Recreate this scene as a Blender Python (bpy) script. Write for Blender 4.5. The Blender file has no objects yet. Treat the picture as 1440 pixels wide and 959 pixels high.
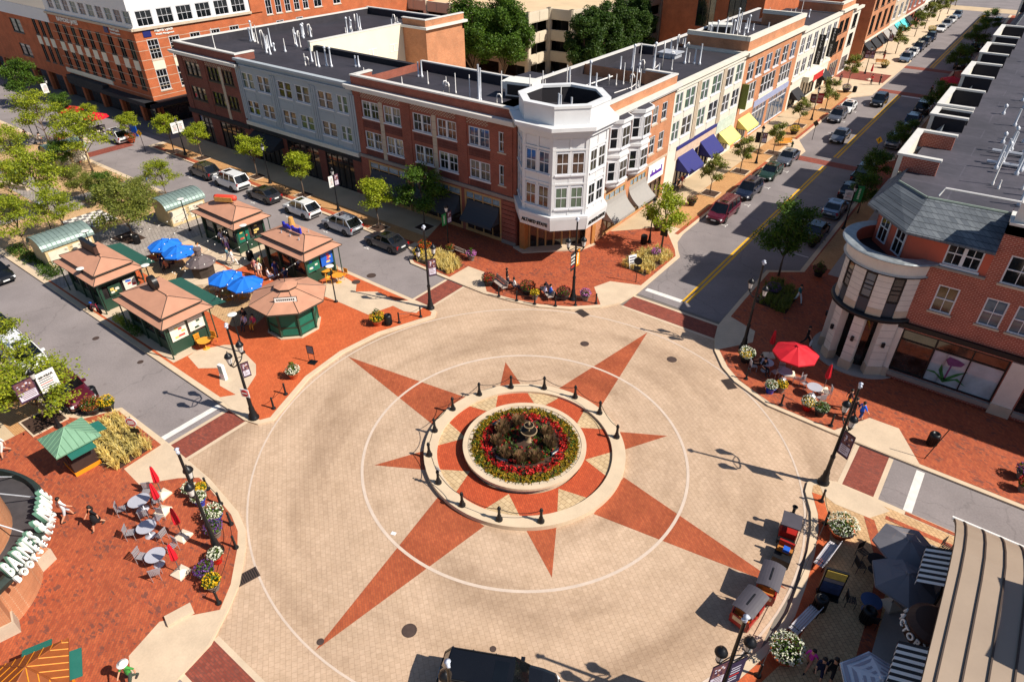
import bpy,bmesh,math,random
from math import sin,cos,pi,radians,sqrt,atan2
from mathutils import Matrix,Vector
random.seed(11)
sc=bpy.context.scene
COL=sc.collection
# ---------------------------------------------------------------- camera
# world frame: metres, origin at the fountain, X and Y run along the two streets
cam_d=bpy.data.cameras.new("Camera");cam=bpy.data.objects.new("Camera",cam_d);COL.objects.link(cam)
sc.camera=cam
TH=radians(-37.2946)
PITCH,ROLL=radians(34.9627),radians(-0.2063)
def to_world(v):
    return Vector((v[0]*cos(TH)+v[1]*sin(TH),-v[0]*sin(TH)+v[1]*cos(TH),v[2]))
_f=Vector((0,cos(PITCH),-sin(PITCH)));_r=Vector((1,0,0));_u=Vector((0,sin(PITCH),cos(PITCH)))
_r,_u=_r*cos(ROLL)+_u*sin(ROLL),_u*cos(ROLL)-_r*sin(ROLL)
_f,_r,_u=to_world(_f),to_world(_r),to_world(_u)
cam.matrix_world=Matrix(((_r.x,_u.x,-_f.x,17.36),(_r.y,_u.y,-_f.y,-24.03),(_r.z,_u.z,-_f.z,29.0),(0,0,0,1)))
cam_d.sensor_width=36;cam_d.lens=36*925.55/1440
cam_d.clip_start=0.5;cam_d.clip_end=2000
# ---------------------------------------------------------------- light
SUN_AZ,SUN_EL=15.7,44.2
world=bpy.data.worlds.new("World");sc.world=world;world.use_nodes=True
wn=world.node_tree;bgn=wn.nodes['Background']
sky=wn.nodes.new('ShaderNodeTexSky');sky.sky_type='NISHITA';sky.sun_disc=False
sky.sun_elevation=radians(SUN_EL);sky.sun_rotation=radians(90-SUN_AZ)
sky.air_density=1.0;sky.dust_density=0.6;sky.ozone_density=2.6
wn.links.new(sky.outputs[0],bgn.inputs[0]);bgn.inputs[1].default_value=0.066
sd=bpy.data.lights.new("Sun",'SUN');sun=bpy.data.objects.new("Sun",sd);COL.objects.link(sun)
sd.energy=4.8;sd.angle=radians(0.5);sd.color=(1.0,0.93,0.82)
sdir=Vector((cos(radians(SUN_AZ))*cos(radians(SUN_EL)),sin(radians(SUN_AZ))*cos(radians(SUN_EL)),sin(radians(SUN_EL))))
sun.rotation_euler=sdir.to_track_quat('Z','Y').to_euler();sun.location=(0,0,60)
sc.view_settings.view_transform='Standard';sc.view_settings.look='None'
sc.view_settings.exposure=0.5;sc.view_settings.gamma=1.0
sc.view_settings.use_curve_mapping=False
try:
    sc.cycles.max_bounces=6;sc.cycles.diffuse_bounces=2;sc.cycles.glossy_bounces=2
    sc.cycles.transparent_max_bounces=8;sc.cycles.use_denoising=True;sc.cycles.use_adaptive_sampling=True
except Exception:pass

# ---------------------------------------------------------------- mesh helpers
def lin(v):
    v/=255.0
    return v/12.92 if v<=0.04045 else((v+0.055)/1.055)**2.4
def rgb(r,g,b):return(lin(r),lin(g),lin(b),1.0)

class MB:
    """collects faces of ONE mesh"""
    def __init__(s,M=None):s.v=[];s.f=[];s.m=[];s.M=M
    def add(s,vs,fs,m=0):
        o=len(s.v)
        if s.M is not None:vs=[tuple(s.M@Vector(p)) for p in vs]
        s.v+=[tuple(p) for p in vs];s.f+=[[i+o for i in f] for f in fs];s.m+=[m]*len(fs)
        return s
    def box(s,x0,y0,z0,x1,y1,z1,m=0):
        return s.add([(x0,y0,z0),(x1,y0,z0),(x1,y1,z0),(x0,y1,z0),(x0,y0,z1),(x1,y0,z1),(x1,y1,z1),(x0,y1,z1)],
              [(0,3,2,1),(4,5,6,7),(0,1,5,4),(1,2,6,5),(2,3,7,6),(3,0,4,7)],m)
    def quad(s,a,b,c,d,m=0):return s.add([a,b,c,d],[(0,1,2,3)],m)
    def poly(s,pts,m=0):return s.add(pts,[tuple(range(len(pts)))],m)
    def prism(s,p2,z0,z1,m=0,mt=None,bottom=True):
        if area(p2)<0:p2=p2[::-1]
        n=len(p2)
        s.add([(x,y,z0) for x,y in p2]+[(x,y,z1) for x,y in p2],[(i,(i+1)%n,n+(i+1)%n,n+i) for i in range(n)],m)
        s.add([(x,y,z1) for x,y in p2],[tuple(range(n))],m if mt is None else mt)
        if bottom:s.add([(x,y,z0) for x,y in p2],[tuple(range(n))[::-1]],m)
        return s
    def lathe(s,prof,n=12,m=0,c=(0,0,0),a0=0.0,ms=None):
        vs=[];fs=[];k=len(prof)
        for r,z in prof:
            for i in range(n):a=a0+2*pi*i/n;vs.append((c[0]+r*cos(a),c[1]+r*sin(a),c[2]+z))
        s0=len(s.f)
        for j in range(k-1):
            for i in range(n):fs.append((j*n+i,j*n+(i+1)%n,(j+1)*n+(i+1)%n,(j+1)*n+i))
        s.add(vs,fs,m)
        if ms:
            for j in range(k-1):
                for i in range(n):s.m[s0+j*n+i]=ms[j]
        if prof[-1][0]>1e-4:s.add([vs[(k-1)*n+i] for i in range(n)],[tuple(range(n))],ms[-1] if ms else m)
        if prof[0][0]>1e-4:s.add([vs[i] for i in range(n)],[tuple(range(n))[::-1]],ms[0] if ms else m)
        return s
    def tube(s,pts,r,n=8,m=0,r2=None):
        pts=[Vector(p) for p in pts];k=len(pts);rings=[]
        for i,p in enumerate(pts):
            d=(pts[min(i+1,k-1)]-pts[max(i-1,0)]).normalized()
            a=d.cross(Vector((0,0,1)))
            if a.length<1e-3:a=d.cross(Vector((1,0,0)))
            a.normalize();b=d.cross(a)
            rr=r if r2 is None else r+(r2-r)*i/(k-1)
            rings.append([tuple(p+a*rr*cos(2*pi*j/n)+b*rr*sin(2*pi*j/n)) for j in range(n)])
        vs=[q for g in rings for q in g]
        fs=[(i*n+j,(i+1)*n+j,(i+1)*n+(j+1)%n,i*n+(j+1)%n) for i in range(k-1) for j in range(n)]
        fs+=[tuple(range(n)),tuple((k-1)*n+j for j in range(n))[::-1]]
        return s.add(vs,fs,m)
    def ball(s,c,r,m=0,n=10,k=6,sz=1.0):
        vs=[(c[0],c[1],c[2]-r*sz)];fs=[]
        for j in range(1,k):
            t=-pi/2+pi*j/k
            for i in range(n):vs.append((c[0]+r*cos(t)*cos(2*pi*i/n),c[1]+r*cos(t)*sin(2*pi*i/n),c[2]+r*sz*sin(t)))
        vs.append((c[0],c[1],c[2]+r*sz))
        for i in range(n):fs.append((0,1+(i+1)%n,1+i))
        for j in range(k-2):
            for i in range(n):fs.append((1+j*n+i,1+j*n+(i+1)%n,1+(j+1)*n+(i+1)%n,1+(j+1)*n+i))
        t=len(vs)-1
        for i in range(n):fs.append((t,1+(k-2)*n+i,1+(k-2)*n+(i+1)%n))
        return s.add(vs,fs,m)
    def mesh(s,name,mats,smooth=False):
        me=bpy.data.meshes.new(name);me.from_pydata(s.v,[],s.f)
        for q in(mats if isinstance(mats,(list,tuple)) else[mats]):me.materials.append(q)
        me.polygons.foreach_set('material_index',s.m)
        if smooth:me.polygons.foreach_set('use_smooth',[True]*len(s.f))
        me.update();return me
    def build(s,name,mats,parent=None,loc=None,rz=0.0,smooth=False):
        return put(name,s.mesh(name,mats,smooth),parent,loc,rz)

def area(p):return sum(p[i][0]*p[(i+1)%len(p)][1]-p[(i+1)%len(p)][0]*p[i][1] for i in range(len(p)))/2
def put(name,me,parent=None,loc=None,rz=0.0):
    """link a mesh; loc is in world metres (children of unrotated things), or local when the parent is rotated"""
    o=bpy.data.objects.new(name,me);COL.objects.link(o)
    if parent is not None:o.parent=parent
    if loc is not None:o.location=loc
    if rz:o.rotation_euler[2]=rz
    return o
def tag(o,label=None,cat=None,group=None,kind=None):
    if label:o['label']=label
    if cat:o['category']=cat
    if group:o['group']=group
    if kind:o['kind']=kind
    return o
def thing(name,label,cat,loc=(0,0,0),rz=0.0,group=None):
    o=bpy.data.objects.new(name,None);COL.objects.link(o);o.empty_display_size=.3
    o.location=(loc[0],loc[1],loc[2] if len(loc)>2 else 0.0);o.rotation_euler[2]=rz
    return tag(o,label,cat,group)
def copy_thing(src,loc,rz,label,group=None):
    def rec(o,par):
        c=o.copy();COL.objects.link(c)
        if par is not None:c.parent=par
        for ch in list(o.children):rec(ch,c)
        return c
    r=rec(src,None);r.location=(loc[0],loc[1],loc[2] if len(loc)>2 else 0.0);r.rotation_euler[2]=rz
    r['label']=label
    if group:r['group']=group
    return r
def structure(name,mb,mats):return tag(mb.build(name,mats),kind='structure')
def arc(cx,cy,r,a0,a1,n):return[(cx+r*cos(radians(a0+(a1-a0)*i/n)),cy+r*sin(radians(a0+(a1-a0)*i/n))) for i in range(n+1)]
def inset(p,d):
    if area(p)<0:p=p[::-1]
    n=len(p);out=[]
    for i in range(n):
        a,b,c=Vector(p[i-1]),Vector(p[i]),Vector(p[(i+1)%n])
        e1=(b-a).normalized();e2=(c-b).normalized()
        n1=Vector((-e1.y,e1.x));n2=Vector((-e2.y,e2.x));k=n1+n2
        k=k/max(0.3,k.length_squared)*2 if k.length>1e-6 else n1
        out.append((b.x+k.x*d,b.y+k.y*d))
    return out

# ---------------------------------------------------------------- materials
_mats={}
def _new(name):
    m=bpy.data.materials.new(name);m.use_nodes=True
    nt=m.node_tree;b=nt.nodes['Principled BSDF'];return m,nt,b
def _noise(nt,scale,detail=4,co='Object',vec=None,rough=.55):
    n=nt.nodes.new('ShaderNodeTexNoise');n.inputs['Scale'].default_value=scale;n.inputs['Detail'].default_value=detail
    n.inputs['Roughness'].default_value=rough
    if vec is None:vec=nt.nodes.new('ShaderNodeTexCoord').outputs[co]
    nt.links.new(vec,n.inputs['Vector']);return n
def _ramp(nt,src,stops):
    r=nt.nodes.new('ShaderNodeValToRGB');e=r.color_ramp.elements
    while len(e)<len(stops):e.new(0.5)
    for i,(p,c) in enumerate(stops):e[i].position=p;e[i].color=c
    nt.links.new(src,r.inputs[0]);return r
def _mix(nt,fac,a,b,mode='MIX'):
    x=nt.nodes.new('ShaderNodeMix');x.data_type='RGBA';x.blend_type=mode
    for s,v in((0,fac),(6,a),(7,b)):
        if hasattr(v,'is_linked'):nt.links.new(v,x.inputs[s])
        else:x.inputs[s].default_value=v
    return x.outputs[2]
def _scaled(c,k):return(min(1,c[0]*k),min(1,c[1]*k),min(1,c[2]*k),1)
def mat(name,c,rough=.7,metal=0.0,var=.18,scale=2.5,spec=.4,coat=0.0,emit=0.0,fine=0.0):
    """painted / cast / woven surface: base colour with two octaves of wear"""
    if name in _mats:return _mats[name]
    m,nt,b=_new(name)
    if var:
        n=_noise(nt,scale,5)
        r=_ramp(nt,n.outputs['Fac'],[(.28,_scaled(c,1-var)),(.72,_scaled(c,1+var*.6))])
        out=r.outputs[0]
        if fine:
            n2=_noise(nt,scale*14,3);r2=_ramp(nt,n2.outputs['Fac'],[(.3,(1-fine,)*3+(1,)),(.7,(1,1,1,1))])
            out=_mix(nt,1.0,out,r2.outputs[0],'MULTIPLY')
        nt.links.new(out,b.inputs['Base Color'])
        rr=_ramp(nt,n.outputs['Fac'],[(.3,(max(0,rough-.08),)*3+(1,)),(.7,(min(1,rough+.08),)*3+(1,))])
        nt.links.new(rr.outputs[0],b.inputs['Roughness'])
    else:
        b.inputs['Base Color'].default_value=c;b.inputs['Roughness'].default_value=rough
    b.inputs['Metallic'].default_value=metal;b.inputs['Specular IOR Level'].default_value=spec
    if coat:b.inputs['Coat Weight'].default_value=coat;b.inputs['Coat Roughness'].default_value=.05
    if emit:b.inputs['Emission Color'].default_value=c;b.inputs['Emission Strength'].default_value=emit
    _mats[name]=m;return m
def brickwall(name,c1,c2,mortar,bw=.24,bh=.08,size=.012,bump=.0):
    """running-bond brick on any wall that stands along X or Y"""
    if name in _mats:return _mats[name]
    m,nt,b=_new(name)
    tc=nt.nodes.new('ShaderNodeTexCoord');sp=nt.nodes.new('ShaderNodeSeparateXYZ');nt.links.new(tc.outputs['Object'],sp.inputs[0])
    ad=nt.nodes.new('ShaderNodeMath');ad.operation='ADD';nt.links.new(sp.outputs[0],ad.inputs[0]);nt.links.new(sp.outputs[1],ad.inputs[1])
    cb=nt.nodes.new('ShaderNodeCombineXYZ');nt.links.new(ad.outputs[0],cb.inputs[0]);nt.links.new(sp.outputs[2],cb.inputs[1])
    br=nt.nodes.new('ShaderNodeTexBrick');nt.links.new(cb.outputs[0],br.inputs['Vector'])
    br.inputs['Color1'].default_value=c1;br.inputs['Color2'].default_value=c2;br.inputs['Mortar'].default_value=mortar
    br.inputs['Scale'].default_value=1;br.inputs['Brick Width'].default_value=bw;br.inputs['Row Height'].default_value=bh
    br.inputs['Mortar Size'].default_value=size;br.inputs['Bias'].default_value=-.1
    n=_noise(nt,.7,5);r=_ramp(nt,n.outputs['Fac'],[(.3,(.78,.78,.78,1)),(.7,(1.12,1.1,1.08,1))])
    nt.links.new(_mix(nt,1.0,br.outputs[0],r.outputs[0],'MULTIPLY'),b.inputs['Base Color'])
    b.inputs['Roughness'].default_value=.85;b.inputs['Specular IOR Level'].default_value=.25
    _mats[name]=m;return m
def pavers(name,c1,c2,mortar,bw,bh,size,rot=0.0,blotch=.25,bscale=.35,dark=None,darkamt=.0,swirl=False,offset=.5):
    """brick or concrete pavers laid on the ground (world XY)"""
    if name in _mats:return _mats[name]
    m,nt,b=_new(name)
    tc=nt.nodes.new('ShaderNodeTexCoord');mp=nt.nodes.new('ShaderNodeMapping');mp.inputs['Rotation'].default_value=(0,0,rot)
    nt.links.new(tc.outputs['Object'],mp.inputs[0])
    br=nt.nodes.new('ShaderNodeTexBrick');nt.links.new(mp.outputs[0],br.inputs['Vector'])
    br.inputs['Color1'].default_value=c1;br.inputs['Color2'].default_value=c2;br.inputs['Mortar'].default_value=mortar
    br.inputs['Scale'].default_value=1;br.inputs['Brick Width'].default_value=bw;br.inputs['Row Height'].default_value=bh
    br.inputs['Mortar Size'].default_value=size;br.inputs['Mortar Smooth'].default_value=.3;br.offset=offset
    n=_noise(nt,bscale,6,rough=.65);r=_ramp(nt,n.outputs['Fac'],[(.3,(1-blotch,)*3+(1,)),(.7,(1+blotch*.5,)*3+(1,))])
    out=_mix(nt,1.0,br.outputs[0],r.outputs[0],'MULTIPLY')
    n3=_noise(nt,5.0,4);r3=_ramp(nt,n3.outputs['Fac'],[(.35,(.93,.93,.93,1)),(.65,(1.05,1.05,1.05,1))])
    out=_mix(nt,1.0,out,r3.outputs[0],'MULTIPLY')
    if dark is not None:
        mp2=nt.nodes.new('ShaderNodeMapping');mp2.inputs['Rotation'].default_value=(0,0,rot);mp2.inputs['Scale'].default_value=(1/bw/.95,1/bh/.95,1)
        nt.links.new(tc.outputs['Object'],mp2.inputs[0])
        vo=nt.nodes.new('ShaderNodeTexVoronoi');vo.feature='F1';vo.inputs['Scale'].default_value=1.0;nt.links.new(mp2.outputs[0],vo.inputs['Vector'])
        sx=nt.nodes.new('ShaderNodeSeparateColor');nt.links.new(vo.outputs['Color'],sx.inputs[0])
        n4=_noise(nt,.5,6,rough=.7);mu=nt.nodes.new('ShaderNodeMath');mu.operation='MULTIPLY'
        nt.links.new(sx.outputs[0],mu.inputs[0]);nt.links.new(n4.outputs['Fac'],mu.inputs[1])
        rr=_ramp(nt,mu.outputs[0],[(.40,(0,0,0,1)),(.50,(darkamt,)*3+(1,))])
        out=_mix(nt,rr.outputs[0],out,dark)
    if swirl:
        sp=nt.nodes.new('ShaderNodeSeparateXYZ');nt.links.new(tc.outputs['Object'],sp.inputs[0])
        ln=nt.nodes.new('ShaderNodeVectorMath');ln.operation='LENGTH';nt.links.new(tc.outputs['Object'],ln.inputs[0])
        at=nt.nodes.new('ShaderNodeMath');at.operation='ARCTAN2';nt.links.new(sp.outputs[1],at.inputs[0]);nt.links.new(sp.outputs[0],at.inputs[1])
        ma=nt.nodes.new('ShaderNodeMath');ma.operation='MULTIPLY';nt.links.new(at.outputs[0],ma.inputs[0]);ma.inputs[1].default_value=3.0
        cb=nt.nodes.new('ShaderNodeCombineXYZ');nt.links.new(ln.outputs['Value'],cb.inputs[0]);nt.links.new(ma.outputs[0],cb.inputs[1])
        n5=_noise(nt,.33,4,vec=cb.outputs[0],rough=.6);r5=_ramp(nt,n5.outputs['Fac'],[(.31,(.71,.68,.65,1)),(.5,(.96,.95,.94,1)),(.68,(1.07,1.07,1.07,1))])
        out=_mix(nt,1.0,out,r5.outputs[0],'MULTIPLY')
        n6=_noise(nt,2.6,2);r6=_ramp(nt,n6.outputs['Fac'],[(.72,(1,1,1,1)),(.78,(.72,.70,.68,1))]);out=_mix(nt,.7,out,r6.outputs[0],'MULTIPLY')
        n7=_noise(nt,.8,6,rough=.75);r7=_ramp(nt,n7.outputs['Fac'],[(.34,(.91,.90,.88,1)),(.52,(1,1,1,1)),(.7,(1.05,1.05,1.06,1))]);out=_mix(nt,1.0,out,r7.outputs[0],'MULTIPLY')
    nt.links.new(out,b.inputs['Base Color']);b.inputs['Roughness'].default_value=.8;b.inputs['Specular IOR Level'].default_value=.3
    _mats[name]=m;return m
def streetmat(name,c,patch,rough=.9):
    """asphalt: aggregate grain, laid patches, hairline cracks sealed darker"""
    m,nt,b=_new(name);tc=nt.nodes.new('ShaderNodeTexCoord').outputs['Object']
    n=_noise(nt,.3,5,vec=tc);r=_ramp(nt,n.outputs['Fac'],[(.3,_scaled(c,.84)),(.7,_scaled(c,1.1))])
    n2=_noise(nt,9,4,vec=tc);r2=_ramp(nt,n2.outputs['Fac'],[(.3,(.86,.86,.86,1)),(.7,(1.06,1.06,1.06,1))])
    out=_mix(nt,1.0,r.outputs[0],r2.outputs[0],'MULTIPLY')
    v=nt.nodes.new('ShaderNodeTexVoronoi');v.feature='DISTANCE_TO_EDGE';v.inputs['Scale'].default_value=.16
    n3=_noise(nt,.9,4,vec=tc);ad=nt.nodes.new('ShaderNodeVectorMath');ad.operation='MULTIPLY_ADD';ad.inputs[1].default_value=(1.4,1.4,0)
    nt.links.new(n3.outputs['Color'],ad.inputs[0]);nt.links.new(tc,ad.inputs[2]);nt.links.new(ad.outputs[0],v.inputs['Vector'])
    rc=_ramp(nt,v.outputs['Distance'],[(.0,(.62,.62,.62,1)),(.006,(1,1,1,1))]);out=_mix(nt,patch,out,rc.outputs[0],'MULTIPLY')
    n4=_noise(nt,1.3,2,vec=tc);r4=_ramp(nt,n4.outputs['Fac'],[(.66,(1,1,1,1)),(.74,(.8,.78,.78,1))]);out=_mix(nt,.8,out,r4.outputs[0],'MULTIPLY')
    nt.links.new(out,b.inputs['Base Color']);b.inputs['Roughness'].default_value=rough;b.inputs['Specular IOR Level'].default_value=.3
    _mats[name]=m;return m
def roofmat(name,c,w=2.6,bright=1.25):
    """roof membrane in welded strips, with ponding stains"""
    m,nt,b=_new(name);tc=nt.nodes.new('ShaderNodeTexCoord').outputs['Object']
    br=nt.nodes.new('ShaderNodeTexBrick');nt.links.new(tc,br.inputs['Vector']);br.inputs['Scale'].default_value=1;br.inputs['Brick Width'].default_value=9;br.inputs['Row Height'].default_value=w;br.inputs['Mortar Size'].default_value=.045
    br.inputs['Color1'].default_value=c;br.inputs['Color2'].default_value=_scaled(c,.88);br.inputs['Mortar'].default_value=_scaled(c,bright)
    n=_noise(nt,.28,5,vec=tc);r=_ramp(nt,n.outputs['Fac'],[(.34,(.75,.75,.76,1)),(.5,(1,1,1,1)),(.68,(1.3,1.26,1.24,1))])
    n2=_noise(nt,2.2,5,vec=tc);r2=_ramp(nt,n2.outputs['Fac'],[(.3,(.85,.85,.85,1)),(.7,(1.1,1.1,1.1,1))])
    out=_mix(nt,1.0,_mix(nt,1.0,br.outputs[0],r.outputs[0],'MULTIPLY'),r2.outputs[0],'MULTIPLY')
    nt.links.new(out,b.inputs['Base Color']);b.inputs['Roughness'].default_value=.75;_mats[name]=m;return m
def leafmat(name,a,b_,c,trans=.3):
    """leaves: every leaf card gets its own green"""
    if name in _mats:return _mats[name]
    m,nt,b=_new(name)
    g=nt.nodes.new('ShaderNodeNewGeometry');r=_ramp(nt,g.outputs['Random Per Island'],[(0.0,a),(.5,b_),(1.0,c)])
    n=_noise(nt,.9,3);r2=_ramp(nt,n.outputs['Fac'],[(.3,(.7,.75,.7,1)),(.7,(1.2,1.15,1.0,1))])
    out=_mix(nt,1.0,r.outputs[0],r2.outputs[0],'MULTIPLY')
    nt.links.new(out,b.inputs['Base Color']);b.inputs['Roughness'].default_value=.55;b.inputs['Specular IOR Level'].default_value=.3
    tr=nt.nodes.new('ShaderNodeBsdfTranslucent');nt.links.new(out,tr.inputs['Color'])
    mx=nt.nodes.new('ShaderNodeMixShader');mx.inputs[0].default_value=trans
    nt.links.new(b.outputs[0],mx.inputs[1]);nt.links.new(tr.outputs[0],mx.inputs[2])
    nt.links.new(mx.outputs[0],nt.nodes['Material Output'].inputs[0])
    _mats[name]=m;return m
def panemat(name,c,rough=.08,var=.5,scale=.6,spec=.6,blind=None,drop=.5):
    """window glass over a dim room, blind or curtain"""
    if name in _mats:return _mats[name]
    m,nt,b=_new(name)
    n=_noise(nt,scale,3);r=_ramp(nt,n.outputs['Fac'],[(.35,_scaled(c,1-var)),(.65,_scaled(c,1+var))])
    out=r.outputs[0]
    if blind is not None:
        sp=nt.nodes.new('ShaderNodeSeparateXYZ');nt.links.new(nt.nodes.new('ShaderNodeTexCoord').outputs['Generated'],sp.inputs[0])
        f=_ramp(nt,sp.outputs[2],[(drop-.01,(0,0,0,1)),(drop+.01,(1,1,1,1))]);out=_mix(nt,f.outputs[0],out,blind)
    nt.links.new(out,b.inputs['Base Color']);b.inputs['Roughness'].default_value=rough
    b.inputs['Specular IOR Level'].default_value=spec;b.inputs['Coat Weight'].default_value=.6;b.inputs['Coat Roughness'].default_value=.03
    _mats[name]=m;return m

# ---------------------------------------------------------------- materials of the setting
CONC=mat('concrete',rgb(206,184,158),.85,var=.12,scale=.8,fine=.10)
KERB=mat('kerb_concrete',rgb(208,186,158),.85,var=.10,scale=1.2,fine=.08)
CONC2=mat('walk_concrete',rgb(196,172,140),.85,var=.12,scale=.5,fine=.08)
GREYC=mat('grey_concrete',rgb(168,158,150),.85,var=.14,scale=.8,fine=.08)
ASPH=streetmat('asphalt',rgb(140,131,130),.55)
ASPHN=streetmat('asphalt_street',rgb(132,124,124),.7)
PLAZA=pavers('plaza_pavers',rgb(196,169,144),rgb(188,161,136),rgb(171,144,120),.27,.25,.012,radians(37.3),.10,.18,swirl=True)
APRON=pavers('tan_pavers',rgb(204,168,126),rgb(190,154,114),rgb(156,124,90),.26,.20,.015,radians(45),.15,.3)
TANP=pavers('orange_pavers',rgb(200,154,104),rgb(188,140,92),rgb(150,104,66),.22,.11,.010,0,.12,.5)
RED=pavers('red_bricks',rgb(184,94,58),rgb(158,74,48),rgb(136,78,58),.24,.12,.010,radians(45),.16,.4,rgb(96,64,58),.7)
REDC=pavers('crosswalk_bricks',rgb(150,76,60),rgb(128,62,50),rgb(110,68,58),.24,.12,.012,0,.18,.5,rgb(98,62,56),.5)
REDO=pavers('orange_red_bricks',rgb(202,100,56),rgb(188,88,48),rgb(160,84,54),.24,.12,.008,radians(45),.14,.5)
STARM=pavers('star_bricks',rgb(178,92,56),rgb(160,78,48),rgb(140,78,56),.24,.12,.010,radians(37.3),.16,.25,swirl=True)
STAR2=pavers('island_bricks',rgb(190,84,48),rgb(174,72,40),rgb(140,66,44),.24,.12,.010,radians(37.3),.12,.5)
STONEP=pavers('island_stone_pavers',rgb(204,178,140),rgb(192,165,126),rgb(160,134,102),.34,.30,.02,radians(10),.2,.8)
GREYP=pavers('grey_pavers',rgb(166,156,148),rgb(148,138,132),rgb(120,112,106),.5,.3,.02,radians(20),.16,.5)
LINEM=mat('pale_band',rgb(205,186,170),.85,var=.10,scale=1.5,fine=.1)
WHITEP=mat('road_white',rgb(224,220,214),.7,var=.12,scale=3,fine=.12)
YELP=mat('road_yellow',rgb(228,172,28),.7,var=.12,scale=2,fine=.1)
MULCH=mat('mulch',rgb(74,52,40),.95,var=.35,scale=5,fine=.4)
GROUNDM=mat('ground_mat',rgb(120,112,104),.95,var=.2,scale=.05)
IRON=mat('cast_iron',rgb(84,68,62),.7,.3,var=.2,scale=6)

def sheet(name,polys,z,m):
    mb=MB()
    for p in polys:
        if area(p)<0:p=p[::-1]
        mb.poly([(x,y,z) for x,y in p])
    return structure(name,mb,m)
def rect(x0,y0,x1,y1):return[(x0,y0),(x1,y0),(x1,y1),(x0,y1)]

sheet('ground',[rect(-700,-500,700,900)],-.03,GROUNDM)
sheet('boulevard_road',[rect(-260,-40,-17,19)],0,ASPH)
sheet('main_street',[rect(-40,21,90,420)],0,ASPHN)
sheet('east_road',[rect(18.2,4,160,19)],0,ASPH)
sheet('south_street',[rect(-14,-120,14,-20.6)],0,ASPH)
sheet('north_side_street',[rect(-90,19.2,-60,160)],0.0,ASPHN)
plz=[(-16,-12.9),(-12.9,-16.5),(-4,-19),(4,-19),(12.9,-16.5),(16.3,-8),(16.3,8.8),(16.3,13),(12.9,16.5),(5.2,18.5),(-4,18.6),(-12.9,16.5),(-16.1,12.8),(-16.1,8),(-17.4,0),(-16,-8)]
sheet('plaza_paving',[plz],0.004,PLAZA)

# compass star set into the paving: long points on the street axes, short ones between
def star_arm(ang,tip,half,base):
    a=radians(ang)
    def q(r,t):return(r*cos(a)-t*sin(a),r*sin(a)+t*cos(a))
    return[q(base,-half),q(tip,0),q(base,half)]
R_IN,R_OUT=5.4,6.2
arms=[]
for k in range(4):
    arms.append(star_arm(90*k,16.28,1.72,R_OUT-.15));arms.append(star_arm(45+90*k,9.2,.85,R_OUT-.15))
sheet('compass_star',arms,0.009,STARM)
def ringsheet(name,r0,r1,z,m,n=128):
    mb=MB();a=[(2*pi*i/n) for i in range(n)]
    for i in range(n):
        t,u=a[i],a[(i+1)%n] if i<n-1 else 2*pi
        mb.quad((r0*cos(t),r0*sin(t),z),(r1*cos(t),r1*sin(t),z),(r1*cos(u),r1*sin(u),z),(r0*cos(u),r0*sin(u),z))
    return structure(name,mb,m)
ringsheet('pale_ring_band',9.84,10.01,0.014,LINEM)
ringsheet('outer_ring_band',16.32,16.43,0.013,LINEM)
ringsheet('island_ring_kerb',R_IN,R_OUT,0.30,KERB)
mb=MB();mb.lathe([(R_OUT,0),(R_OUT,.298)],128);mb.lathe([(R_IN,.298),(R_IN,.1)],128)
mb.f=mb.f[:128]+mb.f[130:130+128];mb.m=[0]*len(mb.f)
structure('island_ring_kerb_face',mb,KERB)
# paving between ring and fountain wall: brick wedges and pale stone diamonds
mb=MB();n=128
for i in range(n):
    t,u=2*pi*i/n,2*pi*(i+1)/n
    mb.quad((3.7*cos(t),3.7*sin(t),.14),(5.42*cos(t),5.42*sin(t),.14),(5.42*cos(u),5.42*sin(u),.14),(3.7*cos(u),3.7*sin(u),.14))
structure('island_paving',mb,STAR2)
wd=[]
for k in range(8):
    c=22.5+45*k
    a=radians(c);w=radians(11.5 if k%2 else 11.5)
    wd.append([(3.8*cos(a),3.8*sin(a)),(5.41*cos(a-w),5.41*sin(a-w)),(5.41*cos(a),5.41*sin(a)),(5.41*cos(a+w),5.41*sin(a+w))])
sheet('island_stone_wedges',wd,0.145,STONEP)

# crosswalks: brick panels between pale concrete bands
def crosswalk(name,x0,y0,x1,y1,along):
    sheet(name,[rect(x0,y0,x1,y1)],0.010,REDC)
    b=.26;e=[]
    if along=='y':e=[rect(x0-b,y0,x0,y1),rect(x1,y0,x1+b,y1)]
    else:e=[rect(x0,y0-b,x1,y0),rect(x0,y1,x1,y1+b)]
    sheet(name+'_edges',e,0.011,CONC)
crosswalk('west_crosswalk_north_side',-18.0,8.6,-16.2,13.0,'y')
crosswalk('west_crosswalk_south_side',-18.0,-13.1,-16.2,-8.8,'y')
crosswalk('north_crosswalk',-3.5,18.6,4.6,20.4,'x')
crosswalk('south_crosswalk',-4.2,-20.5,4.6,-18.8,'x')
crosswalk('east_crosswalk',16.5,8.8,18.2,12.9,'y')
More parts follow.
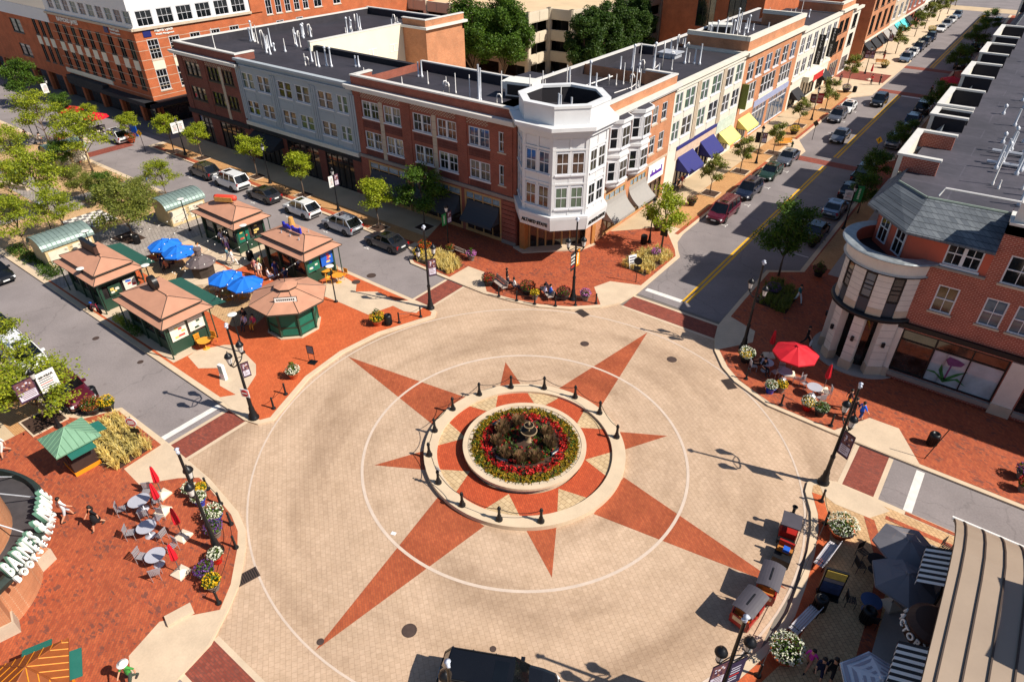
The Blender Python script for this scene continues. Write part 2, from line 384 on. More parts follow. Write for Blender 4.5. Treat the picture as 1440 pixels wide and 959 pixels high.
# painted markings
sheet('yellow_centre_lines',[rect(.1,22.2,.3,62),rect(.46,22.2,.66,62),rect(.25,66,.48,103),rect(.66,66,.89,103),rect(.8,127,1.06,200),rect(1.26,127,1.52,200)],0.006,YELP)
sheet('stop_lines',[rect(-3.2,21.9,.1,22.4),rect(19.75,9.0,20.2,12.8),rect(-19.2,-13,-18.75,-9),rect(.7,102.4,6.2,103)],0.006,WHITEP)
bay=[]
for x in(-28.4,-34.4,-40.4,-46.6,-53,-59):bay+=[rect(x-.05,12.9,x+.05,13.6),rect(x-.35,12.88,x+.35,12.98)]
for y in(38.5,44.8,51,57.4,76,82.4,88.6,94):bay+=[rect(-3.2,y-.05,-2.6,y+.05),rect(-2.7,y-.35,-2.6,y+.35)]
for y in(36.5,42.6,48.8):bay+=[rect(3.6,y-.05,6.2,y+.05)]
sheet('parking_bay_marks',bay,0.006,WHITEP)
sheet('main_street_brick_bands',[rect(-5,62.4,6.4,64.2),rect(-3,103.4,6.4,105.6),rect(-3,124,6.4,126.4),rect(-78,9.2,-76,15)],0.007,REDC)
sheet('far_intersection',[rect(-14,206,60,214)],0.009,CONC2)

# raised walks: concrete block with a kerb rim, brick and concrete laid on top
def walk(name,outline,kerbw=.22):
    mb=MB();mb.prism(outline,-.02,.12,0,bottom=False);return structure(name,mb,KERB)
Z1,Z2,Z3=.125,.130,.135
NWo=[(-5.3,104),(-5.3,98),(-3.0,96.5),(-3.0,108),(-3.2,124)][:1]
NW=[(-13.9,13.05),(-11.2,13.45),(-8.9,14.1),(-6.55,15.35),(-4.75,17.1),(-3.8,18.7),(-3.45,20.9),(-3.45,29.3),(-4.1,30.3),(-5.0,32.0),(-5.35,34),(-5.35,58.5),(-3.4,61),(-3.2,66),(-5.3,70),(-5.3,96.5),(-3.0,100),(-3.0,131),(-5.0,134),(-5.0,204),(-40,204),(-74,204),(-74,15.8),(-40,15.65),(-25.3,15.4),(-23.75,14.8),(-23.55,13.8),(-22.7,13.2),(-18.1,13.05)]
walk('north_west_walk',NW)
SW=[(-27.0,-15.9),(-25.1,-15.0),(-24.5,-13.9),(-23.9,-13.1),(-18.2,-13.05),(-13.3,-13.2),(-9.85,-13.65),(-8.5,-14.1),(-7.4,-14.85),(-5.8,-16.3),(-4.95,-17.5),(-4.05,-19.0),(-3.7,-21),(-3.6,-60),(-160,-60),(-160,-15.9)]
walk('south_west_walk',SW)
NE=[(25,13.0),(14.7,12.97),(10.6,13.15),(9.0,13.8),(7.8,14.3),(6.45,15.4),(5.2,17.0),(4.55,18.5),(4.05,20.3),(3.95,25.3),(3.95,31.5),(6.4,33.2),(6.2,58),(4.4,61),(4.4,66),(6.4,69),(6.4,104),(4.8,106),(4.8,126),(6.6,129),(6.4,204),(80,204),(80,13.0)]
walk('north_east_walk',NE)
WI=[(-26,8.72),(-16.3,8.72),(-15.2,8.5),(-14.7,7.75),(-15.15,6.6),(-16.45,3.4),(-16.85,0),(-16.45,-3.4),(-15.15,-6.6),(-14.7,-7.75),(-15.2,-8.6),(-16.3,-8.9),(-30,-8.85),(-120,-8.85),(-120,8.72)]
walk('kiosk_island',WI)
EI=[(18.3,8.85),(16.2,8.8),(15.3,8.45),(14.85,7.75),(14.95,7.0),(15.7,5.6),(16.05,4.5),(16.35,2.9),(16.6,.7),(16.7,-1.3),(16.5,-3.3),(15.6,-6.2),(14.9,-7.6),(14.2,-9.5),(10,-14),(6.4,-16),(4.9,-17.5),(4.6,-19),(4.6,-60),(90,-60),(90,8.85)]
walk('south_east_walk',EI)
# --- NW top
sheet('nw_corner_bricks',[[(-26.4,21.6),(-24.8,17.2),(-24.7,15.9),(-23.5,14.6),(-23.1,13.8),(-22.5,13.5),(-18.4,13.4),(-14.0,13.4),(-11.3,13.8),(-9.05,14.45),(-6.8,15.7),(-5.05,17.4),(-4.15,18.9),(-3.8,21),(-3.8,29.1),(-4.4,30.2),(-7.6,34.5),(-9.3,32.2),(-11.2,30.2)]],Z1,RED)
sheet('nw_ramps',[[(-18.1,13.1),(-18.05,15.9),(-16.2,15.95),(-14.8,14.3),(-13.6,13.15)],[(-6.9,19.6),(-6.3,21.3),(-3.5,22.4),(-3.5,20.0),(-3.85,18.75),(-4.75,17.2)]],Z2,CONC)
sheet('nw_walk_concrete',[rect(-11.4,30,-8.4,120),rect(-74,18.1,-25.2,21.7)],Z1-.002,CONC2)
sheet('nw_paver_strip',[rect(-8.4,34.8,-6.0,100),rect(-73,16.5,-25,18.1)],Z1,TANP)
sheet('nw_kerb_bricks',[rect(-6.0,33.4,-5.6,59),rect(-6,70,-5.6,96),rect(-73,15.95,-25.4,16.5)],Z1,RED)
sheet('side_street_bricks',[rect(-40,109,-3.4,116)],Z1,REDC)
# --- SW top
sheet('sw_bricks',[[(-26.6,-16.2),(-24.8,-15.2),(-24.2,-14.0),(-23.7,-13.4),(-18.3,-13.4),(-13.3,-13.55),(-10,-14),(-8.7,-14.45),(-7.7,-15.15),(-6.1,-16.6),(-5.3,-17.7),(-4.4,-19.1),(-4.05,-21),(-4,-58),(-26.6,-58)]],Z1,RED)
sheet('sw_ramps',[[(-18.4,-13.12),(-18.2,-15.85),(-16.25,-15.95),(-14.9,-14.3),(-13.6,-13.25)],[(-5.05,-17.5),(-7.0,-19.85),(-6.5,-21.6),(-5.2,-22.15),(-3.75,-22.0),(-3.75,-21),(-4.1,-19.1)]],Z2,CONC)
sheet('sw_walk_concrete',[rect(-120,-22,-26.6,-18.6)],Z1,CONC2)
sheet('sw_paver_strip',[rect(-120,-18.6,-26.6,-16.2)],Z1,TANP)
# --- NE top
sheet('ne_bricks',[[(79,13.35),(14.7,13.3),(10.7,13.5),(9.2,14.1),(8.05,14.6),(6.75,15.65),(5.5,17.2),(4.9,18.6),(4.4,20.4),(4.3,25.3),(4.3,31.3),(6.8,33.2),(6.6,58),(4.8,61),(4.8,66),(6.8,69),(6.8,104),(5.2,106),(5.2,126),(7,129),(7,203),(11.9,203),(11.9,21.3),(79,21.3)]],Z1,RED)
sheet('ne_ramps',[[(14.7,13.05),(16.35,15.9),(18.1,15.95),(19.8,13.25),(19.8,13.05)],[(5.3,17.1),(7.1,19.7),(6.7,21.3),(4.0,22.3),(4.05,20.3),(4.6,18.5)]],Z2,CONC)
sheet('ne_paver_strip',[rect(6.9,35,8.6,58),rect(6.9,70,8.6,103)],Z2,TANP)
sheet('ne_walk_concrete',[rect(8.6,34,11.9,203)],Z2,GREYC)
# --- kiosk island top
sheet('wi_bricks',[[(-46,8.35),(-16.3,8.35),(-15.4,8.15),(-15.1,7.7),(-15.5,6.75),(-16.8,3.5),(-17.2,0),(-16.8,-3.5),(-15.5,-6.75),(-15.1,-7.7),(-15.4,-8.25),(-16.3,-8.5),(-46,-8.45)]],Z1,REDO)
sheet('wi_concrete',[
  [(-26.21,5.26),(-25.94,7.83),(-23.72,7.52),(-22.86,6.65),(-21.39,7.75),(-19.11,7.63),(-18.15,8.35),(-16.49,8.54),(-16.31,7.30),(-17.32,6.88),(-18.62,6.94),(-19.25,4.76),(-22.37,4.65),(-25.31,4.43)],
  [(-25.70,-7.23),(-25.84,-6.35),(-24.85,-4.74),(-24.09,-4.17),(-20.80,-4.78),(-19.71,-5.55),(-18.73,-7.07),(-18.30,-7.22),(-16.60,-8.26),(-16.24,-8.65),(-17.69,-8.74),(-19.61,-8.57),(-18.94,-7.70),(-20.69,-7.80),(-22.58,-6.66),(-23.73,-7.58)],
  rect(-46,2.6,-34.5,8.2),rect(-46,-8.3,-25.8,-6.4)],Z2,CONC)
sheet('wi_tan_court',[[(-42.6,-2.6),(-40.6,2.2),(-36.5,2.4),(-26.5,1.6),(-25.4,-1.5),(-26.5,-2.9)]],Z3,APRON)
sheet('wi_grey_paving',[rect(-52.4,-8.3,-43.6,8.2)],Z3,GREYP)
sheet('wi_tan_paving',[rect(-119,-8.3,-52.4,8.2)],Z1,APRON)
sheet('wi_park_bands',[rect(-119,-1.6,-60,1.6),rect(-64,-8,-62,-1.6),rect(-64,1.6,-62,8),rect(-90,-8,-87,-1.6),rect(-90,1.6,-87,8)],Z2,GREYP)
# --- SE top
sheet('se_pavers',[[(89,8.5),(18.3,8.5),(16.4,8.45),(15.55,8.1),(15.2,7.7),(15.3,7.1),(16.05,5.7),(16.4,4.6),(16.7,3),(16.95,.7),(17.05,-1.3),(16.85,-3.4),(15.95,-6.3),(15.2,-7.8),(14.5,-9.7),(10.2,-14.3),(6.6,-16.3),(5.2,-17.7),(5,-19),(5,-59),(89,-59)]],Z1,APRON)
edge=[(15.3,7.1),(16.05,5.7),(16.4,4.6),(16.7,3),(16.95,.7),(17.05,-1.3),(16.85,-3.4),(15.95,-6.3),(15.2,-7.8),(14.5,-9.7)]
edge2=[(15.9,7.2),(16.6,5.8),(16.97,4.7),(17.3,3.1),(17.55,.7),(17.65,-1.4),(17.45,-3.55),(16.55,-6.55),(15.75,-8.05),(15.05,-9.95)]
sheet('se_kerb_bricks',[[edge[i],edge[i+1],edge2[i+1],edge2[i]] for i in range(len(edge)-1)],Z2,REDO)
band=[(18.1,7.1),(19.1,4.9),(19.6,3),(19.8,.7),(19.9,-2),(19.6,-4.5),(18.9,-7.5),(18,-10)]
band2=[(18.65,7.1),(19.65,5.1),(20.15,3.1),(20.35,.7),(20.45,-2.1),(20.15,-4.7),(19.45,-7.7),(18.5,-10.3)]
sheet('se_brick_band',[[band[i],band[i+1],band2[i+1],band2[i]] for i in range(len(band)-1)],Z2,RED)
sheet('se_paver_bands',[rect(19.1,7.55,40,7.85),rect(19.9,8.55,40,8.8)],Z3,RED)
sheet('se_ramp',[[(15.3,8.2),(16.3,8.7),(18.3,8.7),(19.2,8.3),(18.4,7.1),(16.6,7.0),(15.9,7.3)]],Z3,CONC)
sheet('se_concrete',[rect(20.4,-12,25,7.2)],Z2,GREYC)

# manholes and drains let into the paving
def disc(name,c,r,z,lab,cat='manhole cover',group=None):
    mb=MB();mb.lathe([(r,0),(r,.012),(r*.86,.014),(r*.86,.008),(0.0001,.010)],20)
    tag(mb.build(name,IRON,None,(c[0],c[1],z)),lab,cat,group)
disc('manhole_cover',(2.77,-12.95),.36,.01,'large round iron manhole cover in rusty pavers near the dark car roof')
disc('manhole_cover',(-0.14,-15.85),.17,.014,'small iron cap at the very tip of the long red star point')
disc('manhole_cover',(6.49,-11.28),.15,.01,'small iron cap on the pavers just behind the dark car')
disc('manhole_cover',(-3.10,11.99),.33,.01,'iron manhole cover beyond the top of the pale ring')
disc('manhole_cover',(3.11,14.15),.36,.01,'iron manhole cover beside the shadow of the lamp with banner')
disc('manhole_cover',(-24.02,9.52),.42,.006,'iron manhole cover in the road beside the burger kiosk')
disc('manhole_cover',(-24.07,7.78),.38,.131,'rusty manhole cover set in orange brick beside the kiosk')
disc('manhole_cover',(-28.03,-9.66),.22,.006,'small manhole cover in the asphalt lane below the kiosks')
disc('manhole_cover',(-33.78,-10.16),.25,.006,'manhole cover in the asphalt lane next to the low hedge')
def drain(c,rz,lab):
    mb=MB();mb.box(-.55,-.35,0,.55,.35,.012,0)
    for i in range(9):mb.box(-.5+i*.115,-.3,.012,-.44+i*.115,.3,.02,1)
    tag(mb.build('drain_grate',[IRON,mat('drain_dark',rgb(30,26,25),.9,var=0)],None,(c[0],c[1],.014),rz),lab,'drain')
drain((-5.89,-15.81),radians(75),'iron drain grate at the kerb by the red brick terrace')
drain((-5.56,15.57),radians(-18),'iron drain grate at the kerb below the orange banner')
drain((7.6,13.9),radians(-40),'iron drain grate at the shaded kerb by the parasol terrace')

# ---------------------------------------------------------------- building kit
BR_BROWN=brickwall('brown_brick',rgb(150,76,60),rgb(132,64,52),rgb(150,112,96),size=.010)
BR_DARK=brickwall('dark_brown_brick',rgb(128,66,54),rgb(112,56,48),rgb(130,96,84),size=.010)
BR_ORANGE=brickwall('orange_brick',rgb(188,122,84),rgb(176,110,74),rgb(190,152,122),size=.010)
BR_OFFICE=brickwall('office_brick',rgb(184,94,56),rgb(172,84,50),rgb(184,124,88),size=.010)
BR_RED=brickwall('red_brick',rgb(158,78,62),rgb(138,62,50),rgb(190,140,122),bw=.30,bh=.11,size=.017)
TRIMW=mat('white_trim',rgb(212,208,202),.55,var=.06,scale=1.2,fine=.04)
BAYW=mat('white_painted_panel',rgb(214,214,215),.5,var=.05,scale=1.0,fine=.03)
CREAM=mat('cream_render',rgb(216,210,196),.7,var=.06,scale=.8,fine=.05)
PANEL=mat('ivory_cladding',rgb(226,218,196),.7,var=.05,scale=.5,fine=.03)
STONE=mat('cut_stone',rgb(196,178,156),.85,var=.14,scale=1.3,fine=.1)
STONEG=mat('ledge_stone',rgb(150,138,128),.85,var=.12,scale=1.2,fine=.08)
GREYR=mat('grey_render',rgb(164,171,177),.75,var=.10,scale=.7,fine=.06)
ROOFM=roofmat('roof_membrane',rgb(46,43,51))
ROOFB=roofmat('grey_roof_membrane',rgb(66,63,72))
FRW=mat('white_window_frame',rgb(210,210,214),.45,var=0)
FRD=mat('dark_window_frame',rgb(34,32,34),.4,var=0)
TAN=mat('tan_timber',rgb(190,148,96),.6,var=.15,scale=2)
CANVD=mat('slate_canvas',rgb(64,68,74),.8,var=.10,scale=3)
CANVG=mat('grey_canvas',rgb(150,146,142),.8,var=.06,scale=3)
CANVN=mat('navy_canvas',rgb(42,44,110),.75,var=.10,scale=3)
CANVY=mat('yellow_canvas',rgb(224,214,122),.75,var=.08,scale=3)
CANVT=mat('teal_canvas',rgb(80,190,196),.75,var=.08,scale=3)
CANVK=mat('black_canvas',rgb(40,40,44),.8,var=.10,scale=3)
GALV=mat('galvanised_metal',rgb(196,198,204),.45,.35,var=.12,scale=4)
PVC=mat('white_pvc',rgb(228,224,220),.5,var=.06,scale=4)
BLACKM=mat('black_metal',rgb(30,30,33),.45,.2,var=.15,scale=5)
GL_DARK=panemat('dark_pane',rgb(24,28,32))
GL_GREEN=panemat('green_curtain_pane',rgb(84,104,88),.15,.4)
GL_BLIND=panemat('blind_pane',rgb(70,66,58),.12,.7)
GL_BLUE=panemat('sky_pane',rgb(60,80,104),.06,.5)
GL_WARM=panemat('warm_pane',rgb(70,50,42),.1,.7,.9)
GL_SHOP=panemat('shop_pane',rgb(38,34,34),.06,.8,1.3)
GL_HALF=panemat('half_blind_pane',rgb(26,30,34),blind=rgb(128,122,110),drop=.55)
GL_QUART=panemat('short_blind_pane',rgb(30,34,36),blind=rgb(150,146,138),drop=.78)
GL_LEAD=panemat('transom_pane',rgb(126,150,164),.2,.3,6)
SIGNW=mat('sign_white',rgb(236,234,228),.5,var=0)
SIGNK=mat('sign_black',rgb(28,26,26),.5,var=0)

class Fac:
    """a wall line: O + d*u along it, n points out to the street"""
    def __init__(s,axis,c,sign):
        
        s.axis,s.c,s.n=axis,c,sign
        s.rz={('x',-1):0,('y',1):pi/2,('x',1):pi,('y',-1):-pi/2}[(axis,sign)]
    def p(s,u,w,z):return(u,s.c+s.n*w,z) if s.axis=='x' else(s.c+s.n*w,u,z)
    def box(s,mb,u0,u1,w0,w1,z0,z1,m=0):
        a,b=s.p(u0,w0,z0),s.p(u1,w1,z1)
        return mb.box(min(a[0],b[0]),min(a[1],b[1]),z0,max(a[0],b[0]),max(a[1],b[1]),z1,m)
    def mid(s,u,z,w=0):return s.p(u,w,z)
def wall(mb,F,u0,u1,z0,z1,ops,m=0,dep=.24):
    us=sorted({u0,u1,*[o[0] for o in ops],*[o[1] for o in ops]});zs=sorted({z0,z1,*[o[2] for o in ops],*[o[3] for o in ops]})
    us=[u for u in us if u0<=u<=u1];zs=[z for z in zs if z0<=z<=z1]
    for i in range(len(us)-1):
        
        z=0
        while z<len(zs)-1:
            uc,zc=(us[i]+us[i+1])/2,(zs[z]+zs[z+1])/2
            if any(o[0]<uc<o[1] and o[2]<zc<o[3] for o in ops):z+=1;continue
            k=z
            while k+1<len(zs)-1 and not any(o[0]<uc<o[1] and o[2]<(zs[k+1]+zs[k+2])/2<o[3] for o in ops):k+=1
            mb.quad(F.p(us[i],0,zs[z]),F.p(us[i+1],0,zs[z]),F.p(us[i+1],0,zs[k+1]),F.p(us[i],0,zs[k+1]),m);z=k+1
    for a,b,c,d in ops:
        mb.quad(F.p(a,0,c),F.p(a,-dep,c),F.p(a,-dep,d),F.p(a,0,d),m);mb.quad(F.p(b,0,c),F.p(b,0,d),F.p(b,-dep,d),F.p(b,-dep,c),m)
        mb.quad(F.p(a,0,d),F.p(a,-dep,d),F.p(b,-dep,d),F.p(b,0,d),m);mb.quad(F.p(a,0,c),F.p(b,0,c),F.p(b,-dep,c),F.p(a,-dep,c),m)
_wc={}
def win_meshes(w,h,units,cols,rows,sash,sill,lintel,fr,gl,lm,flat=False):
    key=(flat,round(w,2),round(h,2),units,cols,rows,sash,sill,lintel,fr.name,gl.name,lm.name if lm else '')
    if key in _wc:return _wc[key]
    mb=MB();t=.085;my=-.02 if flat else.03;py=.012 if flat else.07
    mb.box(-w/2,-.03,0,-w/2+t,.14,h);mb.box(w/2-t,-.03,0,w/2,.14,h);mb.box(-w/2+t,-.03,h-t,w/2-t,.14,h);mb.box(-w/2+t,-.03,0,w/2-t,.14,t)
    uw=w/units
    for i in range(1,units):mb.box(-w/2+uw*i-.10,-.05,t,-w/2+uw*i+.10,.14,h-t)
    for i in range(units):
        x0,x1=-w/2+uw*i+.09,-w/2+uw*(i+1)-.09
        if sash:mb.box(x0,my-.02,h*.5-.035,x1,my+.07,h*.5+.035)
        for c in range(1,cols):x=x0+(x1-x0)*c/cols;mb.box(x-.02,my,t,x+.02,my+.06,h-t)
        for r in range(1,rows):
            z=h*r/rows
            if sash and abs(z-h*.5)<.05:continue
            mb.box(x0,my+.002,z-.02,x1,my+.058,z+.02)
    if sill:mb.box(-w/2-.1,-.14,-.14,w/2+.1,.02,-.004,1)
    if lintel:mb.box(-w/2-.16,-.05,h+.004,w/2+.16,.02,h+.26,1)
    f=mb.mesh('window',[fr,lm or fr])
    g=MB();g.box(-w/2+.02,py,.02,w/2-.02,py+.02,h-.02);gm=g.mesh('pane',gl)
    _wc[key]=(f,gm);return f,gm
def window(parent,F,u0,u1,z0,z1,units=1,cols=2,rows=2,sash=True,sill=True,lintel=False,fr=None,gl=None,lm=None,w=0.0,name='window',flat=False):
    f,g=win_meshes(abs(u1-u0),z1-z0,units,cols,rows,sash,sill,lintel,fr or FRW,gl or GL_DARK,lm,flat)
    q=F.p((u0+u1)/2,w-.06,z0);b=parent.location
    o=put(name,f,parent,(q[0]-b.x,q[1]-b.y,q[2]-b.z),F.rz);put('pane',g,o);return o
def windows(parent,F,lst,**k):
    gls=k.pop('gls',None);out=[]
    for i,(a,b,c,d) in enumerate(lst):
        kk=dict(k)
        if gls:kk['gl']=gls[i%len(gls)]
        out.append(window(parent,F,a,b,c,d,**kk))
    return out
def part(parent,name,mb,mats,smooth=False):
    """a part whose faces were given in world metres"""
    b=parent.location;mb.v=[(x-b.x,y-b.y,z-b.z) for x,y,z in mb.v]
    return mb.build(name,mats,parent,None,0,smooth)
def textmesh(s,size,ext,spread,m,bold=.022):
    cu=bpy.data.curves.new('lettering','FONT');cu.body=s;cu.size=size;cu.align_x='CENTER';cu.align_y='CENTER';cu.extrude=ext
    cu.space_character=spread;cu.resolution_u=3;cu.offset=bold*size;cu.materials.append(m)
    t=bpy.data.objects.new('lettering',cu);me=bpy.data.meshes.new_from_object(t);me.name='lettering'
    bpy.data.objects.remove(t);bpy.data.curves.remove(cu);return me
def lettering(parent,F,u,z,s,size,m,w=.05,ext=.03,name='lettering',spread=1.0,xs=1.0):
    o=put(name,textmesh(s,size,ext,spread,m),parent)
    q=F.p(u,w,z);b=parent.location
    o.location=(q[0]-b.x,q[1]-b.y,q[2]-b.z);o.rotation_euler=(pi/2,0,F.rz);o.scale=(xs,1,1);return o
def awning(parent,F,u0,u1,zt,zb,out,m,name='awning',val=.25,curve=0.0):
    mb=MB();n=6;prof=[]
    for i in range(n+1):
        t=i/n;prof.append((out*(t-curve*sin(pi*t)*.5),zt+(zb-zt)*(t-curve*sin(pi*t)*.0)))
    if curve:
        prof=[(out*(1-cos(pi/2*i/n)) if False else out*sin(pi/2*i/n)**1.6,zt+(zb-zt)*(1-cos(pi/2*i/n))**.8) for i in range(n+1)]
        prof=[(out*(i/n)**1.5,zt+(zb-zt)*(i/n)**.75) for i in range(n+1)]
    for i in range(n):
        (w0,a),(w1,b)=prof[i],prof[i+1]
        mb.quad(F.p(u0,w0,a),F.p(u1,w0,a),F.p(u1,w1,b),F.p(u0,w1,b));mb.quad(F.p(u0,w0,a-.03),F.p(u1,w0,a-.03),F.p(u1,w1,b-.03),F.p(u0,w1,b-.03))
    F.box(mb,u0,u1,out-.02,out,zb-val,zb)
    for u in(u0,u1):
        mb.poly([F.p(u,w,z) for w,z in prof]+[F.p(u,0,zb)])
        F.box(mb,u-.02,u+.02,0,out,zb-.05,zb-.01,1)
    return part(parent,name,mb,[m,BLACKM])
def shell(mb,F,u0,u1,dep,z0,z1,m=0,back=True,left=True,right=True):
    """side and rear walls of a block behind the wall line"""
    if left:mb.quad(F.p(u0,0,z0),F.p(u0,-dep,z0),F.p(u0,-dep,z1),F.p(u0,0,z1),m)
    if right:mb.quad(F.p(u1,0,z0),F.p(u1,-dep,z0),F.p(u1,-dep,z1),F.p(u1,0,z1),m)
    if back:mb.quad(F.p(u0,-dep,z0),F.p(u1,-dep,z0),F.p(u1,-dep,z1),F.p(u0,-dep,z1),m)
def storefront(parent,F,u0,u1,z0,z1,n,fr=None,gl=None,transom=0.0,w=-.1,tgl=None,name='shop_window',th=.08):
    """dark glazed bay: frame with n lights, optional transom row; panes are its sub-parts"""
    mb=MB();fr=fr or FRD
    F.box(mb,u0,u0+th,w-.1,w+.05,z0,z1);F.box(mb,u1-th,u1,w-.1,w+.05,z0,z1)
    F.box(mb,u0+th,u1-th,w-.1,w+.05,z1-th,z1);F.box(mb,u0+th,u1-th,w-.1,w+.05,z0,z0+th*1.6)
    for i in range(1,n):
        u=u0+(u1-u0)*i/n;F.box(mb,u-.035,u+.035,w-.09,w+.04,z0+th*1.6,z1-th)
    if transom:F.box(mb,u0+th,u1-th,w-.092,w+.042,z1-transom-.04,z1-transom+.04)
    o=part(parent,name,mb,fr);g=MB()
    F.box(g,u0+.03,u1-.03,w-.06,w-.04,z0+.03,(z1-transom) if transom else z1-.03,0)
    if transom:F.box(g,u0+.03,u1-.03,w-.058,w-.038,z1-transom,z1-.03,1)
    b=parent.location;g.v=[(x-b.x,y-b.y,z-b.z) for x,y,z in g.v]
    g.build('pane',[gl or GL_SHOP,tgl or gl or GL_SHOP],o);return o
def roof_pipes(parent,lst,z0):
    """vent pipes standing on a flat roof, each a part: (x, y, height, kind)"""
    b=parent.location
    for x,y,h,k in lst:
        key=('pipe',round(h,1),k)
        if key not in _wc:
            mb=MB();r=.045 if k==0 else.085
            mb.lathe([(r*1.9,0),(r*1.9,.18),(r,.24),(r,h)],8,0)
            if k==2:mb.lathe([(r*1.8,h+.03),(r*1.8,h+.2),(.02,h+.3)],8,0)
            if k==3:mb.v=[];mb.f=[];mb.m=[];mb.tube([(0,0,0),(0,0,h*.8),(.1,0,h),(.3,0,h),(.4,0,h*.8),(.4,0,h*.6)],.07,7)
            _wc[key]=mb.mesh('vent_pipe',PVC if k in(0,3) else GALV,True)
        put('vent_pipe',_wc[key],parent,(x-b.x,y-b.y,z0-b.z),random.random()*6)
def hvac(parent,x,y,z,sx=2.4,sy=1.8,h=1.3,rz=0.0):
    mb=MB();mb.box(-sx/2,-sy/2,.25,sx/2,sy/2,h);mb.prism([(-sx/2-.5,-sy/2),(-sx/2,-sy/2),(-sx/2,sy/2),(-sx/2-.5,sy/2)],h*.55,h-.05,0)
    mb.box(-sx/2+.2,-sy/2-.02,.4,sx/2-.2,-sy/2,h-.25,1);mb.box(-sx/2,-sy/2+.1,0,sx/2,sy/2-.1,.25,1)
    for i in range(5):mb.box(-sx/2-.52,-sy/2+.15+i*.32,h*.6,-sx/2-.5,-sy/2+.3+i*.32,h-.12,1)
    b=parent.location;mb.build('air_handler',[mat('hvac_white',rgb(220,218,210),.5,var=.08),FRD],parent,(x-b.x,y-b.y,z-b.z),rz)

# ---------------------------------------------------------------- the block on the far corner
LW=Fac('x',21.7,-1);RWF=Fac('y',-11.4,1)
GLS=[GL_DARK,GL_BLIND,GL_DARK,GL_GREEN,GL_WARM,GL_DARK]
RZ=11.6
def cap(mb,F,u0,u1,w0,w1,z,m,t=.14,o=.06):F.box(mb,u0-o,u1+o,w0-o,w1+o,z,z+t,m)

# brown brick row building, slate awnings
b=thing('brick_row_building','brown brick shop building with slate awnings left of the white corner bay','building',(-27,24,0))
wl=[(-36.7,-34.3,9,10.7),(-33.55,-31.2,9,10.7),(-29.5,-27.1,9,10.7),(-26.3,-23.9,9,10.7),(-22.4,-19.95,9,10.7)]
wl2=[(a,c,5.85,7.6) for a,c,_,_ in wl];sg=[(-18.9,-18.1,9,10.8),(-18.9,-18.1,5.9,7.8)]
st=[(-36.8,-30.9,.12,4.45),(-30.45,-23.65,.12,4.45),(-23.25,-18.7,.12,4.45)]
mb=MB();wall(mb,LW,-37.95,-16.9,0,12.1,wl+wl2+sg+st,0);shell(mb,LW,-37.95,-16.9,10.6,0,12.4,0)
for a,c,_,_ in wl:
    LW.box(mb,a-.02,c+.02,0,.03,7.98,8.72,1);LW.box(mb,a-.02,c+.02,0,.03,5.02,5.6,1)
for a,c in((-36.9,-31.0),(-29.7,-23.7),(-22.6,-19.8)):
    for i in range(int((c-a)/.36)):
        u=a+i*.36
        for j in range(4):LW.box(mb,u+(.18 if j%2 else 0),u+.17+(.18 if j%2 else 0),0,.025,10.98+j*.13,11.05+j*.13,2)
for u in(-33.93,-26.7):
    LW.box(mb,u-.27,u+.27,0,.05,4.98,10.9,2)
    for z in range(7):LW.box(mb,u-.28,u+.28,.05,.055,5.6+z*.78,5.64+z*.78,3)
for u in(-37.3,-30.35,-23.1,-17.8):
    LW.box(mb,u-.48,u+.48,0,.06,5.05,11.5,0)
wallp=part(b,'wall',mb,[BR_BROWN,brickwall('herringbone_brick',rgb(104,52,46),rgb(86,42,40),rgb(120,84,74),.1,.3),STONE,STONEG])
mb=MB();LW.box(mb,-38.05,-16.9,0,.18,4.68,5.0,0);part(b,'ledge',mb,STONEG)
mb=MB();LW.box(mb,-38.6,-16.9,-.1,.55,11.75,11.95);LW.box(mb,-38.5,-16.9,-.1,.4,11.6,11.75);LW.box(mb,-38.65,-16.9,-.1,.62,11.95,12.1);part(b,'cornice',mb,TRIMW)
mb=MB();LW.box(mb,-37.95,-16.9,-.4,0,12.1,12.9,0);LW.box(mb,-37.95,-37.55,-2.6,-.4,RZ,12.9,0);cap(mb,LW,-37.95,-16.9,-.4,0,12.9,1);cap(mb,LW,-37.95,-37.55,-2.6,-.46,12.9,1);part(b,'parapet',mb,[BR_BROWN,TRIMW])
windows(b,LW,wl,units=2,gls=[GL_QUART,GL_HALF,GL_DARK,GL_WARM,GL_BLUE]);windows(b,LW,wl2,units=2,gls=[GL_DARK,GL_HALF,GL_DARK,GL_QUART,GL_HALF]);windows(b,LW,sg,lintel=True,lm=STONE,gls=[GL_DARK])
for a,c,z0,z1 in st:
    storefront(b,LW,a,c,z0,z1,4,TAN,GL_SHOP,.8,-.06,GL_LEAD,th=.2)
    awning(b,LW,a+.3,c-.3,3.5,1.9,1.25,CANVD,curve=.5)
mb=MB();LW.box(mb,-36.4,-31.2,.2,.24,1.0,1.75,0);LW.box(mb,-36.3,-31.3,.24,.25,1.1,1.65,0);sp=part(b,'hanging_sign',mb,mat('sign_brown',rgb(140,100,72),.7))
rf=MB();rf.box(-37.9,22.15,RZ-.3,-16.9,32.0,RZ);rp=part(b,'roof',rf,ROOFM)
mb=MB();mb.box(-37.9,31.9,RZ,-22.6,32.2,12.5,0);mb.box(-37.9,31.86,12.5,-22.6,32.24,12.62,1);part(b,'rear_parapet',mb,[ROOFM,TRIMW])
mb=MB()
for z in range(9):LW.box(mb,-18.55+.001*z,-16.95,.0,.08,.5+z*.45,.88+z*.45,0)
LW.box(mb,-18.6,-16.95,0,.14,.12,.48,1);part(b,'corner_pier',mb,[BR_BROWN,STONEG])
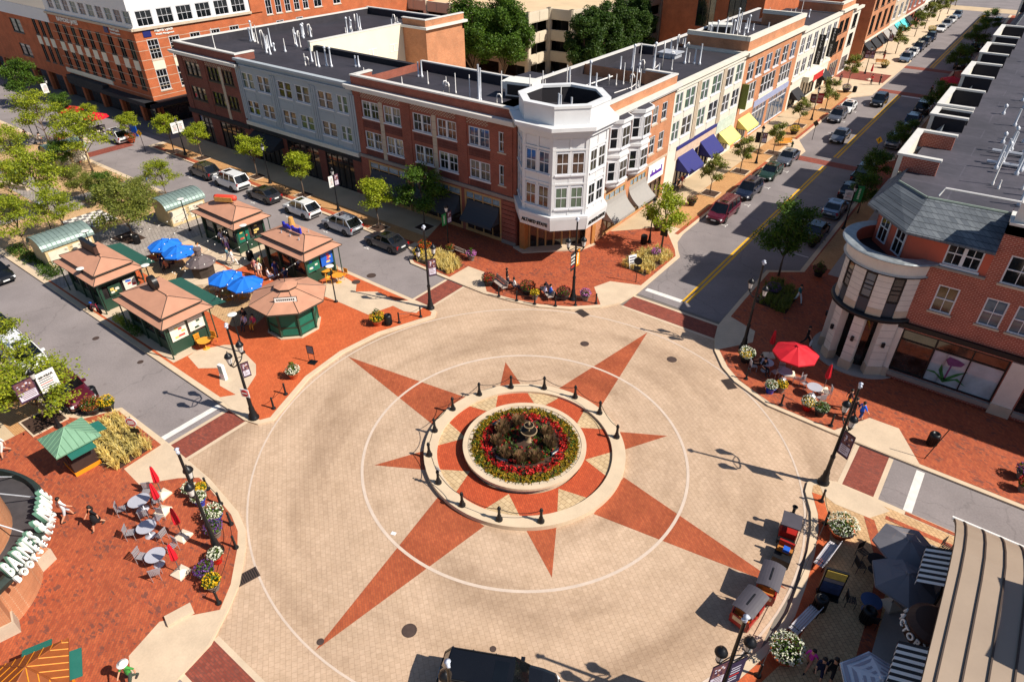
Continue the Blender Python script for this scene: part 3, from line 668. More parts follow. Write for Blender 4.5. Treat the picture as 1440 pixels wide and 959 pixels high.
roof_pipes(b,[(-33,27.8,1.3,0),(-36,29.5,1.5,1),(-35.6,29.6,1.7,1),(-31,28.4,.9,0),(-28.3,26.8,1.9,0),(-28.8,26.4,1.0,3),(-29.4,26.2,1.1,3),(-25.6,25.8,2.3,0),(-25,26.4,3.2,1),(-24.5,26.1,3.0,1),(-24.2,25.5,2.8,1),(-22.4,26.7,2.9,0),(-22.6,26.2,.9,3),(-19.2,26.8,3.0,0),(-18.6,28,3.2,0),(-17.6,25.4,1.7,1),(-34.9,25.9,.8,0)],RZ)
hvac(b,-22.0,29.6,RZ,2.8,2.2,1.6,.2)
mb=MB();mb.box(-20.2,28.4,RZ+.2,-17.6,29.6,RZ+1.3,0);mb.box(-20.4,28.2,RZ+.5,-19,28.4,RZ+1.2,1);part(b,'roof_unit',mb,[mat('rusty_unit',rgb(150,92,66),.8),GALV])

# grey rendered row building
b=thing('grey_row_building','grey rendered shop building with white windows between two brick fronts','building',(-48,24,0))
us=[(-57.6,-55.3),(-54.6,-52.3),(-50.75,-48.3),(-47.6,-45.2),(-43.8,-41.35),(-40.65,-38.95)]
wl=[(a,c,8.85,10.65) for a,c in us];wl2=[(a,c,5.85,7.45) for a,c in us]
st=[(-57.4,-52.3,.12,3.9),(-51.1,-45.3,.12,3.9),(-44.1,-39.4,.12,3.9)]
mb=MB();wall(mb,LW,-58.2,-37.97,4.7,11.9,wl+wl2,0);wall(mb,LW,-58.2,-37.97,0,4.7,st,1);shell(mb,LW,-58.2,-37.97,10,0,RZ,0,left=False,right=False)
for u in(-58.0,-51.5,-44.5,-38.2):
    for k in(-.34,0,.34):LW.box(mb,u+k-.13,u+k+.13,0,.09,5.1,11.0,0)
for a,c in us:
    for z in(7.66,4.98):LW.box(mb,a+.1,c-.1,0,.03,z,z+.75,0)
part(b,'wall',mb,[GREYR,BR_DARK])
mb=MB();LW.box(mb,-58.2,-37.97,-.3,.3,11.9,12.15);LW.box(mb,-58.2,-37.97,0,.18,11.3,11.5);part(b,'cornice',mb,GREYR)
mb=MB();LW.box(mb,-58.2,-37.97,0,.3,4.5,4.95);part(b,'ledge',mb,CREAM)
mb=MB();LW.box(mb,-58.2,-37.97,0,.06,3.92,4.5);part(b,'fascia',mb,CANVK)
windows(b,LW,wl,units=2,rows=2,cols=1,gls=[GL_GREEN,GL_DARK,GL_WARM,GL_BLIND,GL_WARM,GL_GREEN]);windows(b,LW,wl2,units=2,rows=2,cols=1,gls=[GL_DARK,GL_WARM,GL_DARK,GL_GREEN,GL_BLIND,GL_GREEN])
for q in st:storefront(b,LW,*q,5,FRD,GL_SHOP,.9)
awning(b,LW,-57.5,-51.8,3.8,2.7,2.0,CANVK)
rf=MB();rf.box(-58.2,22.05,RZ-.3,-37.97,31.6,RZ);part(b,'roof',rf,ROOFM)
mb=MB();mb.box(-56.2,31.3,RZ,-37.97,31.9,12.2,0);part(b,'rear_parapet',mb,mat('dark_membrane_upstand',rgb(36,33,38),.8))
roof_pipes(b,[(-51,27.2,1.6,1),(-50.2,25.6,1.3,0),(-49.8,25.8,.9,3),(-48.9,26.1,1.5,0),(-48.3,26.0,1.7,1),(-47.9,26.8,1.9,2),(-47.2,26.9,1.9,2),(-45,28.6,1.2,1),(-44.6,28.7,1.2,1),(-41.9,27.0,.6,0)],RZ)

# dark brick end building with its long rear wing
b=thing('dark_brick_row_building','dark brick end building with black windows and long roof wing behind','building',(-65,24,0))
wl=[(-69.75,-66.55,8.65,10.35),(-64.9,-62.35,8.65,10.35),(-61.6,-59.25,8.65,10.35)];wl2=[(a,c,5.7,7.35) for a,c,_,_ in wl]
st=[(-69.9,-66.9,.15,3.6),(-65,-59.5,.15,3.6)]
mb=MB();wall(mb,LW,-71.45,-58.22,0,11.4,wl+wl2+st,0)
SIDE=Fac('y',-71.45,-1);wall(mb,SIDE,21.7,55,0,11.8,[],0)
EF=Fac('y',-55.5,1)
for u in(-70.7,-65.8,-58.8):LW.box(mb,u-.55,u+.55,0,.07,4.3,10.9,0)
for a,c in((-69.9,-66.4),(-65,-59.2)):
    for i in range(int((c-a)/.36)):
        u=a+i*.36
        for j in range(3):LW.box(mb,u+(.18 if j%2 else 0),u+.17+(.18 if j%2 else 0),0,.025,10.42+j*.13,10.49+j*.13,1)
LW.box(mb,-62.25,-61.7,0,.05,4.3,10.6,1)
mb.quad((-71.45,55,0),(-51.5,55,0),(-51.5,55,12),(-71.45,55,12),0)
part(b,'wall',mb,[BR_DARK,STONE])
mb=MB();LW.box(mb,-71.6,-58.2,0,.15,3.75,4.3,0);part(b,'ledge',mb,CANVK)
mb=MB();LW.box(mb,-72,-57.6,-.1,.5,11.1,11.28);LW.box(mb,-72.1,-57.5,-.1,.6,11.28,11.5);mb.box(-58.22,21.4,11.28,-57.5,24.3,11.5);part(b,'cornice',mb,TRIMW)
mb=MB();LW.box(mb,-71.45,-58.0,-.4,0,11.5,12.4,0);mb.box(-58.4,22.1,11.5,-58.0,24.3,12.4,0);mb.box(-71.45,22.1,11.5,-71.05,55,12.4,2);cap(mb,LW,-71.45,-58.0,-.4,0,12.4,1);mb.box(-58.46,22.16,12.4,-57.94,24.36,12.54,1);mb.box(-71.5,22.16,12.4,-71.0,55,12.54,1)
mb.box(-71.45,54.6,11.4,-51.4,55,12.5,2);mb.box(-71.5,54.55,12.5,-51.35,55.05,12.64,1);part(b,'parapet',mb,[BR_DARK,TRIMW,ROOFM])
windows(b,LW,wl+wl2,units=3,rows=2,cols=1,fr=FRD,gls=[GL_QUART,GL_DARK,GL_WARM]);storefront(b,LW,*st[0],3,FRD,GL_SHOP,.9);storefront(b,LW,*st[1],5,FRD,GL_SHOP,.9)
rf=MB();rf.box(-71.05,22.1,RZ-.3,-58.22,54.6,RZ);rf.box(-58.22,31.9,RZ-.3,-56,54.6,RZ);rf.box(-56,47.2,RZ-.3,-51.8,54.6,RZ);part(b,'roof',rf,ROOFM)
mb=MB();mb.box(-56.2,30.9,0,-55.8,47,12.6,0);mb.box(-56.24,30.86,12.6,-55.76,47,12.74,1)
part(b,'courtyard_wall',mb,[PANEL,TRIMW])
for y in(40.2,44.2):window(b,Fac('y',-55.8,1),y,y+1.5,9.3,10.3,units=2,rows=1,cols=2,sash=False,sill=False,gl=GL_DARK,w=.06)
mb=MB();mb.box(-55.8,47,0,-51.4,47.4,12.3,0);mb.box(-51.8,47.4,0,-51.4,55,12.3,0);part(b,'stair_tower',mb,[BR_ORANGE])
mb=MB();mb.box(-56.3,46.6,12.3,-50.9,47.0,12.6,0);mb.box(-51.4,47.0,12.3,-50.9,55.3,12.6,0);mb.box(-55.8,47.0,12.6,-51.4,47.4,13.4,1);mb.box(-51.8,47.4,12.6,-51.4,55,13.4,1);mb.box(-55.9,46.95,13.4,-51.35,47.45,13.52,0);mb.box(-51.85,47.45,13.4,-51.35,55.05,13.52,0);part(b,'tower_cornice',mb,[TRIMW,BR_ORANGE])
pp=[]
rr=random.Random(3)
for(cx,cy,n) in((-66.5,30,5),(-62.5,28.6,6),(-64.5,37,7),(-59.8,31.5,6),(-61,43,9),(-58.5,40,5),(-57.6,47.5,6),(-59,27.5,4)):
    for i in range(n):pp.append((cx+rr.uniform(-1.4,1.4),cy+rr.uniform(-1.4,1.4),rr.choice((.7,1.1,1.4,1.8,2.2)),rr.choice((0,0,1,1,2,3))))
roof_pipes(b,pp,RZ);roof_pipes(b,[(-66.8,24.6,2.4,0),(-64.5,45,1.4,1)],RZ)

# white octagonal corner building
b=thing('white_corner_bay_building','white octagonal corner building with bay windows above the shop entrance','building',(-13.3,23.4,0))
oc=lambda r,c=(-13.3,23.45):[(c[0]+r/cos(pi/8)*cos(radians(22.5+45*k)),c[1]+r/cos(pi/8)*sin(radians(22.5+45*k))) for k in range(8)]
mb=MB();mb.prism(oc(3.55),4.9,13.0,0,bottom=True);bay=part(b,'bay',mb,[BAYW])
mb=MB()
for r,z0,z1 in((3.72,4.75,5.05),(4.0,5.05,5.3),(3.66,8.05,8.2),(3.66,10.95,11.1),(3.68,11.95,12.2),(3.95,12.2,12.5),(4.35,12.7,13.0),(4.15,12.5,12.7)):
    mb.prism(oc(r),z0,z1,0)
part(b,'cornice',mb,[BAYW])
mb=MB();o1,o2=oc(3.55),oc(3.1)
for i in range(8):
    a,c,d,e=o1[i],o1[(i+1)%8],o2[(i+1)%8],o2[i]
    for z0,z1,m,q in((13.0,14.3,0,0),(14.3,14.5,0,.08)):
        A,B_,Cc,D=oc(3.55+q)[i],oc(3.55+q)[(i+1)%8],oc(3.1-q)[(i+1)%8],oc(3.1-q)[i]
        mb.add([(*A,z0),(*B_,z0),(*Cc,z0),(*D,z0),(*A,z1),(*B_,z1),(*Cc,z1),(*D,z1)],[(4,5,6,7),(0,1,5,4),(2,3,7,6),(1,2,6,5),(3,0,4,7),(0,3,2,1)],0)
    for A,B_ in((oc(3.09)[i],oc(3.09)[(i+1)%8]),):mb.quad((*A,13.0),(*B_,13.0),(*B_,14.3),(*A,14.3),1)
part(b,'parapet',mb,[BAYW,mat('dark_membrane_upstand',rgb(36,33,38),.8)])
mb=MB();mb.prism(oc(3.12),12.9,13.02,0);part(b,'roof',mb,ROOFM);roof_pipes(b,[(-13.7,23.3,1.5,1),(-13.3,23.0,1.5,1),(-14.1,24.2,1.8,0),(-12.8,23.9,1.2,1)],13.02)
# faces that look to the street: -Y, the two diagonals, +X; local frames by rotation
class Diag:
    def __init__(s,ang,r):
        s.n=(cos(radians(ang)),sin(radians(ang)));s.d=(-s.n[1],s.n[0]);s.r=r;s.rz=radians(ang+90)
    def p(s,u,w,z):return(-13.3+s.n[0]*(s.r+w)+s.d[0]*u,23.45+s.n[1]*(s.r+w)+s.d[1]*u,z)
    def box(s,mb,u0,u1,w0,w1,z0,z1,m=0):
        P=[s.p(u,w,z) for z in(z0,z1) for u,w in((u0,w0),(u1,w0),(u1,w1),(u0,w1))]
        return mb.add(P,[(0,3,2,1),(4,5,6,7),(0,1,5,4),(1,2,6,5),(2,3,7,6),(3,0,4,7)],m)
tr=MB()
for ang in(-135,-90,-45,0):
    F=Diag(ang,3.55)
    for u in(-1.38,1.38):F.box(tr,u-.16,u+.16,0,.1,5.3,11.95)
    F.box(tr,-.11,.11,0,.07,5.3,11.95);F.box(tr,-1.22,1.22,0,.05,8.2,8.75);F.box(tr,-1.22,1.22,0,.04,5.3,5.8);F.box(tr,-1.22,-.13,0,.03,11.15,11.9);F.box(tr,.13,1.22,0,.03,11.15,11.9)
    for k,(z0,z1) in enumerate(((5.95,7.85),(8.95,10.8))):
        for j,(u0,u1) in enumerate(((-1.2,-.12),(.12,1.2))):
            gl={-135:GL_BLUE,-90:(GL_WARM,GL_BLUE)[k],-45:(GL_GREEN,GL_WARM)[k],0:(GL_DARK,GL_BLIND)[k]}[ang]
            window(b,F,u0,u1,z0,z1,1,2,2,True,True,False,FRW,gl,w=.11,flat=True)
part(b,'pilasters',tr,[BAYW])
sg=MB()
for ang in(-135,-90,-45,0,45):
    F=Diag(ang,4.0)
    h=4.0*math.tan(pi/8)
    sg.add([F.p(-h,-.0,5.04),F.p(h,-.0,5.04),F.p(h*.985,-.15,4.0),F.p(-h*.985,-.15,4.0),F.p(-h,-.3,5.04),F.p(h,-.3,5.04),F.p(h*.9,-.45,4.0),F.p(-h*.9,-.45,4.0)],[(0,1,2,3),(4,7,6,5),(3,2,6,7)],0)
sgn=part(b,'sign_band',sg,[BAYW])
for ang,u in((-90,0),(0,0)):
    F=Diag(ang,3.94);lettering(b,F,u,4.5,"ALTAR'D STATE",.42,SIGNK,.04,.03,xs=.92)
mb=MB();mb.prism(oc(3.3),3.85,4.05,0);part(b,'soffit',mb,mat('soffit_brown',rgb(120,92,70),.8))
for(x,y) in((-16.05,21.75),(-11.55,26.5)):
    mb=MB();mb.box(x-.3,y-.3,.12,x+.3,y+.3,4.9);part(b,'timber_column',mb,[mat('oak_timber',rgb(176,116,62),.6,var=.2,scale=3)])
en=MB();A,B_=(-15.75,22.2),(-11.9,26.1)
en.add([(*A,.14),(*B_,.14),(*B_,4.0),(*A,4.0)],[(0,1,2,3)],0)
for i in range(8):
    t=i/7;x,y=A[0]+(B_[0]-A[0])*t+.03,A[1]+(B_[1]-A[1])*t-.03;en.box(x-.06,y-.06,.14,x+.06,y+.06,4.0,1)
en.tube([(A[0],A[1]-.05,2.7),(B_[0],B_[1]-.05,2.7)],.06,4,1)
part(b,'shop_entrance',en,[GL_SHOP,TAN])
mb=MB();mb.prism([(-17.0,21.3),(-15.6,20.9),(-11.5,24.7),(-11.0,26.5),(-12.2,27),(-15.8,23)],.12,.26,0);part(b,'entrance_step',mb,CONC)
mb=MB();mb.box(-16.9,22.1,4.9,-11.8,27.0,12.9,0);part(b,'core',mb,BR_BROWN)

# orange brick building with two white oriel bays
b=thing('orange_brick_row_building','orange brick building with two white oriel bays and grey awnings','building',(-15,33,0))
sw=[(36.75,37.9,9,10.75),(38.75,39.9,9,10.75),(36.75,37.9,5.95,7.8),(38.75,39.9,5.95,7.8),(26.35,27.0,9,10.75),(26.35,27.0,5.95,7.8)]
st=[(28.4,32.4,.3,4.5),(33.3,36.8,.3,4.5),(37.4,40.6,.15,2.7)]
mb=MB();wall(mb,RWF,25.2,41.4,0,12.1,sw+st,0);RWF.box(mb,25.2,41.4,0,.06,4.75,5.0,1);shell(mb,RWF,25.2,41.4,11,0,12.6,0,back=False,left=False)
part(b,'wall',mb,[BR_ORANGE,STONE])
mb=MB();RWF.box(mb,26.2,41.9,-.1,.5,11.85,12.15);RWF.box(mb,26.2,41.8,-.1,.35,11.65,11.85);RWF.box(mb,41.4,41.9,-1.6,-.1,11.85,12.15);part(b,'cornice',mb,TRIMW)
mb=MB();RWF.box(mb,26.6,41.4,-.4,0,12.15,12.95,0);RWF.box(mb,41.0,41.4,-3.4,-.4,RZ,12.95,0);cap(mb,RWF,26.6,41.4,-.4,0,12.95,1);cap(mb,RWF,41.0,41.4,-3.4,-.46,12.95,1);part(b,'parapet',mb,[BR_ORANGE,TRIMW])
windows(b,RWF,sw,lintel=True,lm=STONE,gls=[GL_HALF,GL_DARK,GL_QUART,GL_BLIND])
for y0,y1 in((28.1,31.2),(32.2,35.3)):
    mb=MB();c0,c1=y0+.75,y1-.75;pr=[(-11.4,y0),(-10.5,c0),(-10.5,c1),(-11.4,y1)]
    mb.prism(pr,5.4,11.5,0);mb.prism([(-11.4,y0-.1),(-10.38,c0-.06),(-10.38,c1+.06),(-11.4,y1+.1)],8.15,8.4,0);mb.prism([(-11.4,y0-.15),(-10.3,c0-.1),(-10.3,c1+.1),(-11.4,y1+.15)],11.3,11.62,0);mb.prism([(-11.4,y0+.5),(-10.8,c0+.2),(-10.8,c1-.2),(-11.4,y1-.5)],5.1,5.4,0)
    mb.add([(-11.4,y0,11.62),(-10.4,c0,11.62),(-10.4,c1,11.62),(-11.4,y1,11.62),(-11.4,c0,12.0),(-11.4,c1,12.0)],[(0,1,4),(1,2,5,4),(2,3,5)],1)
    ob=part(b,'oriel_bay',mb,[BAYW,ROOFM])
    FO=Fac('y',-10.5,1);
    for z0,z1 in((9.0,10.9),(5.95,7.8)):
        window(b,FO,c0+.08,c1-.08,z0,z1,1,2,2,gl=GL_BLIND,w=.11,flat=True)
        for s,ang,yc in((-1,-39.8,(y0+c0)/2),(1,39.8,(y1+c1)/2)):
            fm,gm=win_meshes(.95,z1-z0,1,1,2,True,True,False,FRW,(GL_DARK,GL_BLIND)[s>0],None,True)
            bl=b.location;q=put('window',fm,b,(-10.95+.04-bl.x,yc+s*.035-bl.y,z0),pi/2+radians(ang));put('pane',gm,q)
for a,c,z0,z1 in st[:2]:
    storefront(b,RWF,a,c,z0,z1,4,TAN,panemat('bright_shop_pane',rgb(150,128,100),.08,.6,.8),.8,-.06,GL_LEAD,th=.16);awning(b,RWF,a-.1,c+.1,3.75,2.0,1.3,CANVG,curve=.5)
storefront(b,RWF,*st[2],3,FRD,GL_WARM)
mb=MB();RWF.box(mb,37.1,40.7,0,.1,2.85,4.7);part(b,'sign_board',mb,SIGNW);mb=MB()
for k,h in enumerate((.3,.62,.34,.3,.55,.32,.3,.34,.32,.7)):RWF.box(mb,37.55+k*.27,37.78+k*.27,.1,.13,3.45,3.45+h)
part(b,'sign_script',mb,mat('sign_purple',rgb(84,40,160),.5,var=0))
rf=MB();rf.box(-22.4,25.2,RZ-.3,-11.8,41.0,RZ);part(b,'roof',rf,ROOFM)
mb=MB();mb.box(-22.8,32.0,10,-22.4,54.2,12.5,0);mb.box(-22.86,31.96,12.5,-22.34,54.2,12.62,1);part(b,'rear_parapet',mb,[ROOFM,TRIMW])
mb=MB();mb.tube([(-15.5,36,RZ+.06),(-15.2,39,RZ+.06),(-16.2,44,RZ+.06),(-17.6,50,RZ+.06)],.05,6);mb.tube([(-19.2,27,RZ+.3),(-18.6,41,RZ+.3)],.07,6);part(b,'conduit',mb,PVC)
roof_pipes(b,[(-19.5,33.5,2.6,0),(-20.4,31,1.6,0),(-18.6,36.4,2.4,2),(-18.2,37.0,1.4,1),(-17.5,38.4,1.0,3),(-17.0,39,1.1,0),(-16.6,39.8,2.1,0),(-16.2,40.5,.9,3),(-14.8,38.2,3.3,0),(-14.5,38.6,2.0,0),(-14.2,38.8,2.0,0),(-14.9,39.8,.6,0),(-20.8,36,1.8,1),(-16.6,29.5,2.8,0),(-17.5,30.5,1.6,1)],RZ)

# cream panelled building, navy and yellow awnings
b=thing('cream_row_building','cream panelled building with navy and pale yellow awnings','building',(-15,51,0))
us=[(41.8,43.5),(44.2,46.6),(48.2,50.2),(51.2,53.8),(55.2,57.4),(58.2,60.4)]
wl=[(a,c,8.85,10.95) for a,c in us];wl2=[(a,c,5.9,8.0) for a,c in us]
st=[(44.0,48.2,.3,3.4),(49,53.2,.3,3.4),(55.2,59.8,.3,3.5)]
mb=MB();wall(mb,RWF,41.42,60.9,0,11.8,wl+wl2+st,0);shell(mb,RWF,41.42,60.9,11,0,RZ,0,back=False,left=False)
for u in(47.4,54.5):
    for k in(-.34,0,.34):RWF.box(mb,u+k-.13,u+k+.13,0,.1,5.0,11.2,1)
for a,c in us:
    for z in(8.1,5.0):RWF.box(mb,a+.05,c-.05,0,.03,z+.02,z+.7,0)
part(b,'wall',mb,[CREAM,STONE])
mb=MB();RWF.box(mb,41.42,60.9,-.35,.32,11.75,12.05);RWF.box(mb,41.42,60.9,0,.16,11.3,11.5);part(b,'cornice',mb,CREAM)
mb=MB();RWF.box(mb,43.6,54.6,0,.12,4.6,5.0,0);RWF.box(mb,43.6,54.6,0,.05,3.5,4.6,1);RWF.box(mb,54.8,60.4,0,.05,3.6,5.0,2);part(b,'fascia',mb,[CANVN,mat('fascia_pink',rgb(206,180,160),.6),mat('fascia_green',rgb(190,202,190),.6)])
windows(b,RWF,wl,units=2,rows=2,cols=1,gls=[GL_GREEN,GL_GREEN,GL_GREEN,GL_GREEN,GL_BLIND,GL_GREEN]);windows(b,RWF,wl2,units=2,rows=2,cols=1,gls=[GL_GREEN,GL_BLIND,GL_GREEN,GL_DARK,GL_BLIND,GL_DARK])
for q in st:storefront(b,RWF,*q,4,CANVN if q[0]<54 else FRW,GL_SHOP)
awning(b,RWF,44.2,48.2,3.7,2.2,1.7,CANVN);awning(b,RWF,50.2,54.0,3.9,2.3,1.7,CANVN);awning(b,RWF,56,60,3.4,2.3,1.5,CANVY)
rf=MB();rf.box(-22.4,41.42,RZ-.3,-11.75,60.9,RZ);part(b,'roof',rf,ROOFM)
mb=MB();mb.box(-22.8,54.2,11,-20.6,54.6,12.5,0);mb.box(-20.9,54.6,10,-20.5,73,12.5,0);mb.box(-22.86,54.15,12.5,-20.5,54.65,12.62,1);mb.box(-20.96,54.66,12.5,-20.44,73,12.62,1);part(b,'rear_parapet',mb,[ROOFM,TRIMW])
rr=random.Random(5);pp=[]
for(cx,cy,n) in((-18.5,45.5,7),(-16,47,7),(-18,55,5),(-14.6,51.5,4),(-19,60,4)):
    for i in range(n):pp.append((cx+rr.uniform(-1.2,1.2),cy+rr.uniform(-1.6,1.6),rr.choice((.8,1.1,1.6,2.2,2.8)),rr.choice((0,0,1,1,2,3))))
roof_pipes(b,pp,RZ);mb=MB();mb.box(-19.4,53.5,RZ,-17.4,55.4,RZ+.5);mb.box(-19.6,53.3,RZ+.5,-17.2,55.6,RZ+.62);part(b,'roof_hatch',mb,GALV)

# orange brick building with the white raised parapet
b=thing('tall_parapet_row_building','orange brick building with tall white capped parapet beyond the yellow awning','building',(-15,71,0))
top=[(y,y+2.2,8.2,10.4) for y in(62.2,65.3,68.6,71.9,75.2,78.6)]
low=[(62.0,66.4,5.3,7.7),(68.4,73.8,5.3,7.7),(75.6,80.4,5.3,7.7)]
st=[(62.2,65.8,.3,3.4),(67,72.4,.3,3.9),(73.4,81,.3,3.9)]
mb=MB();wall(mb,RWF,60.92,82.4,0,11.4,top+low+st,0);shell(mb,RWF,60.92,82.4,9,0,11.9,0,back=False)
for a,c,z0,z1 in low:RWF.box(mb,a-.1,c+.1,0,.05,4.3,5.28,1)
part(b,'wall',mb,[BR_ORANGE,CREAM])
mb=MB();RWF.box(mb,60.9,82.9,-.1,.5,11.5,11.95);RWF.box(mb,60.4,60.92,-8,.5,11.5,11.95);part(b,'cornice',mb,CREAM)
mb=MB();RWF.box(mb,60.92,82.4,-.4,0,11.95,13.1,0);RWF.box(mb,60.92,61.3,-8,-.4,11.6,13.1,0);RWF.box(mb,82.0,82.4,-6,-.4,11.6,13.1,0);cap(mb,RWF,60.92,82.4,-.4,0,13.1,1,.5);cap(mb,RWF,60.92,61.3,-8,-.46,13.1,1,.5);cap(mb,RWF,82.0,82.4,-6,-.46,13.1,1,.5);part(b,'parapet',mb,[BR_ORANGE,CREAM])
windows(b,RWF,top,units=2,rows=2,cols=1,gls=[GL_QUART,GL_DARK,GL_BLUE]);windows(b,RWF,low,units=4,rows=2,cols=1,gls=[GL_BLIND,GL_DARK])
for q in st:storefront(b,RWF,*q,4,FRW,GL_BLUE if q[0]>66 else GL_SHOP,.8)
awning(b,RWF,62,66,3.6,2.5,1.5,CANVY);mb=MB();RWF.box(mb,61.15,61.35,0,.9,5.2,8.2);part(b,'blade_sign',mb,mat('sign_olive',rgb(96,104,40),.6,var=0))
mb=MB();RWF.box(mb,67,81,0,.08,4.0,4.8);part(b,'fascia',mb,mat('fascia_blue',rgb(150,158,190),.6))
rf=MB();rf.box(-20.4,60.92,RZ-.3,-11.8,82.4,RZ);part(b,'roof',rf,ROOFM)
mb=MB();mb.box(-20.9,73,10,-20.5,90,12.5,0);mb.box(-20.96,73,12.5,-20.44,90,12.62,1);part(b,'rear_parapet',mb,[ROOFM,TRIMW])
rr=random.Random(8);pp=[(-17+rr.uniform(-2,3),64+rr.uniform(0,14),rr.choice((.9,1.4,2.0,2.6)),rr.choice((0,1,1,2))) for i in range(18)]
roof_pipes(b,pp,RZ);hvac(b,-18.6,70,RZ,2.6,2,1.6,.4)

# white building with two vertical banners
b=thing('white_row_building','white row building hung with two black vertical banners','building',(-15,92,0))
us=[(83.2,85),(86,88),(89.4,91.2),(92.6,94.6),(96,98),(99.4,101.2)]
wl=[(a,c,8.0,10.2) for a,c in us];wl2=[(a,c,4.9,7.0) for a,c in us]
st=[(83.2,86.6,.3,2.6),(88.6,95.8,.3,3.0),(97.2,101,.3,2.7)]
mb=MB();wall(mb,RWF,82.42,102.2,0,11.2,wl+wl2+st,0);shell(mb,RWF,82.42,102.2,9,0,11.2,0,back=False);part(b,'wall',mb,[CREAM])
mb=MB();RWF.box(mb,82.42,102.2,-.35,.35,11.0,11.4);RWF.box(mb,82.42,102.2,0,.2,4.0,4.3);part(b,'cornice',mb,CREAM)
windows(b,RWF,wl+wl2,units=2,rows=2,cols=1,gls=[GL_HALF,GL_QUART,GL_DARK]);
for q in st:storefront(b,RWF,*q,4,FRD,GL_SHOP)
mb=MB();RWF.box(mb,88.2,96.4,0,1.0,3.2,4.0,0);RWF.box(mb,90.6,95.8,1.0,1.05,2.9,3.9,1);part(b,'portal',mb,[PANEL,mat('sign_red',rgb(190,36,40),.5,var=.08)])
awning(b,RWF,83.6,87,2.8,1.6,1.3,CANVK);awning(b,RWF,98,101.4,2.9,1.7,1.3,CANVK)
for y in(91.4,98.2):
    mb=MB();mb.box(-11.2,y-.05,5.3,-10.2,y+.05,9.6);part(b,'banner_sign',mb,SIGNK)
    FB=Fac('x',y-.05,-1)
    for k,ch in enumerate('BALLY HOUSE'):lettering(b,FB,-10.7,9.3-k*.37,ch,.42,SIGNW,.01,.01)
    FB=Fac('y',-10.2,1)
    for k,ch in enumerate('BALLY HOUSE'):pass
rf=MB();rf.box(-20.4,82.42,RZ-.7,-11.75,102.2,11.1);part(b,'roof',rf,ROOFM)
rr=random.Random(9);pp=[(-17+rr.uniform(-2,3),84+rr.uniform(0,15),rr.choice((.9,1.4,2.0)),rr.choice((0,1,1,2))) for i in range(12)]
roof_pipes(b,pp,11.1)

# narrow orange brick end building before the side street
b=thing('narrow_end_building','narrow orange brick and white end building before the side street','building',(-15,108,0))
us=[(103.2,105.6),(106.6,109)];wl=[(a,c,7.8,9.8) for a,c in us]+[(a,c,4.7,6.7) for a,c in us]+[(112,114.6,7.6,9.8),(112,114.6,4.7,6.7)]
st=[(103.4,108.6,.3,3.2),(111,115,.3,3.0)]
mb=MB();wall(mb,RWF,102.22,110.4,0,11.3,[q for q in wl+st if q[0]<110],0);wall(mb,RWF,110.4,116,0,10.6,[q for q in wl+st if q[0]>110],1);shell(mb,RWF,102.22,116,9,0,10.6,0,back=False);part(b,'wall',mb,[BR_ORANGE,CREAM])
mb=MB();RWF.box(mb,102.2,110.8,-.1,.5,11.2,11.6);RWF.box(mb,110.8,116.2,-.1,.4,10.5,10.9);part(b,'cornice',mb,CREAM)
mb=MB();RWF.box(mb,102.22,110.4,-.4,0,11.6,12.4,0);RWF.box(mb,102.22,102.6,-7,-.4,11,12.4,0);cap(mb,RWF,102.22,110.4,-.4,0,12.4,1,.3);cap(mb,RWF,102.22,102.6,-7,-.46,12.4,1,.3);part(b,'parapet',mb,[BR_ORANGE,CREAM])
windows(b,RWF,wl,units=2,rows=2,cols=1,fr=FRD,gls=[GL_DARK])
for q in st:storefront(b,RWF,*q,4,FRW,GL_SHOP)
rf=MB();rf.box(-20.4,102.22,10.2,-11.8,116,10.5);part(b,'roof',rf,ROOFM)

# low roof in the court behind
b=thing('low_rear_building','low flat roofed rear building in the court behind the corner block','building',(-26,38,0))
mb=MB();mb.box(-30.5,36.5,0,-22.9,42.5,10.2);part(b,'wall',mb,GREYR)
mb=MB();mb.box(-30.6,36.4,10.2,-22.85,42.6,10.5);part(b,'roof',mb,ROOFM);roof_pipes(b,[(-24.6,38.6,1.2,2),(-24,41.5,.7,2)],10.5)

# ---------------------------------------------------------------- right hand building with the round tower
SF=Fac('x',21.3,-1);WF=Fac('y',11.9,-1)
STONEL=mat('tower_limestone',rgb(222,212,200),.8,var=.12,scale=.9,fine=.08)
STUCCO=mat('red_stucco',rgb(188,92,70),.85,var=.08,scale=1.0,fine=.05)
SLATE=brickwall('slate_shingles',rgb(112,118,124),rgb(88,94,102),rgb(60,64,70),.34,.2,.012)
b=thing('round_tower_building','red brick corner building with round stone tower and slate mansard roof','building',(20,30,0))
w3=[(16.65,18.6,9.3,10.85)];w4=[(19.85,21.4,9.0,10.85)];w2=[(17.0,18.2,6.0,7.9),(19.65,20.85,6.0,7.9),(21.3,22.5,6.0,7.9),(24.4,25.6,6.0,7.9),(26.6,27.8,6.0,7.9),(24.4,26,9,10.85),(27.2,28.8,9,10.85)]
st=[(16.1,22.3,.8,4.15),(23.6,29.8,.8,4.15)]
mb=MB();wall(mb,SF,15.3,19.05,0,9.1,[q for q in w2+st if q[1]<19]+[(16.1,19.05,.8,4.15)],0);wall(mb,SF,15.8,19.05,9.1,11.0,w3,1)
wall(mb,SF,19.05,70,0,12.6,[(19.05,22.3,.8,4.15),st[1]]+w4+[q for q in w2 if q[0]>19],0)
mb.quad((19.05,21.3,9.1),(19.05,24.6,9.1),(19.05,24.6,12.6),(19.05,21.3,12.6),0)
for u0,u1 in((15.0,16.1),(22.35,23.5),(29.9,31)):
    SF.box(mb,u0,u1,0,.12,.9,4.2,2)
    SF.box(mb,u0-.04,u1+.04,0,.2,0,.9,3)
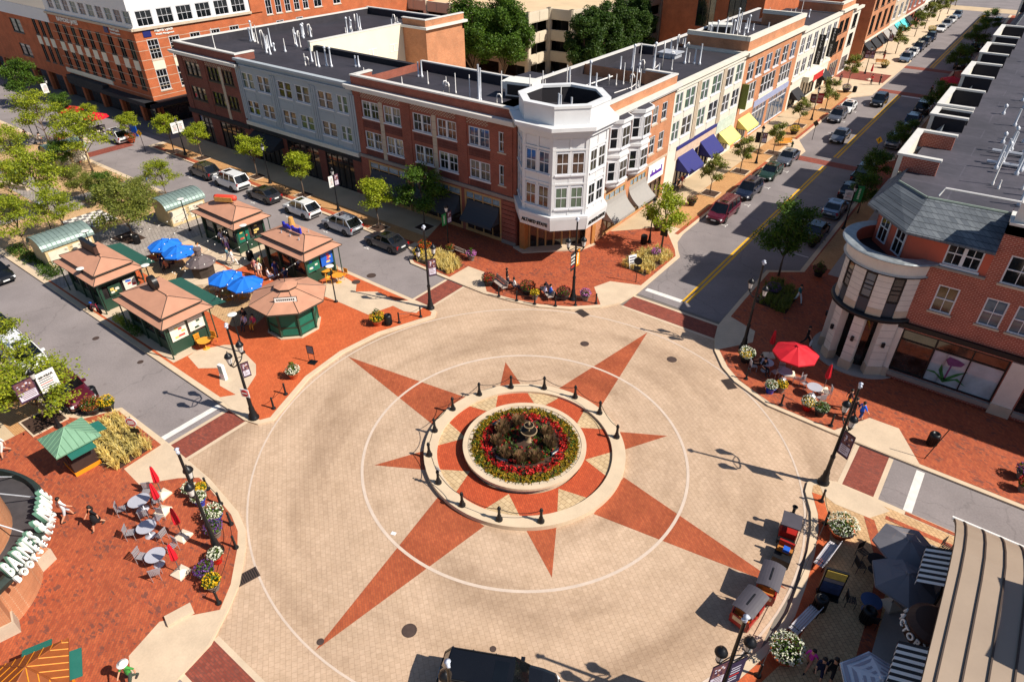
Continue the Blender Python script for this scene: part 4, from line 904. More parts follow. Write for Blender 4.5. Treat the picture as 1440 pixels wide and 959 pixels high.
part(b,'wall',mb,[BR_RED,STUCCO,STONEL,STONE])
mb=MB();WF.box(mb,25.6,200,-.3,0,0,11.2,0)
for y0 in range(28,200,7):WF.box(mb,y0,y0+.8,0,.12,0,11.2,1)
part(b,'street_wall',mb,[BR_RED,STONEL])
wl=[]
for y in range(30,196,7):
    for z in(5.8,9.0):window(b,WF,y,y+1.5,z,z+1.7,1,2,2,w=.1,flat=True);window(b,WF,y+2.6,y+4.1,z,z+1.7,1,2,2,w=.1,flat=True)
mb=MB();SF.box(mb,15.2,70,0,.22,4.35,4.68,0);SF.box(mb,15.6,19.1,0,.2,9.0,9.15,1);part(b,'ledge',mb,[BLACKM,STONEG])
windows(b,SF,w3,units=2,lintel=False,gls=[GL_DARK]);windows(b,SF,w4,units=1,lintel=True,lm=STONE,cols=2,gls=[GL_DARK]);windows(b,SF,w2,lintel=True,lm=STONE,gls=[GL_WARM,GL_BLUE,GL_BLUE,GL_DARK])
GLP=panemat('show_window_pane',rgb(150,170,180),.08,.18,.9)
for k,q in enumerate(st):
    mb=MB();u0,u1,z0,z1=q;t=.1
    for a,c in((u0,u0+t),(u1-t,u1),(u0+2.05,u0+2.05+.12),(u0+4.2,u0+4.28)):SF.box(mb,a,c,-.2,-.02,z0,z1)
    SF.box(mb,u0,u1,-.19,-.03,z0,z0+t);SF.box(mb,u0,u1,-.19,-.03,z1-t,z1);SF.box(mb,u0,u1,-.185,-.035,z1-.85,z1-.77)
    SF.box(mb,u0,u1,-.05,.25,z0-.35,z0-.02,1)
    o=part(b,'shop_window',mb,[BLACKM,STONEG]);g=MB();SF.box(g,u0+.02,u0+2.1,-.12,-.1,z0,z1,1);SF.box(g,u0+2.1,u1-.02,-.12,-.1,z1-.8,z1,2);SF.box(g,u0+2.1,u1-.02,-.122,-.102,z0,z1-.8,0)
    bl=b.location;g.v=[(x-bl.x,y-bl.y,z) for x,y,z in g.v];g.build('pane',[GLP,GL_SHOP,GL_WARM],o)
    if k==0:
        fl=MB();cx,cz=19.4,1.3
        def leaf(pts,m):fl.add([(SF.p(u,-.09,z)) for u,z in pts],[tuple(range(len(pts)))],m);
        leaf([(cx,cz-.25),(cx-.6,cz+.25),(cx-1.35,cz+.3),(cx-.7,cz+.42),(cx-.1,cz+.05)],0);leaf([(cx,cz-.25),(cx-.5,cz+.6),(cx-.45,cz+1.15),(cx-.25,cz+.6),(cx+.05,cz)],0)
        leaf([(cx,cz-.25),(cx+.6,cz+.2),(cx+1.3,cz-.02),(cx+.7,cz+.38),(cx+.1,cz+.05)],0);leaf([(cx,cz-.2),(cx+.7,cz+.65),(cx+1.1,cz+1.1),(cx+.5,cz+.7),(cx,cz+.1)],0)
        leaf([(cx-.06,cz),(cx+.02,cz+1.2),(cx+.12,cz+1.2),(cx+.06,cz)],1);leaf([(cx-.35,cz+1.5),(cx-.1,cz+1.15),(cx+.2,cz+1.2),(cx+.6,cz+1.3),(cx+.75,cz+1.6),(cx+.3,cz+1.75),(cx-.2,cz+1.8)],1)
        fl.v=[(x-bl.x,y-bl.y,z) for x,y,z in fl.v];fl.build('flower_poster',[mat('poster_leaf',rgb(40,110,60),.5,var=.3,scale=4),mat('poster_petal',rgb(110,60,110),.5,var=.3,scale=4)],o)
# mansard slopes over the south and corner
mb=MB();mb.add([(14.2,20.75,10.95),(19.05,20.75,10.95),(19.05,23.9,12.3),(14.5,23.6,12.3)],[(0,1,2,3)]);mb.add([(14.2,20.75,10.95),(14.5,23.6,12.3),(12.4,25.6,12.3),(11.2,24.1,10.95)],[(0,1,2,3)])
mb.add([(11.2,24.1,10.95),(12.4,25.6,12.3),(12.4,29.8,12.3),(11.3,29.8,10.95)],[(0,1,2,3)]);mb.add([(14.2,20.75,10.85),(19.05,20.75,10.85),(19.05,23.9,10.85),(14.5,23.6,10.85)],[(3,2,1,0)])
mb.add([(14.2,20.75,10.85),(14.5,23.6,10.85),(12.4,25.6,10.85),(11.2,24.1,10.85)],[(0,1,2,3)])
mb.add([(14.2,20.75,10.95),(19.05,20.75,10.95),(19.05,20.75,10.8),(14.2,20.75,10.8),(11.2,24.1,10.95),(11.2,24.1,10.8)],[(0,3,2,1),(4,5,3,0)])
mb.tube([(14.5,23.65,12.32),(19.05,23.95,12.32)],.09,6,1);mb.tube([(14.45,23.65,12.32),(12.4,25.65,12.32)],.07,6,1)
part(b,'mansard',mb,[SLATE,mat('copper_ridge',rgb(140,152,140),.6,.2)])
mb=MB();mb.tube([(15.0,24.3,12.35),(15.2,24.6,12.8),(19.4,24.9,12.8),(20.4,25.2,12.8)],.07,6);part(b,'roof_rail',mb,PVC)
# corner wall behind the tower terrace
mb=MB();mb.add([(14.6,21.5,8.3),(12.1,24.4,8.3),(12.1,24.4,10.9),(14.6,21.5,10.9),(15.8,21.3,8.3),(15.8,21.3,10.9),(11.95,26,8.3),(11.95,26,10.9)],[(0,1,2,3),(4,0,3,5),(1,6,7,2)]);part(b,'terrace_wall',mb,STUCCO)
fm,gm=win_meshes(1.05,2.0,1,2,2,True,False,False,FRW,GL_DARK,None,True);ang=atan2(24.4-21.5,12.1-14.6)
for t in(.26,.74):
    x,y=14.6-2.5*t,21.5+2.9*t;n=(-2.9/3.83,-2.5/3.83)
    q=put('window',fm,b,(x+n[0]*.06-20,y+n[1]*.06-30,8.75),ang+pi);put('pane',gm,q)
# the tower
TC=(13.8,23.05)
tw=MB();N=40
def tface(mb,a0,a1,r,z0,z1,m,n=4):
    for i in range(n):
        t,u=radians(a0+(a1-a0)*i/n),radians(a0+(a1-a0)*(i+1)/n)
        mb.quad((TC[0]+r*cos(t),TC[1]+r*sin(t),z0),(TC[0]+r*cos(u),TC[1]+r*sin(u),z0),(TC[0]+r*cos(u),TC[1]+r*sin(u),z1),(TC[0]+r*cos(t),TC[1]+r*sin(t),z1),m)
for k in range(6):
    a=122+k*36
    tface(tw,a,a+20,2.75,4.95,8.0,0);tface(tw,a,a+20,2.77,4.95,5.5,2)
    for z in(5.9,6.3,6.7,7.1,7.5):tface(tw,a,a+20,2.753,z,z+.02,1)
    tface(tw,a+20,a+36,2.62,4.95,8.0,3);tface(tw,a+20,a+36,2.68,4.95,6.0,4)
    for q in(a+20,a+36):
        t=radians(q);tw.quad((TC[0]+2.6*cos(t),TC[1]+2.6*sin(t),4.95),(TC[0]+2.76*cos(t),TC[1]+2.76*sin(t),4.95),(TC[0]+2.76*cos(t),TC[1]+2.76*sin(t),8.0),(TC[0]+2.6*cos(t),TC[1]+2.6*sin(t),8.0),0)
part(b,'tower_drum',tw,[STONEL,STONEG,STONE,BLACKM,mat('slate_panel',rgb(56,62,72),.5)])
for k in range(5):
    a=150+k*36;t=radians(a);fm,gm=win_meshes(.74,1.85,1,1,3,True,False,False,BLACKM,(GL_WARM,GL_BLUE,GL_WARM,GL_BLUE,GL_WARM)[k],None,True)
    q=put('window',fm,b,(TC[0]+2.68*cos(t)-20,TC[1]+2.68*sin(t)-30,6.05),t+pi/2);put('pane',gm,q)
mb=MB();mb.lathe([(2.6,4.55),(2.95,4.6),(3.0,4.75),(2.95,4.92),(2.6,4.95)],N,0,(TC[0],TC[1],0));part(b,'tower_ledge',mb,BLACKM,True)
mb=MB();mb.lathe([(2.6,7.98),(3.0,8.05),(3.05,8.15),(2.9,8.2),(2.95,9.0),(3.3,9.12),(3.38,9.2),(3.3,9.26),(2.55,9.28),(2.5,8.35),(0.001,8.3)],N,0,(TC[0],TC[1],0),ms=[2,2,0,0,1,1,1,1,3,4])
part(b,'tower_parapet',mb,[STONEL,mat('weathered_lead',rgb(150,156,160),.45,.3,var=.35,scale=2.5),BLACKM,STUCCO,ROOFM])
pm=[]
for k,(a,w) in enumerate(((188,6),(226,7.5),(262,7.5),(303,10.5))):
    mb=MB();t=radians(a);n0=(cos(t),sin(t));d0=(-n0[1],n0[0]);r=2.72;hw=r*math.tan(radians(w))
    P=lambda s,q,z:(TC[0]+n0[0]*(r-q)+d0[0]*s,TC[1]+n0[1]*(r-q)+d0[1]*s,z)
    for z0,z1,e,m in((.12,.9,.05,1),(.9,4.55,0,0)):
        mb.add([P(-hw-e,-e,z0),P(hw+e,-e,z0),P(hw+e,.6,z0),P(-hw-e,.6,z0),P(-hw-e,-e,z1),P(hw+e,-e,z1),P(hw+e,.6,z1),P(-hw-e,.6,z1)],[(0,3,2,1),(4,5,6,7),(0,1,5,4),(1,2,6,5),(2,3,7,6),(3,0,4,7)],m)
    for z in(1.5,2.1,2.7,3.3,3.9):mb.add([P(-hw-.004,-.006,z),P(hw+.004,-.006,z),P(hw+.004,-.006,z+.025),P(-hw-.004,-.006,z+.025)],[(0,1,2,3)],2)
    mb.add([P(-.09,-.16,2.6),P(.09,-.16,2.6),P(.09,-.16,2.95),P(-.09,-.16,2.95),P(-.09,0,2.6),P(.09,0,2.6),P(.09,0,2.95),P(-.09,0,2.95)],[(0,1,2,3),(4,0,3,7),(1,5,6,2),(3,2,6,7),(0,4,5,1)],3)
    part(b,'stone_pier',mb,[STONEL,STONE,STONEG,BLACKM])
mb=MB();mb.lathe([(1.75,.2),(1.75,4.6)],24,0,(TC[0],TC[1],0));part(b,'lobby_glass',mb,GL_SHOP)
mb=MB();mb.lathe([(3.2,.12),(3.2,.2),(0.01,.2)],N,0,(TC[0],TC[1],0));part(b,'tower_step',mb,GREYC)
# long flat roof with its parapets and pipes
rf=MB();rf.prism([(12.2,29.8),(12.4,25.6),(14.5,23.8),(19.05,24.4),(19.05,21.6),(70,21.6),(70,200),(12.2,200)],11.7,12.0,0);part(b,'roof',rf,ROOFB)
mb=MB();SF.box(mb,19.05,70,-.4,.06,12.6,12.75,1);SF.box(mb,19.05,70,-.35,0,12.0,12.6,0);mb.box(19.05,21.65,12.0,19.4,23.2,12.6,0);mb.box(19.0,21.7,12.6,19.45,23.25,12.75,1)
mb.box(19.2,21.5,12.75,20.2,22.5,13.9,1)
part(b,'parapet',mb,[BR_RED,TRIMW])
for y0,y1,hh in((28.9,35.9,13.0),(40.9,43.7,13.0),(43.7,50.6,13.2),(56.5,63.4,13.2),(69.1,75.9,13.2),(81,90,13.2),(114,124,14.0),(140,150,13.5)):
    mb=MB();mb.box(11.5,y0,10.5,11.8,y1,hh,1);mb.box(11.8,y0,11.9,14.1,y0+.3,hh,0);mb.box(11.8,y1-.3,11.9,14.1,y1,hh,0)
    mb.box(11.4,y0-.06,hh,11.9,y1+.06,hh+.16,2);mb.box(11.9,y0-.06,hh,14.2,y0+.36,hh+.16,2);mb.box(11.9,y1-.36,hh,14.2,y1+.06,hh+.16,2)
    part(b,'parapet_return',mb,[BR_RED if y0<35 else mat('dark_membrane_upstand',rgb(36,33,38),.8),CREAM,TRIMW])
for y0,y1 in((36.2,40.9),(50.9,56.4),(63.7,69),(76.1,80.8),(90.2,113.8)):
    mb=MB();mb.add([(11.4,y0,10.9),(12.7,y0,12.5),(12.7,y1,12.5),(11.4,y1,10.9),(12.7,y0,11.9),(12.7,y1,11.9)],[(0,1,2,3),(0,4,1),(3,2,5),(1,4,5,2)]);part(b,'slate_slope',mb,SLATE)
pp=[(17.5,29.6,1.9,0),(19.2,29.8,2.0,0),(17.9,29.0,.6,0),(20.0,28.8,1.7,1),(19.3,26.6,1.5,1),(20.4,26.6,1.5,1),(21.6,28.2,.8,1)]
rr=random.Random(21)
for y in(33,34,35,36.2,37.4,38.5,41,46,52,58):
    for k in range(3):pp.append((17.5+k*1.1+rr.uniform(-.3,.3),y+rr.uniform(-.5,.5),rr.choice((1.0,1.4,1.7)),rr.choice((1,1,2))))
for y in(33,36,39,43,48,54):pp.append((21.5+rr.uniform(0,3),y,1.5,1));pp.append((19+rr.uniform(0,2),y+1.5,1.2,2))
for y in(40,49,55,66,74):pp.append((15.2+rr.uniform(0,2),y,.6,2))
roof_pipes(b,pp,12.0)
hvac(b,24.5,46,12.0,3,2.2,1.7,.1);hvac(b,25,60,12.0,3,2.2,1.7,1.6);hvac(b,22,84,12.0,3,2.2,1.7,.1)
mb=MB()
for y in(34,37):mb.tube([(16.6,y,12.2),(22.5,y+.4,12.2)],.12,6);
part(b,'duct_run',mb,GALV)

# ---------------------------------------------------------------- office block across the side street
b=thing('brick_office_building','orange brick office block with white top storey beyond the side street','building',(-100,30,0))
OF=Fac('x',21.7,-1);OS=Fac('y',-81.1,1)
fw=[];
for a in(-83.45,-86.2,-89.2):fw.append((a,a+1.35))
for k in range(6):fw.append((-92.6-k*2.62,-92.6-k*2.62+1.3))
for a in(-109.2,-111.6,-114):fw.append((a,a+1.3))
fo=[(a,c,8.85,11.4) for a,c in fw]+[(a,c,4.85,7.4) for a,c in fw]+[(-123.2,-119,8.4,10.5),(-123.2,-119,4.7,6.6)]
sw=[(23.15,24.75),(26.3,27.9),(29.5,31.1),(32.7,34.3),(35.9,37.5)];so=[(a,c,8.7,11.35) for a,c in sw]+[(a,c,4.65,7.4) for a,c in sw]
uo=[(y,y+2.3,12.95,14.9) for y in(22.6,25.55,28.4,31.3,34.2,37.0)]
uf=[(-82.6-k*2.55,-82.6-k*2.55+1.9,13.35,15.0) for k in range(10)]
ex=[(42.8+k*1.75,42.8+k*1.75+1.1,12.0,14.1) for k in range(5)]+[(44.2,45.6,8.7,11),(48,49.4,8.7,11),(52,53.6,12,14.1),(56,57.6,12,14.1)]
mb=MB();wall(mb,OF,-160,-81.1,3.0,12.6,fo,0);wall(mb,OS,21.7,40,3.0,12.6,so,0);wall(mb,OS,40,95,0,17.5,ex,0)
for a,c in fw:OF.box(mb,a-.05,c+.05,0,.05,7.42,8.83,1)
for a,c in sw:OS.box(mb,a-.05,c+.05,0,.05,7.42,8.68,1)
for z in(4.0,5.2,6.4,7.6,8.8,10,11.2):OS.box(mb,21.7,40,0,.012,z,z+.06,2);OF.box(mb,-107,-81.1,0,.012,z,z+.06,2)
OF.box(mb,-107,-92,0,.14,4.1,4.75,1)
mb.box(-81.1-.02,40,12.6,-80.9,42.1,17.5,0)
part(b,'wall',mb,[BR_OFFICE,PANEL,STONE])
mb=MB();wall(mb,OF,-107,-81.1,12.6,17.2,uf,0);wall(mb,OS,21.7,40,12.6,17.2,uo,0);OF.box(mb,-107.2,-80.85,0,.3,12.55,12.85,1);OS.box(mb,21.7,40,0,.3,12.55,12.85,1)
OF.box(mb,-160,-107,0,.12,11.2,13,0);part(b,'top_storey',mb,[BAYW,STONE])
windows(b,OF,[q for q in fo],units=2,rows=3,cols=1,sash=False,gls=[GL_GREEN,GL_QUART,GL_DARK],fr=FRD);windows(b,OS,so,units=1,cols=3,rows=3,sash=False,gls=[GL_DARK],lm=STONE,lintel=True)
windows(b,OS,uo,units=1,cols=3,rows=2,sash=False,gls=[GL_DARK],sill=False);windows(b,OF,uf,units=1,cols=2,rows=2,sash=False,gls=[GL_GREEN,GL_WARM],sill=False);windows(b,OS,ex,units=1,cols=2,rows=2,sash=False,gls=[GL_DARK],lm=STONE)
mb=MB();OF.box(mb,-160,-81.1,-.6,-.5,0,3.0,0);OS.box(mb,21.7,40,-.6,-.5,0,3.0,0)
for u in range(-158,-81,6):OF.box(mb,u,u+.7,-.5,0,0,3.0,1)
for u in(22,28,34,39.3):OS.box(mb,u,u+.7,-.5,0,0,3.0,1)
part(b,'ground_floor',mb,[GL_SHOP,BR_OFFICE])
mb=MB();OF.box(mb,-94,-79.6,0,1.4,2.9,3.5);OS.box(mb,20.3,40,0,1.4,2.9,3.5);part(b,'canopy',mb,CANVK)
mb=MB();OF.box(mb,-106,-94,0,.9,2.6,3.9);part(b,'shop_fascia',mb,CANVK)
rf=MB();rf.box(-160,22,17.0,-81.3,95,17.3);part(b,'roof',rf,ROOFB)
lettering(b,OF,-100.6,12.05,'RAYMOND JAMES',.85,SIGNW,.06,.03)
for F,u in((OF,-87),(OS,25.2)):
    mb=MB();F.box(mb,u-2.3,u-1.2,0,.1,11.65,12.45);part(b,'logo_board',mb,mat('sign_navy',rgb(30,36,100),.5,var=0))
    lettering(b,F,u+.7,12.25,'Merrill Lynch',.5,SIGNW,.06,.03);lettering(b,F,u+.75,11.8,'Wealth Management',.32,SIGNW,.06,.03)

# ---------------------------------------------------------------- parking deck behind the block
b=thing('parking_garage','three level concrete parking deck behind the tall green trees','parking garage',(-50,90,0))
CG=mat('deck_concrete',rgb(204,190,168),.85,var=.08,scale=.4,fine=.06)
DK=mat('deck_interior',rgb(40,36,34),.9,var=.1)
mb=MB();runs=[((-100,73.4),(-53.2,73.4)),((-53.2,73.4),(-53.2,79.6)),((-53.2,79.6),(-48.7,79.8)),((-48.7,79.8),(-47.0,88.4)),((-47.0,88.4),(-44.5,112))]
inn=MB()
for(ax,ay),(bx,by) in runs:
    L=sqrt((bx-ax)**2+(by-ay)**2);dx,dy=(bx-ax)/L,(by-ay)/L;nx,ny=dy,-dx
    def bxx(m,s0,s1,w0,w1,z0,z1,k=0):
        P=[(ax+dx*s+nx*w,ay+dy*s+ny*w,z) for z in(z0,z1) for s,w in((s0,w0),(s1,w0),(s1,w1),(s0,w1))]
        m.add(P,[(0,3,2,1),(4,5,6,7),(0,1,5,4),(1,2,6,5),(2,3,7,6),(3,0,4,7)],k)
    for z0,z1 in((2.6,4.3),(6.0,7.7),(9.3,11.0)):
        bxx(mb,0,L,-.3,0,z0,z1);n=max(1,int(L/2.9))
        for i in range(n):bxx(mb,L*i/n+.15,L*(i+1)/n-.15,0,.06,z0+.15,z1-.15)
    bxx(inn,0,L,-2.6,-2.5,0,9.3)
    n=max(1,round(L/6.2))
    for i in range(n+1):bxx(mb,L*i/n-.35,L*i/n+.35,-.4,.25,0,11.15)
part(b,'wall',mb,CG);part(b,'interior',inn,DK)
mb=MB();deck=[(-100,73.6),(-53.4,73.6),(-53.4,79.8),(-48.9,80),(-47.2,88.4),(-44.7,112),(-44.7,140),(-100,140)]
mb.prism(deck,9.6,9.9,0);part(b,'roof_deck',mb,mat('deck_sand',rgb(212,186,150),.9,var=.10,scale=.3,fine=.06))
mb=MB();mb.prism(deck,5.9,6.1,0);mb.prism(deck,2.5,2.7,0);part(b,'deck_slab',mb,CG)
# buildings seen over the roofs
b=thing('rear_brick_building','orange brick building with tall dark glazing beside the parking deck trees','building',(-30,104,0))
mb=MB();RB=Fac('x',96,-1);RE=Fac('y',-22,1);wall(mb,RB,-40,-22,0,20,[(-33.5,-30.2,8,17),(-28,-25,8,17)],0);mb.box(-40,96.3,0,-22.3,120,20,0);mb.quad((-22,96,0),(-22,120,0),(-22,120,20),(-22,96,20),0);part(b,'wall',mb,[BR_OFFICE]);storefront(b,RB,-33.5,-30.2,8,17,3,FRD,GL_DARK);storefront(b,RB,-28,-25,8,17,3,FRD,GL_DARK)
b=thing('rear_white_building','pale grey flat roofed hall standing behind the row roofs','building',(-30,150,0))
mb=MB();mb.box(-60,128,0,-21,170,13.5,0);part(b,'wall',mb,CREAM);mb=MB();mb.box(-60.2,127.8,13.5,-20.8,170.2,13.8);part(b,'roof',mb,ROOFM);window(b,Fac('x',128,-1),-33,-31,10.2,11.4,1,2,1,False,False,w=.1,flat=True)

# ---------------------------------------------------------------- far side of the main street
NF=Fac('y',-10.6,1)
def farblock(label,u0,u1,h,m,wz,awn,step=4.6,fr=None,cat='building',dep=16):
    b=thing('far_row_building',label,cat,(-14,(u0+u1)/2,0))
    ops=[];n=int((u1-u0)/step)
    for i in range(n):
        a=u0+(u1-u0)*(i+.5)/n
        for z0,z1 in wz:ops.append((a-step*.27,a+step*.27,z0,z1))
    sh=[(u0+(u1-u0)*i/n+.5,u0+(u1-u0)*(i+1)/n-.5,.3,3.3) for i in range(n)]
    mb=MB();wall(mb,NF,u0,u1,0,h,ops+sh,0);shell(mb,NF,u0,u1,dep,0,h,0);part(b,'wall',mb,[m])
    mb=MB();NF.box(mb,u0,u1,0,.35,h-.5,h);NF.box(mb,u0,u1,0,.2,3.8,4.1);part(b,'cornice',mb,CREAM)
    rf=MB();rf.box(-10.6-dep,u0,h-.6,-10.9,u1,h-.5);part(b,'roof',rf,ROOFM)
    windows(b,NF,ops,units=2,rows=2,cols=1,fr=fr,gls=[GL_DARK,GL_WARM,GL_DARK])
    for q in sh:storefront(b,NF,*q,3,FRD,GL_SHOP)
    for i,m2 in enumerate(awn):
        if m2:awning(b,NF,sh[i%n][0],sh[i%n][1],3.6,2.3,1.5,m2)
farblock('brown brick four storey building with black windows past the side street',122,142,14.5,BR_ORANGE,((5,8.2),(9.2,12.6)),(CANVK,CANVK,CANVK,CANVG),4.8,FRD)
farblock('pale stone row building with teal awning far along the street',142.05,158,12.5,STONE,((5,7.6),(8.6,11)),(CANVG,CANVT,CANVT),4.6)
farblock('long brick row building closest to the far crossing',158.05,180,13,BR_BROWN,((5,7.6),(8.6,11.2)),(CANVK,None,CANVK,CANVG),4.6)
farblock('cream row building at the far end of the street',180.05,203,12,CREAM,((5,7.6),(8.6,10.6)),(None,CANVK,None),4.6)

# ---------------------------------------------------------------- curved shop in the near left corner
b=thing('curved_bookshop','round brick bookshop with white letters on its curved canopy','building',(-15.8,-25.4,0))
BC=(-15.9,-25.5)
CANB=mat('canopy_steel',rgb(52,62,58),.45,.3,var=.15,scale=3)
mb=MB();mb.lathe([(3.85,.12),(3.85,12)],48,0,(*BC,0));part(b,'wall',mb,BR_ORANGE)
mb=MB();mb.lathe([(3.9,3.55),(5.1,3.6),(5.35,3.62),(5.42,3.9),(5.3,4.15),(5.15,4.15),(5.1,3.75),(3.9,3.75)],56,0,(*BC,0),ms=[1,0,0,0,0,0,1]);mb.f=[f for f in mb.f];part(b,'canopy',mb,[CANB,mat('canopy_top',rgb(70,66,68),.7,var=.25,scale=1.5)])
LETW=mat('sign_letter_white',rgb(232,234,228),.5,var=.04);LETG=mat('sign_letter_green',rgb(96,140,120),.5,var=.05)
def arcletters(text,size,r,z,a_start,step,m,xs=1):
    for k,ch in enumerate(text):
        if ch==' ':continue
        a=radians(a_start+step*k);me=textmesh(ch,size,.09,1.0,m,.03)
        o=put('lettering',me,b,(r*cos(a)+BC[0]+15.8,r*sin(a)+BC[1]+25.4,z));o.rotation_euler=(pi/2-.3,0,a+pi/2);o.scale=(xs,1,1)
arcletters('BARNES & NOBLE',1.0,5.5,4.5,25,3.55,LETW,.46);arcletters('BARNES & NOBLE',1.06,5.4,4.5,25,3.55,LETG,.47)
arcletters('BOOKSELLERS',.5,5.5,3.72,26,3.9,LETW,.75)
mb=MB()
for k in range(5):a=radians(20+k*30);mb.tube([(BC[0]+5.1*cos(a),BC[1]+5.1*sin(a),3.9),(BC[0]+3.8*cos(a),BC[1]+3.8*sin(a),5.2)],.03,5)
part(b,'tie_rod',mb,GALV)
for(x,y,rz) in((-15.0,-21.85,.35),(-12.35,-24.4,-.25)):
    mb=MB();mb.box(-.55,-.5,.12,.55,.5,.95,1);mb.box(-.48,-.42,.95,.48,.42,3.6,0)
    mb.v=[(p[0]*cos(rz)-p[1]*sin(rz)+x,p[0]*sin(rz)+p[1]*cos(rz)+y,p[2]) for p in mb.v];part(b,'brick_pier',mb,[BR_ORANGE,STONE])

# ---------------------------------------------------------------- vaulted cafe on the near right
b=thing('vaulted_roof_cafe','cafe with tan standing seam vaulted roof and striped awnings','building',(26,-3,0))
SEAM=mat('tan_roof_metal',rgb(162,143,125),.5,.1,var=.05,scale=.5,fine=.03);SEAMD=mat('seam_dark',rgb(70,56,48),.6,var=0)
prof=[(6.05,3.4),(5.6,3.75),(4.9,4.15),(3.9,4.55),(2.6,4.88),(1,5.05),(-2,5.12),(-8,5.15),(-30,5.15)]
mb=MB()
for(y0,z0),(y1,z1) in zip(prof,prof[1:]):
    mb.quad((21.6,y0,z0),(40,y0,z0),(40,y1,z1),(21.6,y1,z1),0);mb.quad((21.6,y0,z0-.2),(40,y0,z0-.2),(40,y1,z1-.2),(21.6,y1,z1-.2),0)
    mb.quad((21.6,y0,z0),(21.6,y1,z1),(21.6,y1,z1-.2),(21.6,y0,z0-.2),1)
    for k in range(24):
        x=22.0+k*.76;mb.add([(x-.03,y0,z0),(x+.03,y0,z0),(x+.03,y1,z1),(x-.03,y1,z1),(x-.03,y0,z0+.07),(x+.03,y0,z0+.07),(x+.03,y1,z1+.07),(x-.03,y1,z1+.07)],[(4,5,6,7),(0,4,7,3),(1,2,6,5)],1)
mb.quad((21.6,6.05,3.4),(40,6.05,3.4),(40,6.05,3.2),(21.6,6.05,3.2),1)
part(b,'roof',mb,[SEAM,SEAMD])
mb=MB();mb.tube([(21.5,6.12,3.35),(40,6.12,3.35)],.09,6);part(b,'gutter',mb,PVC)
mb=MB();mb.box(21.95,-30,.12,39,2.4,4.7);mb.box(21.96,2.4,.12,39,5.3,3.5);part(b,'wall',mb,mat('cafe_wall',rgb(112,84,66),.8))
CW=Fac('y',21.95,-1)
for y0,y1 in((1.2,3.6),(-4.6,-2.3)):
    mb=MB();n=14
    for k in range(n):
        a,c=y0+(y1-y0)*k/n,y0+(y1-y0)*(k+1)/n
        mb.quad((21.9,a,3.75),(21.9,c,3.75),(20.85,c,3.25),(20.85,a,3.25),k%2);mb.quad((20.85,a,3.25),(20.85,c,3.25),(20.85,c,3.0),(20.85,a,3.0),k%2)
    part(b,'striped_awning',mb,[SIGNW,SIGNK])
for y0,y1 in((1.4,3.4),(-4.4,-2.5),(-9,-6)):
    mb=MB();mb.box(21.86,y0,.5,21.95,y1,2.9);part(b,'shop_window',mb,GL_SHOP)
mb=MB();mb.lathe([(1.0,2.5),(1.05,3.3),(.8,3.5),(.01,3.52)],28,0,(21.9,-.7,0));part(b,'entrance_drum',mb,mat('drum_bronze',rgb(70,48,38),.5,.2))
def arcl2(text,size,c,r,z,a0,step):
    for k,ch in enumerate(text):
        if ch==' ':continue
        a=radians(a0+step*k);o=put('lettering',textmesh(ch,size,.04,1,SIGNW,.03),b,(c[0]+r*cos(a)-26,c[1]+r*sin(a)+3,z));o.rotation_euler=(pi/2-.35,0,a+pi/2)
arcl2('FACTORY',.4,(21.9,-.7),1.12,2.95,165,17)
b=thing('neighbour_hall','tall hall beyond the vaulted cafe whose shade falls on the tan roof','building',(36,-4,0))
mb=MB();mb.prism([(27.3,2.9),(27.47,1.8),(27.47,.9),(27.45,.2),(27.32,-.7),(27.15,-1.5),(42,-1.5),(42,2.9)],4.2,8.8,0);part(b,'wall',mb,STUCCO)
mb=MB();mb.prism([(27.28,2.92),(27.45,1.8),(27.45,.9),(27.43,.2),(27.3,-.7),(27.13,-1.52),(42.1,-1.52),(42.1,2.92)],8.8,9.0,0);part(b,'roof',mb,ROOFB)

# ---------------------------------------------------------------- kit of small things
BLK=mat('lamp_black',rgb(26,26,29),.4,.2,var=.12,scale=5)
LGLASS=mat('lantern_glass',rgb(206,204,200),.2,var=.1,scale=8)
WHT=mat('white_plastic',rgb(226,226,226),.45,var=.05)
GREENP=mat('dark_green_paint',rgb(38,66,52),.5,var=.12,scale=2)
TEALP=mat('teal_panel',rgb(22,104,84),.6,var=.15,scale=1.5)
ORANGEP=mat('orange_paint',rgb(226,140,28),.5,var=.08,scale=3)
REDC_=mat('red_canvas',rgb(204,22,40),.7,var=.08,scale=3)
BLUEC=mat('blue_canvas',rgb(24,112,214),.7,var=.08,scale=3)
GREYU=mat('grey_canvas_parasol',rgb(118,116,122),.8,var=.06,scale=3)
METC=mat('cafe_metal',rgb(176,172,176),.4,.4,var=.1,scale=6)
WOODG=mat('weathered_wood',rgb(176,160,150),.75,var=.2,scale=4)
TERRA=mat('terracotta',rgb(180,86,48),.75,var=.12,scale=4)
BLUEPOT=mat('blue_glaze',rgb(26,66,170),.25,var=.1)
REDPOT=mat('red_glaze',rgb(190,30,24),.25,var=.1)
GREYPOT=mat('grey_pot',rgb(120,112,104),.7,var=.12)
BLACKPOT=mat('black_pot',rgb(36,34,34),.6,var=.12)
TABLET=mat('table_grey',rgb(190,190,200),.35,.2,var=.06)
_proto={}
def local_lathe(name,prof,m,parent,n=12,loc=None,smooth=True,ms=None):
    mb=MB();mb.lathe(prof,n,0,ms=ms);return mb.build(name,m,parent,loc,0,smooth)
def once(key,fn):
    if key not in _proto:_proto[key]=fn()
    return _proto[key]

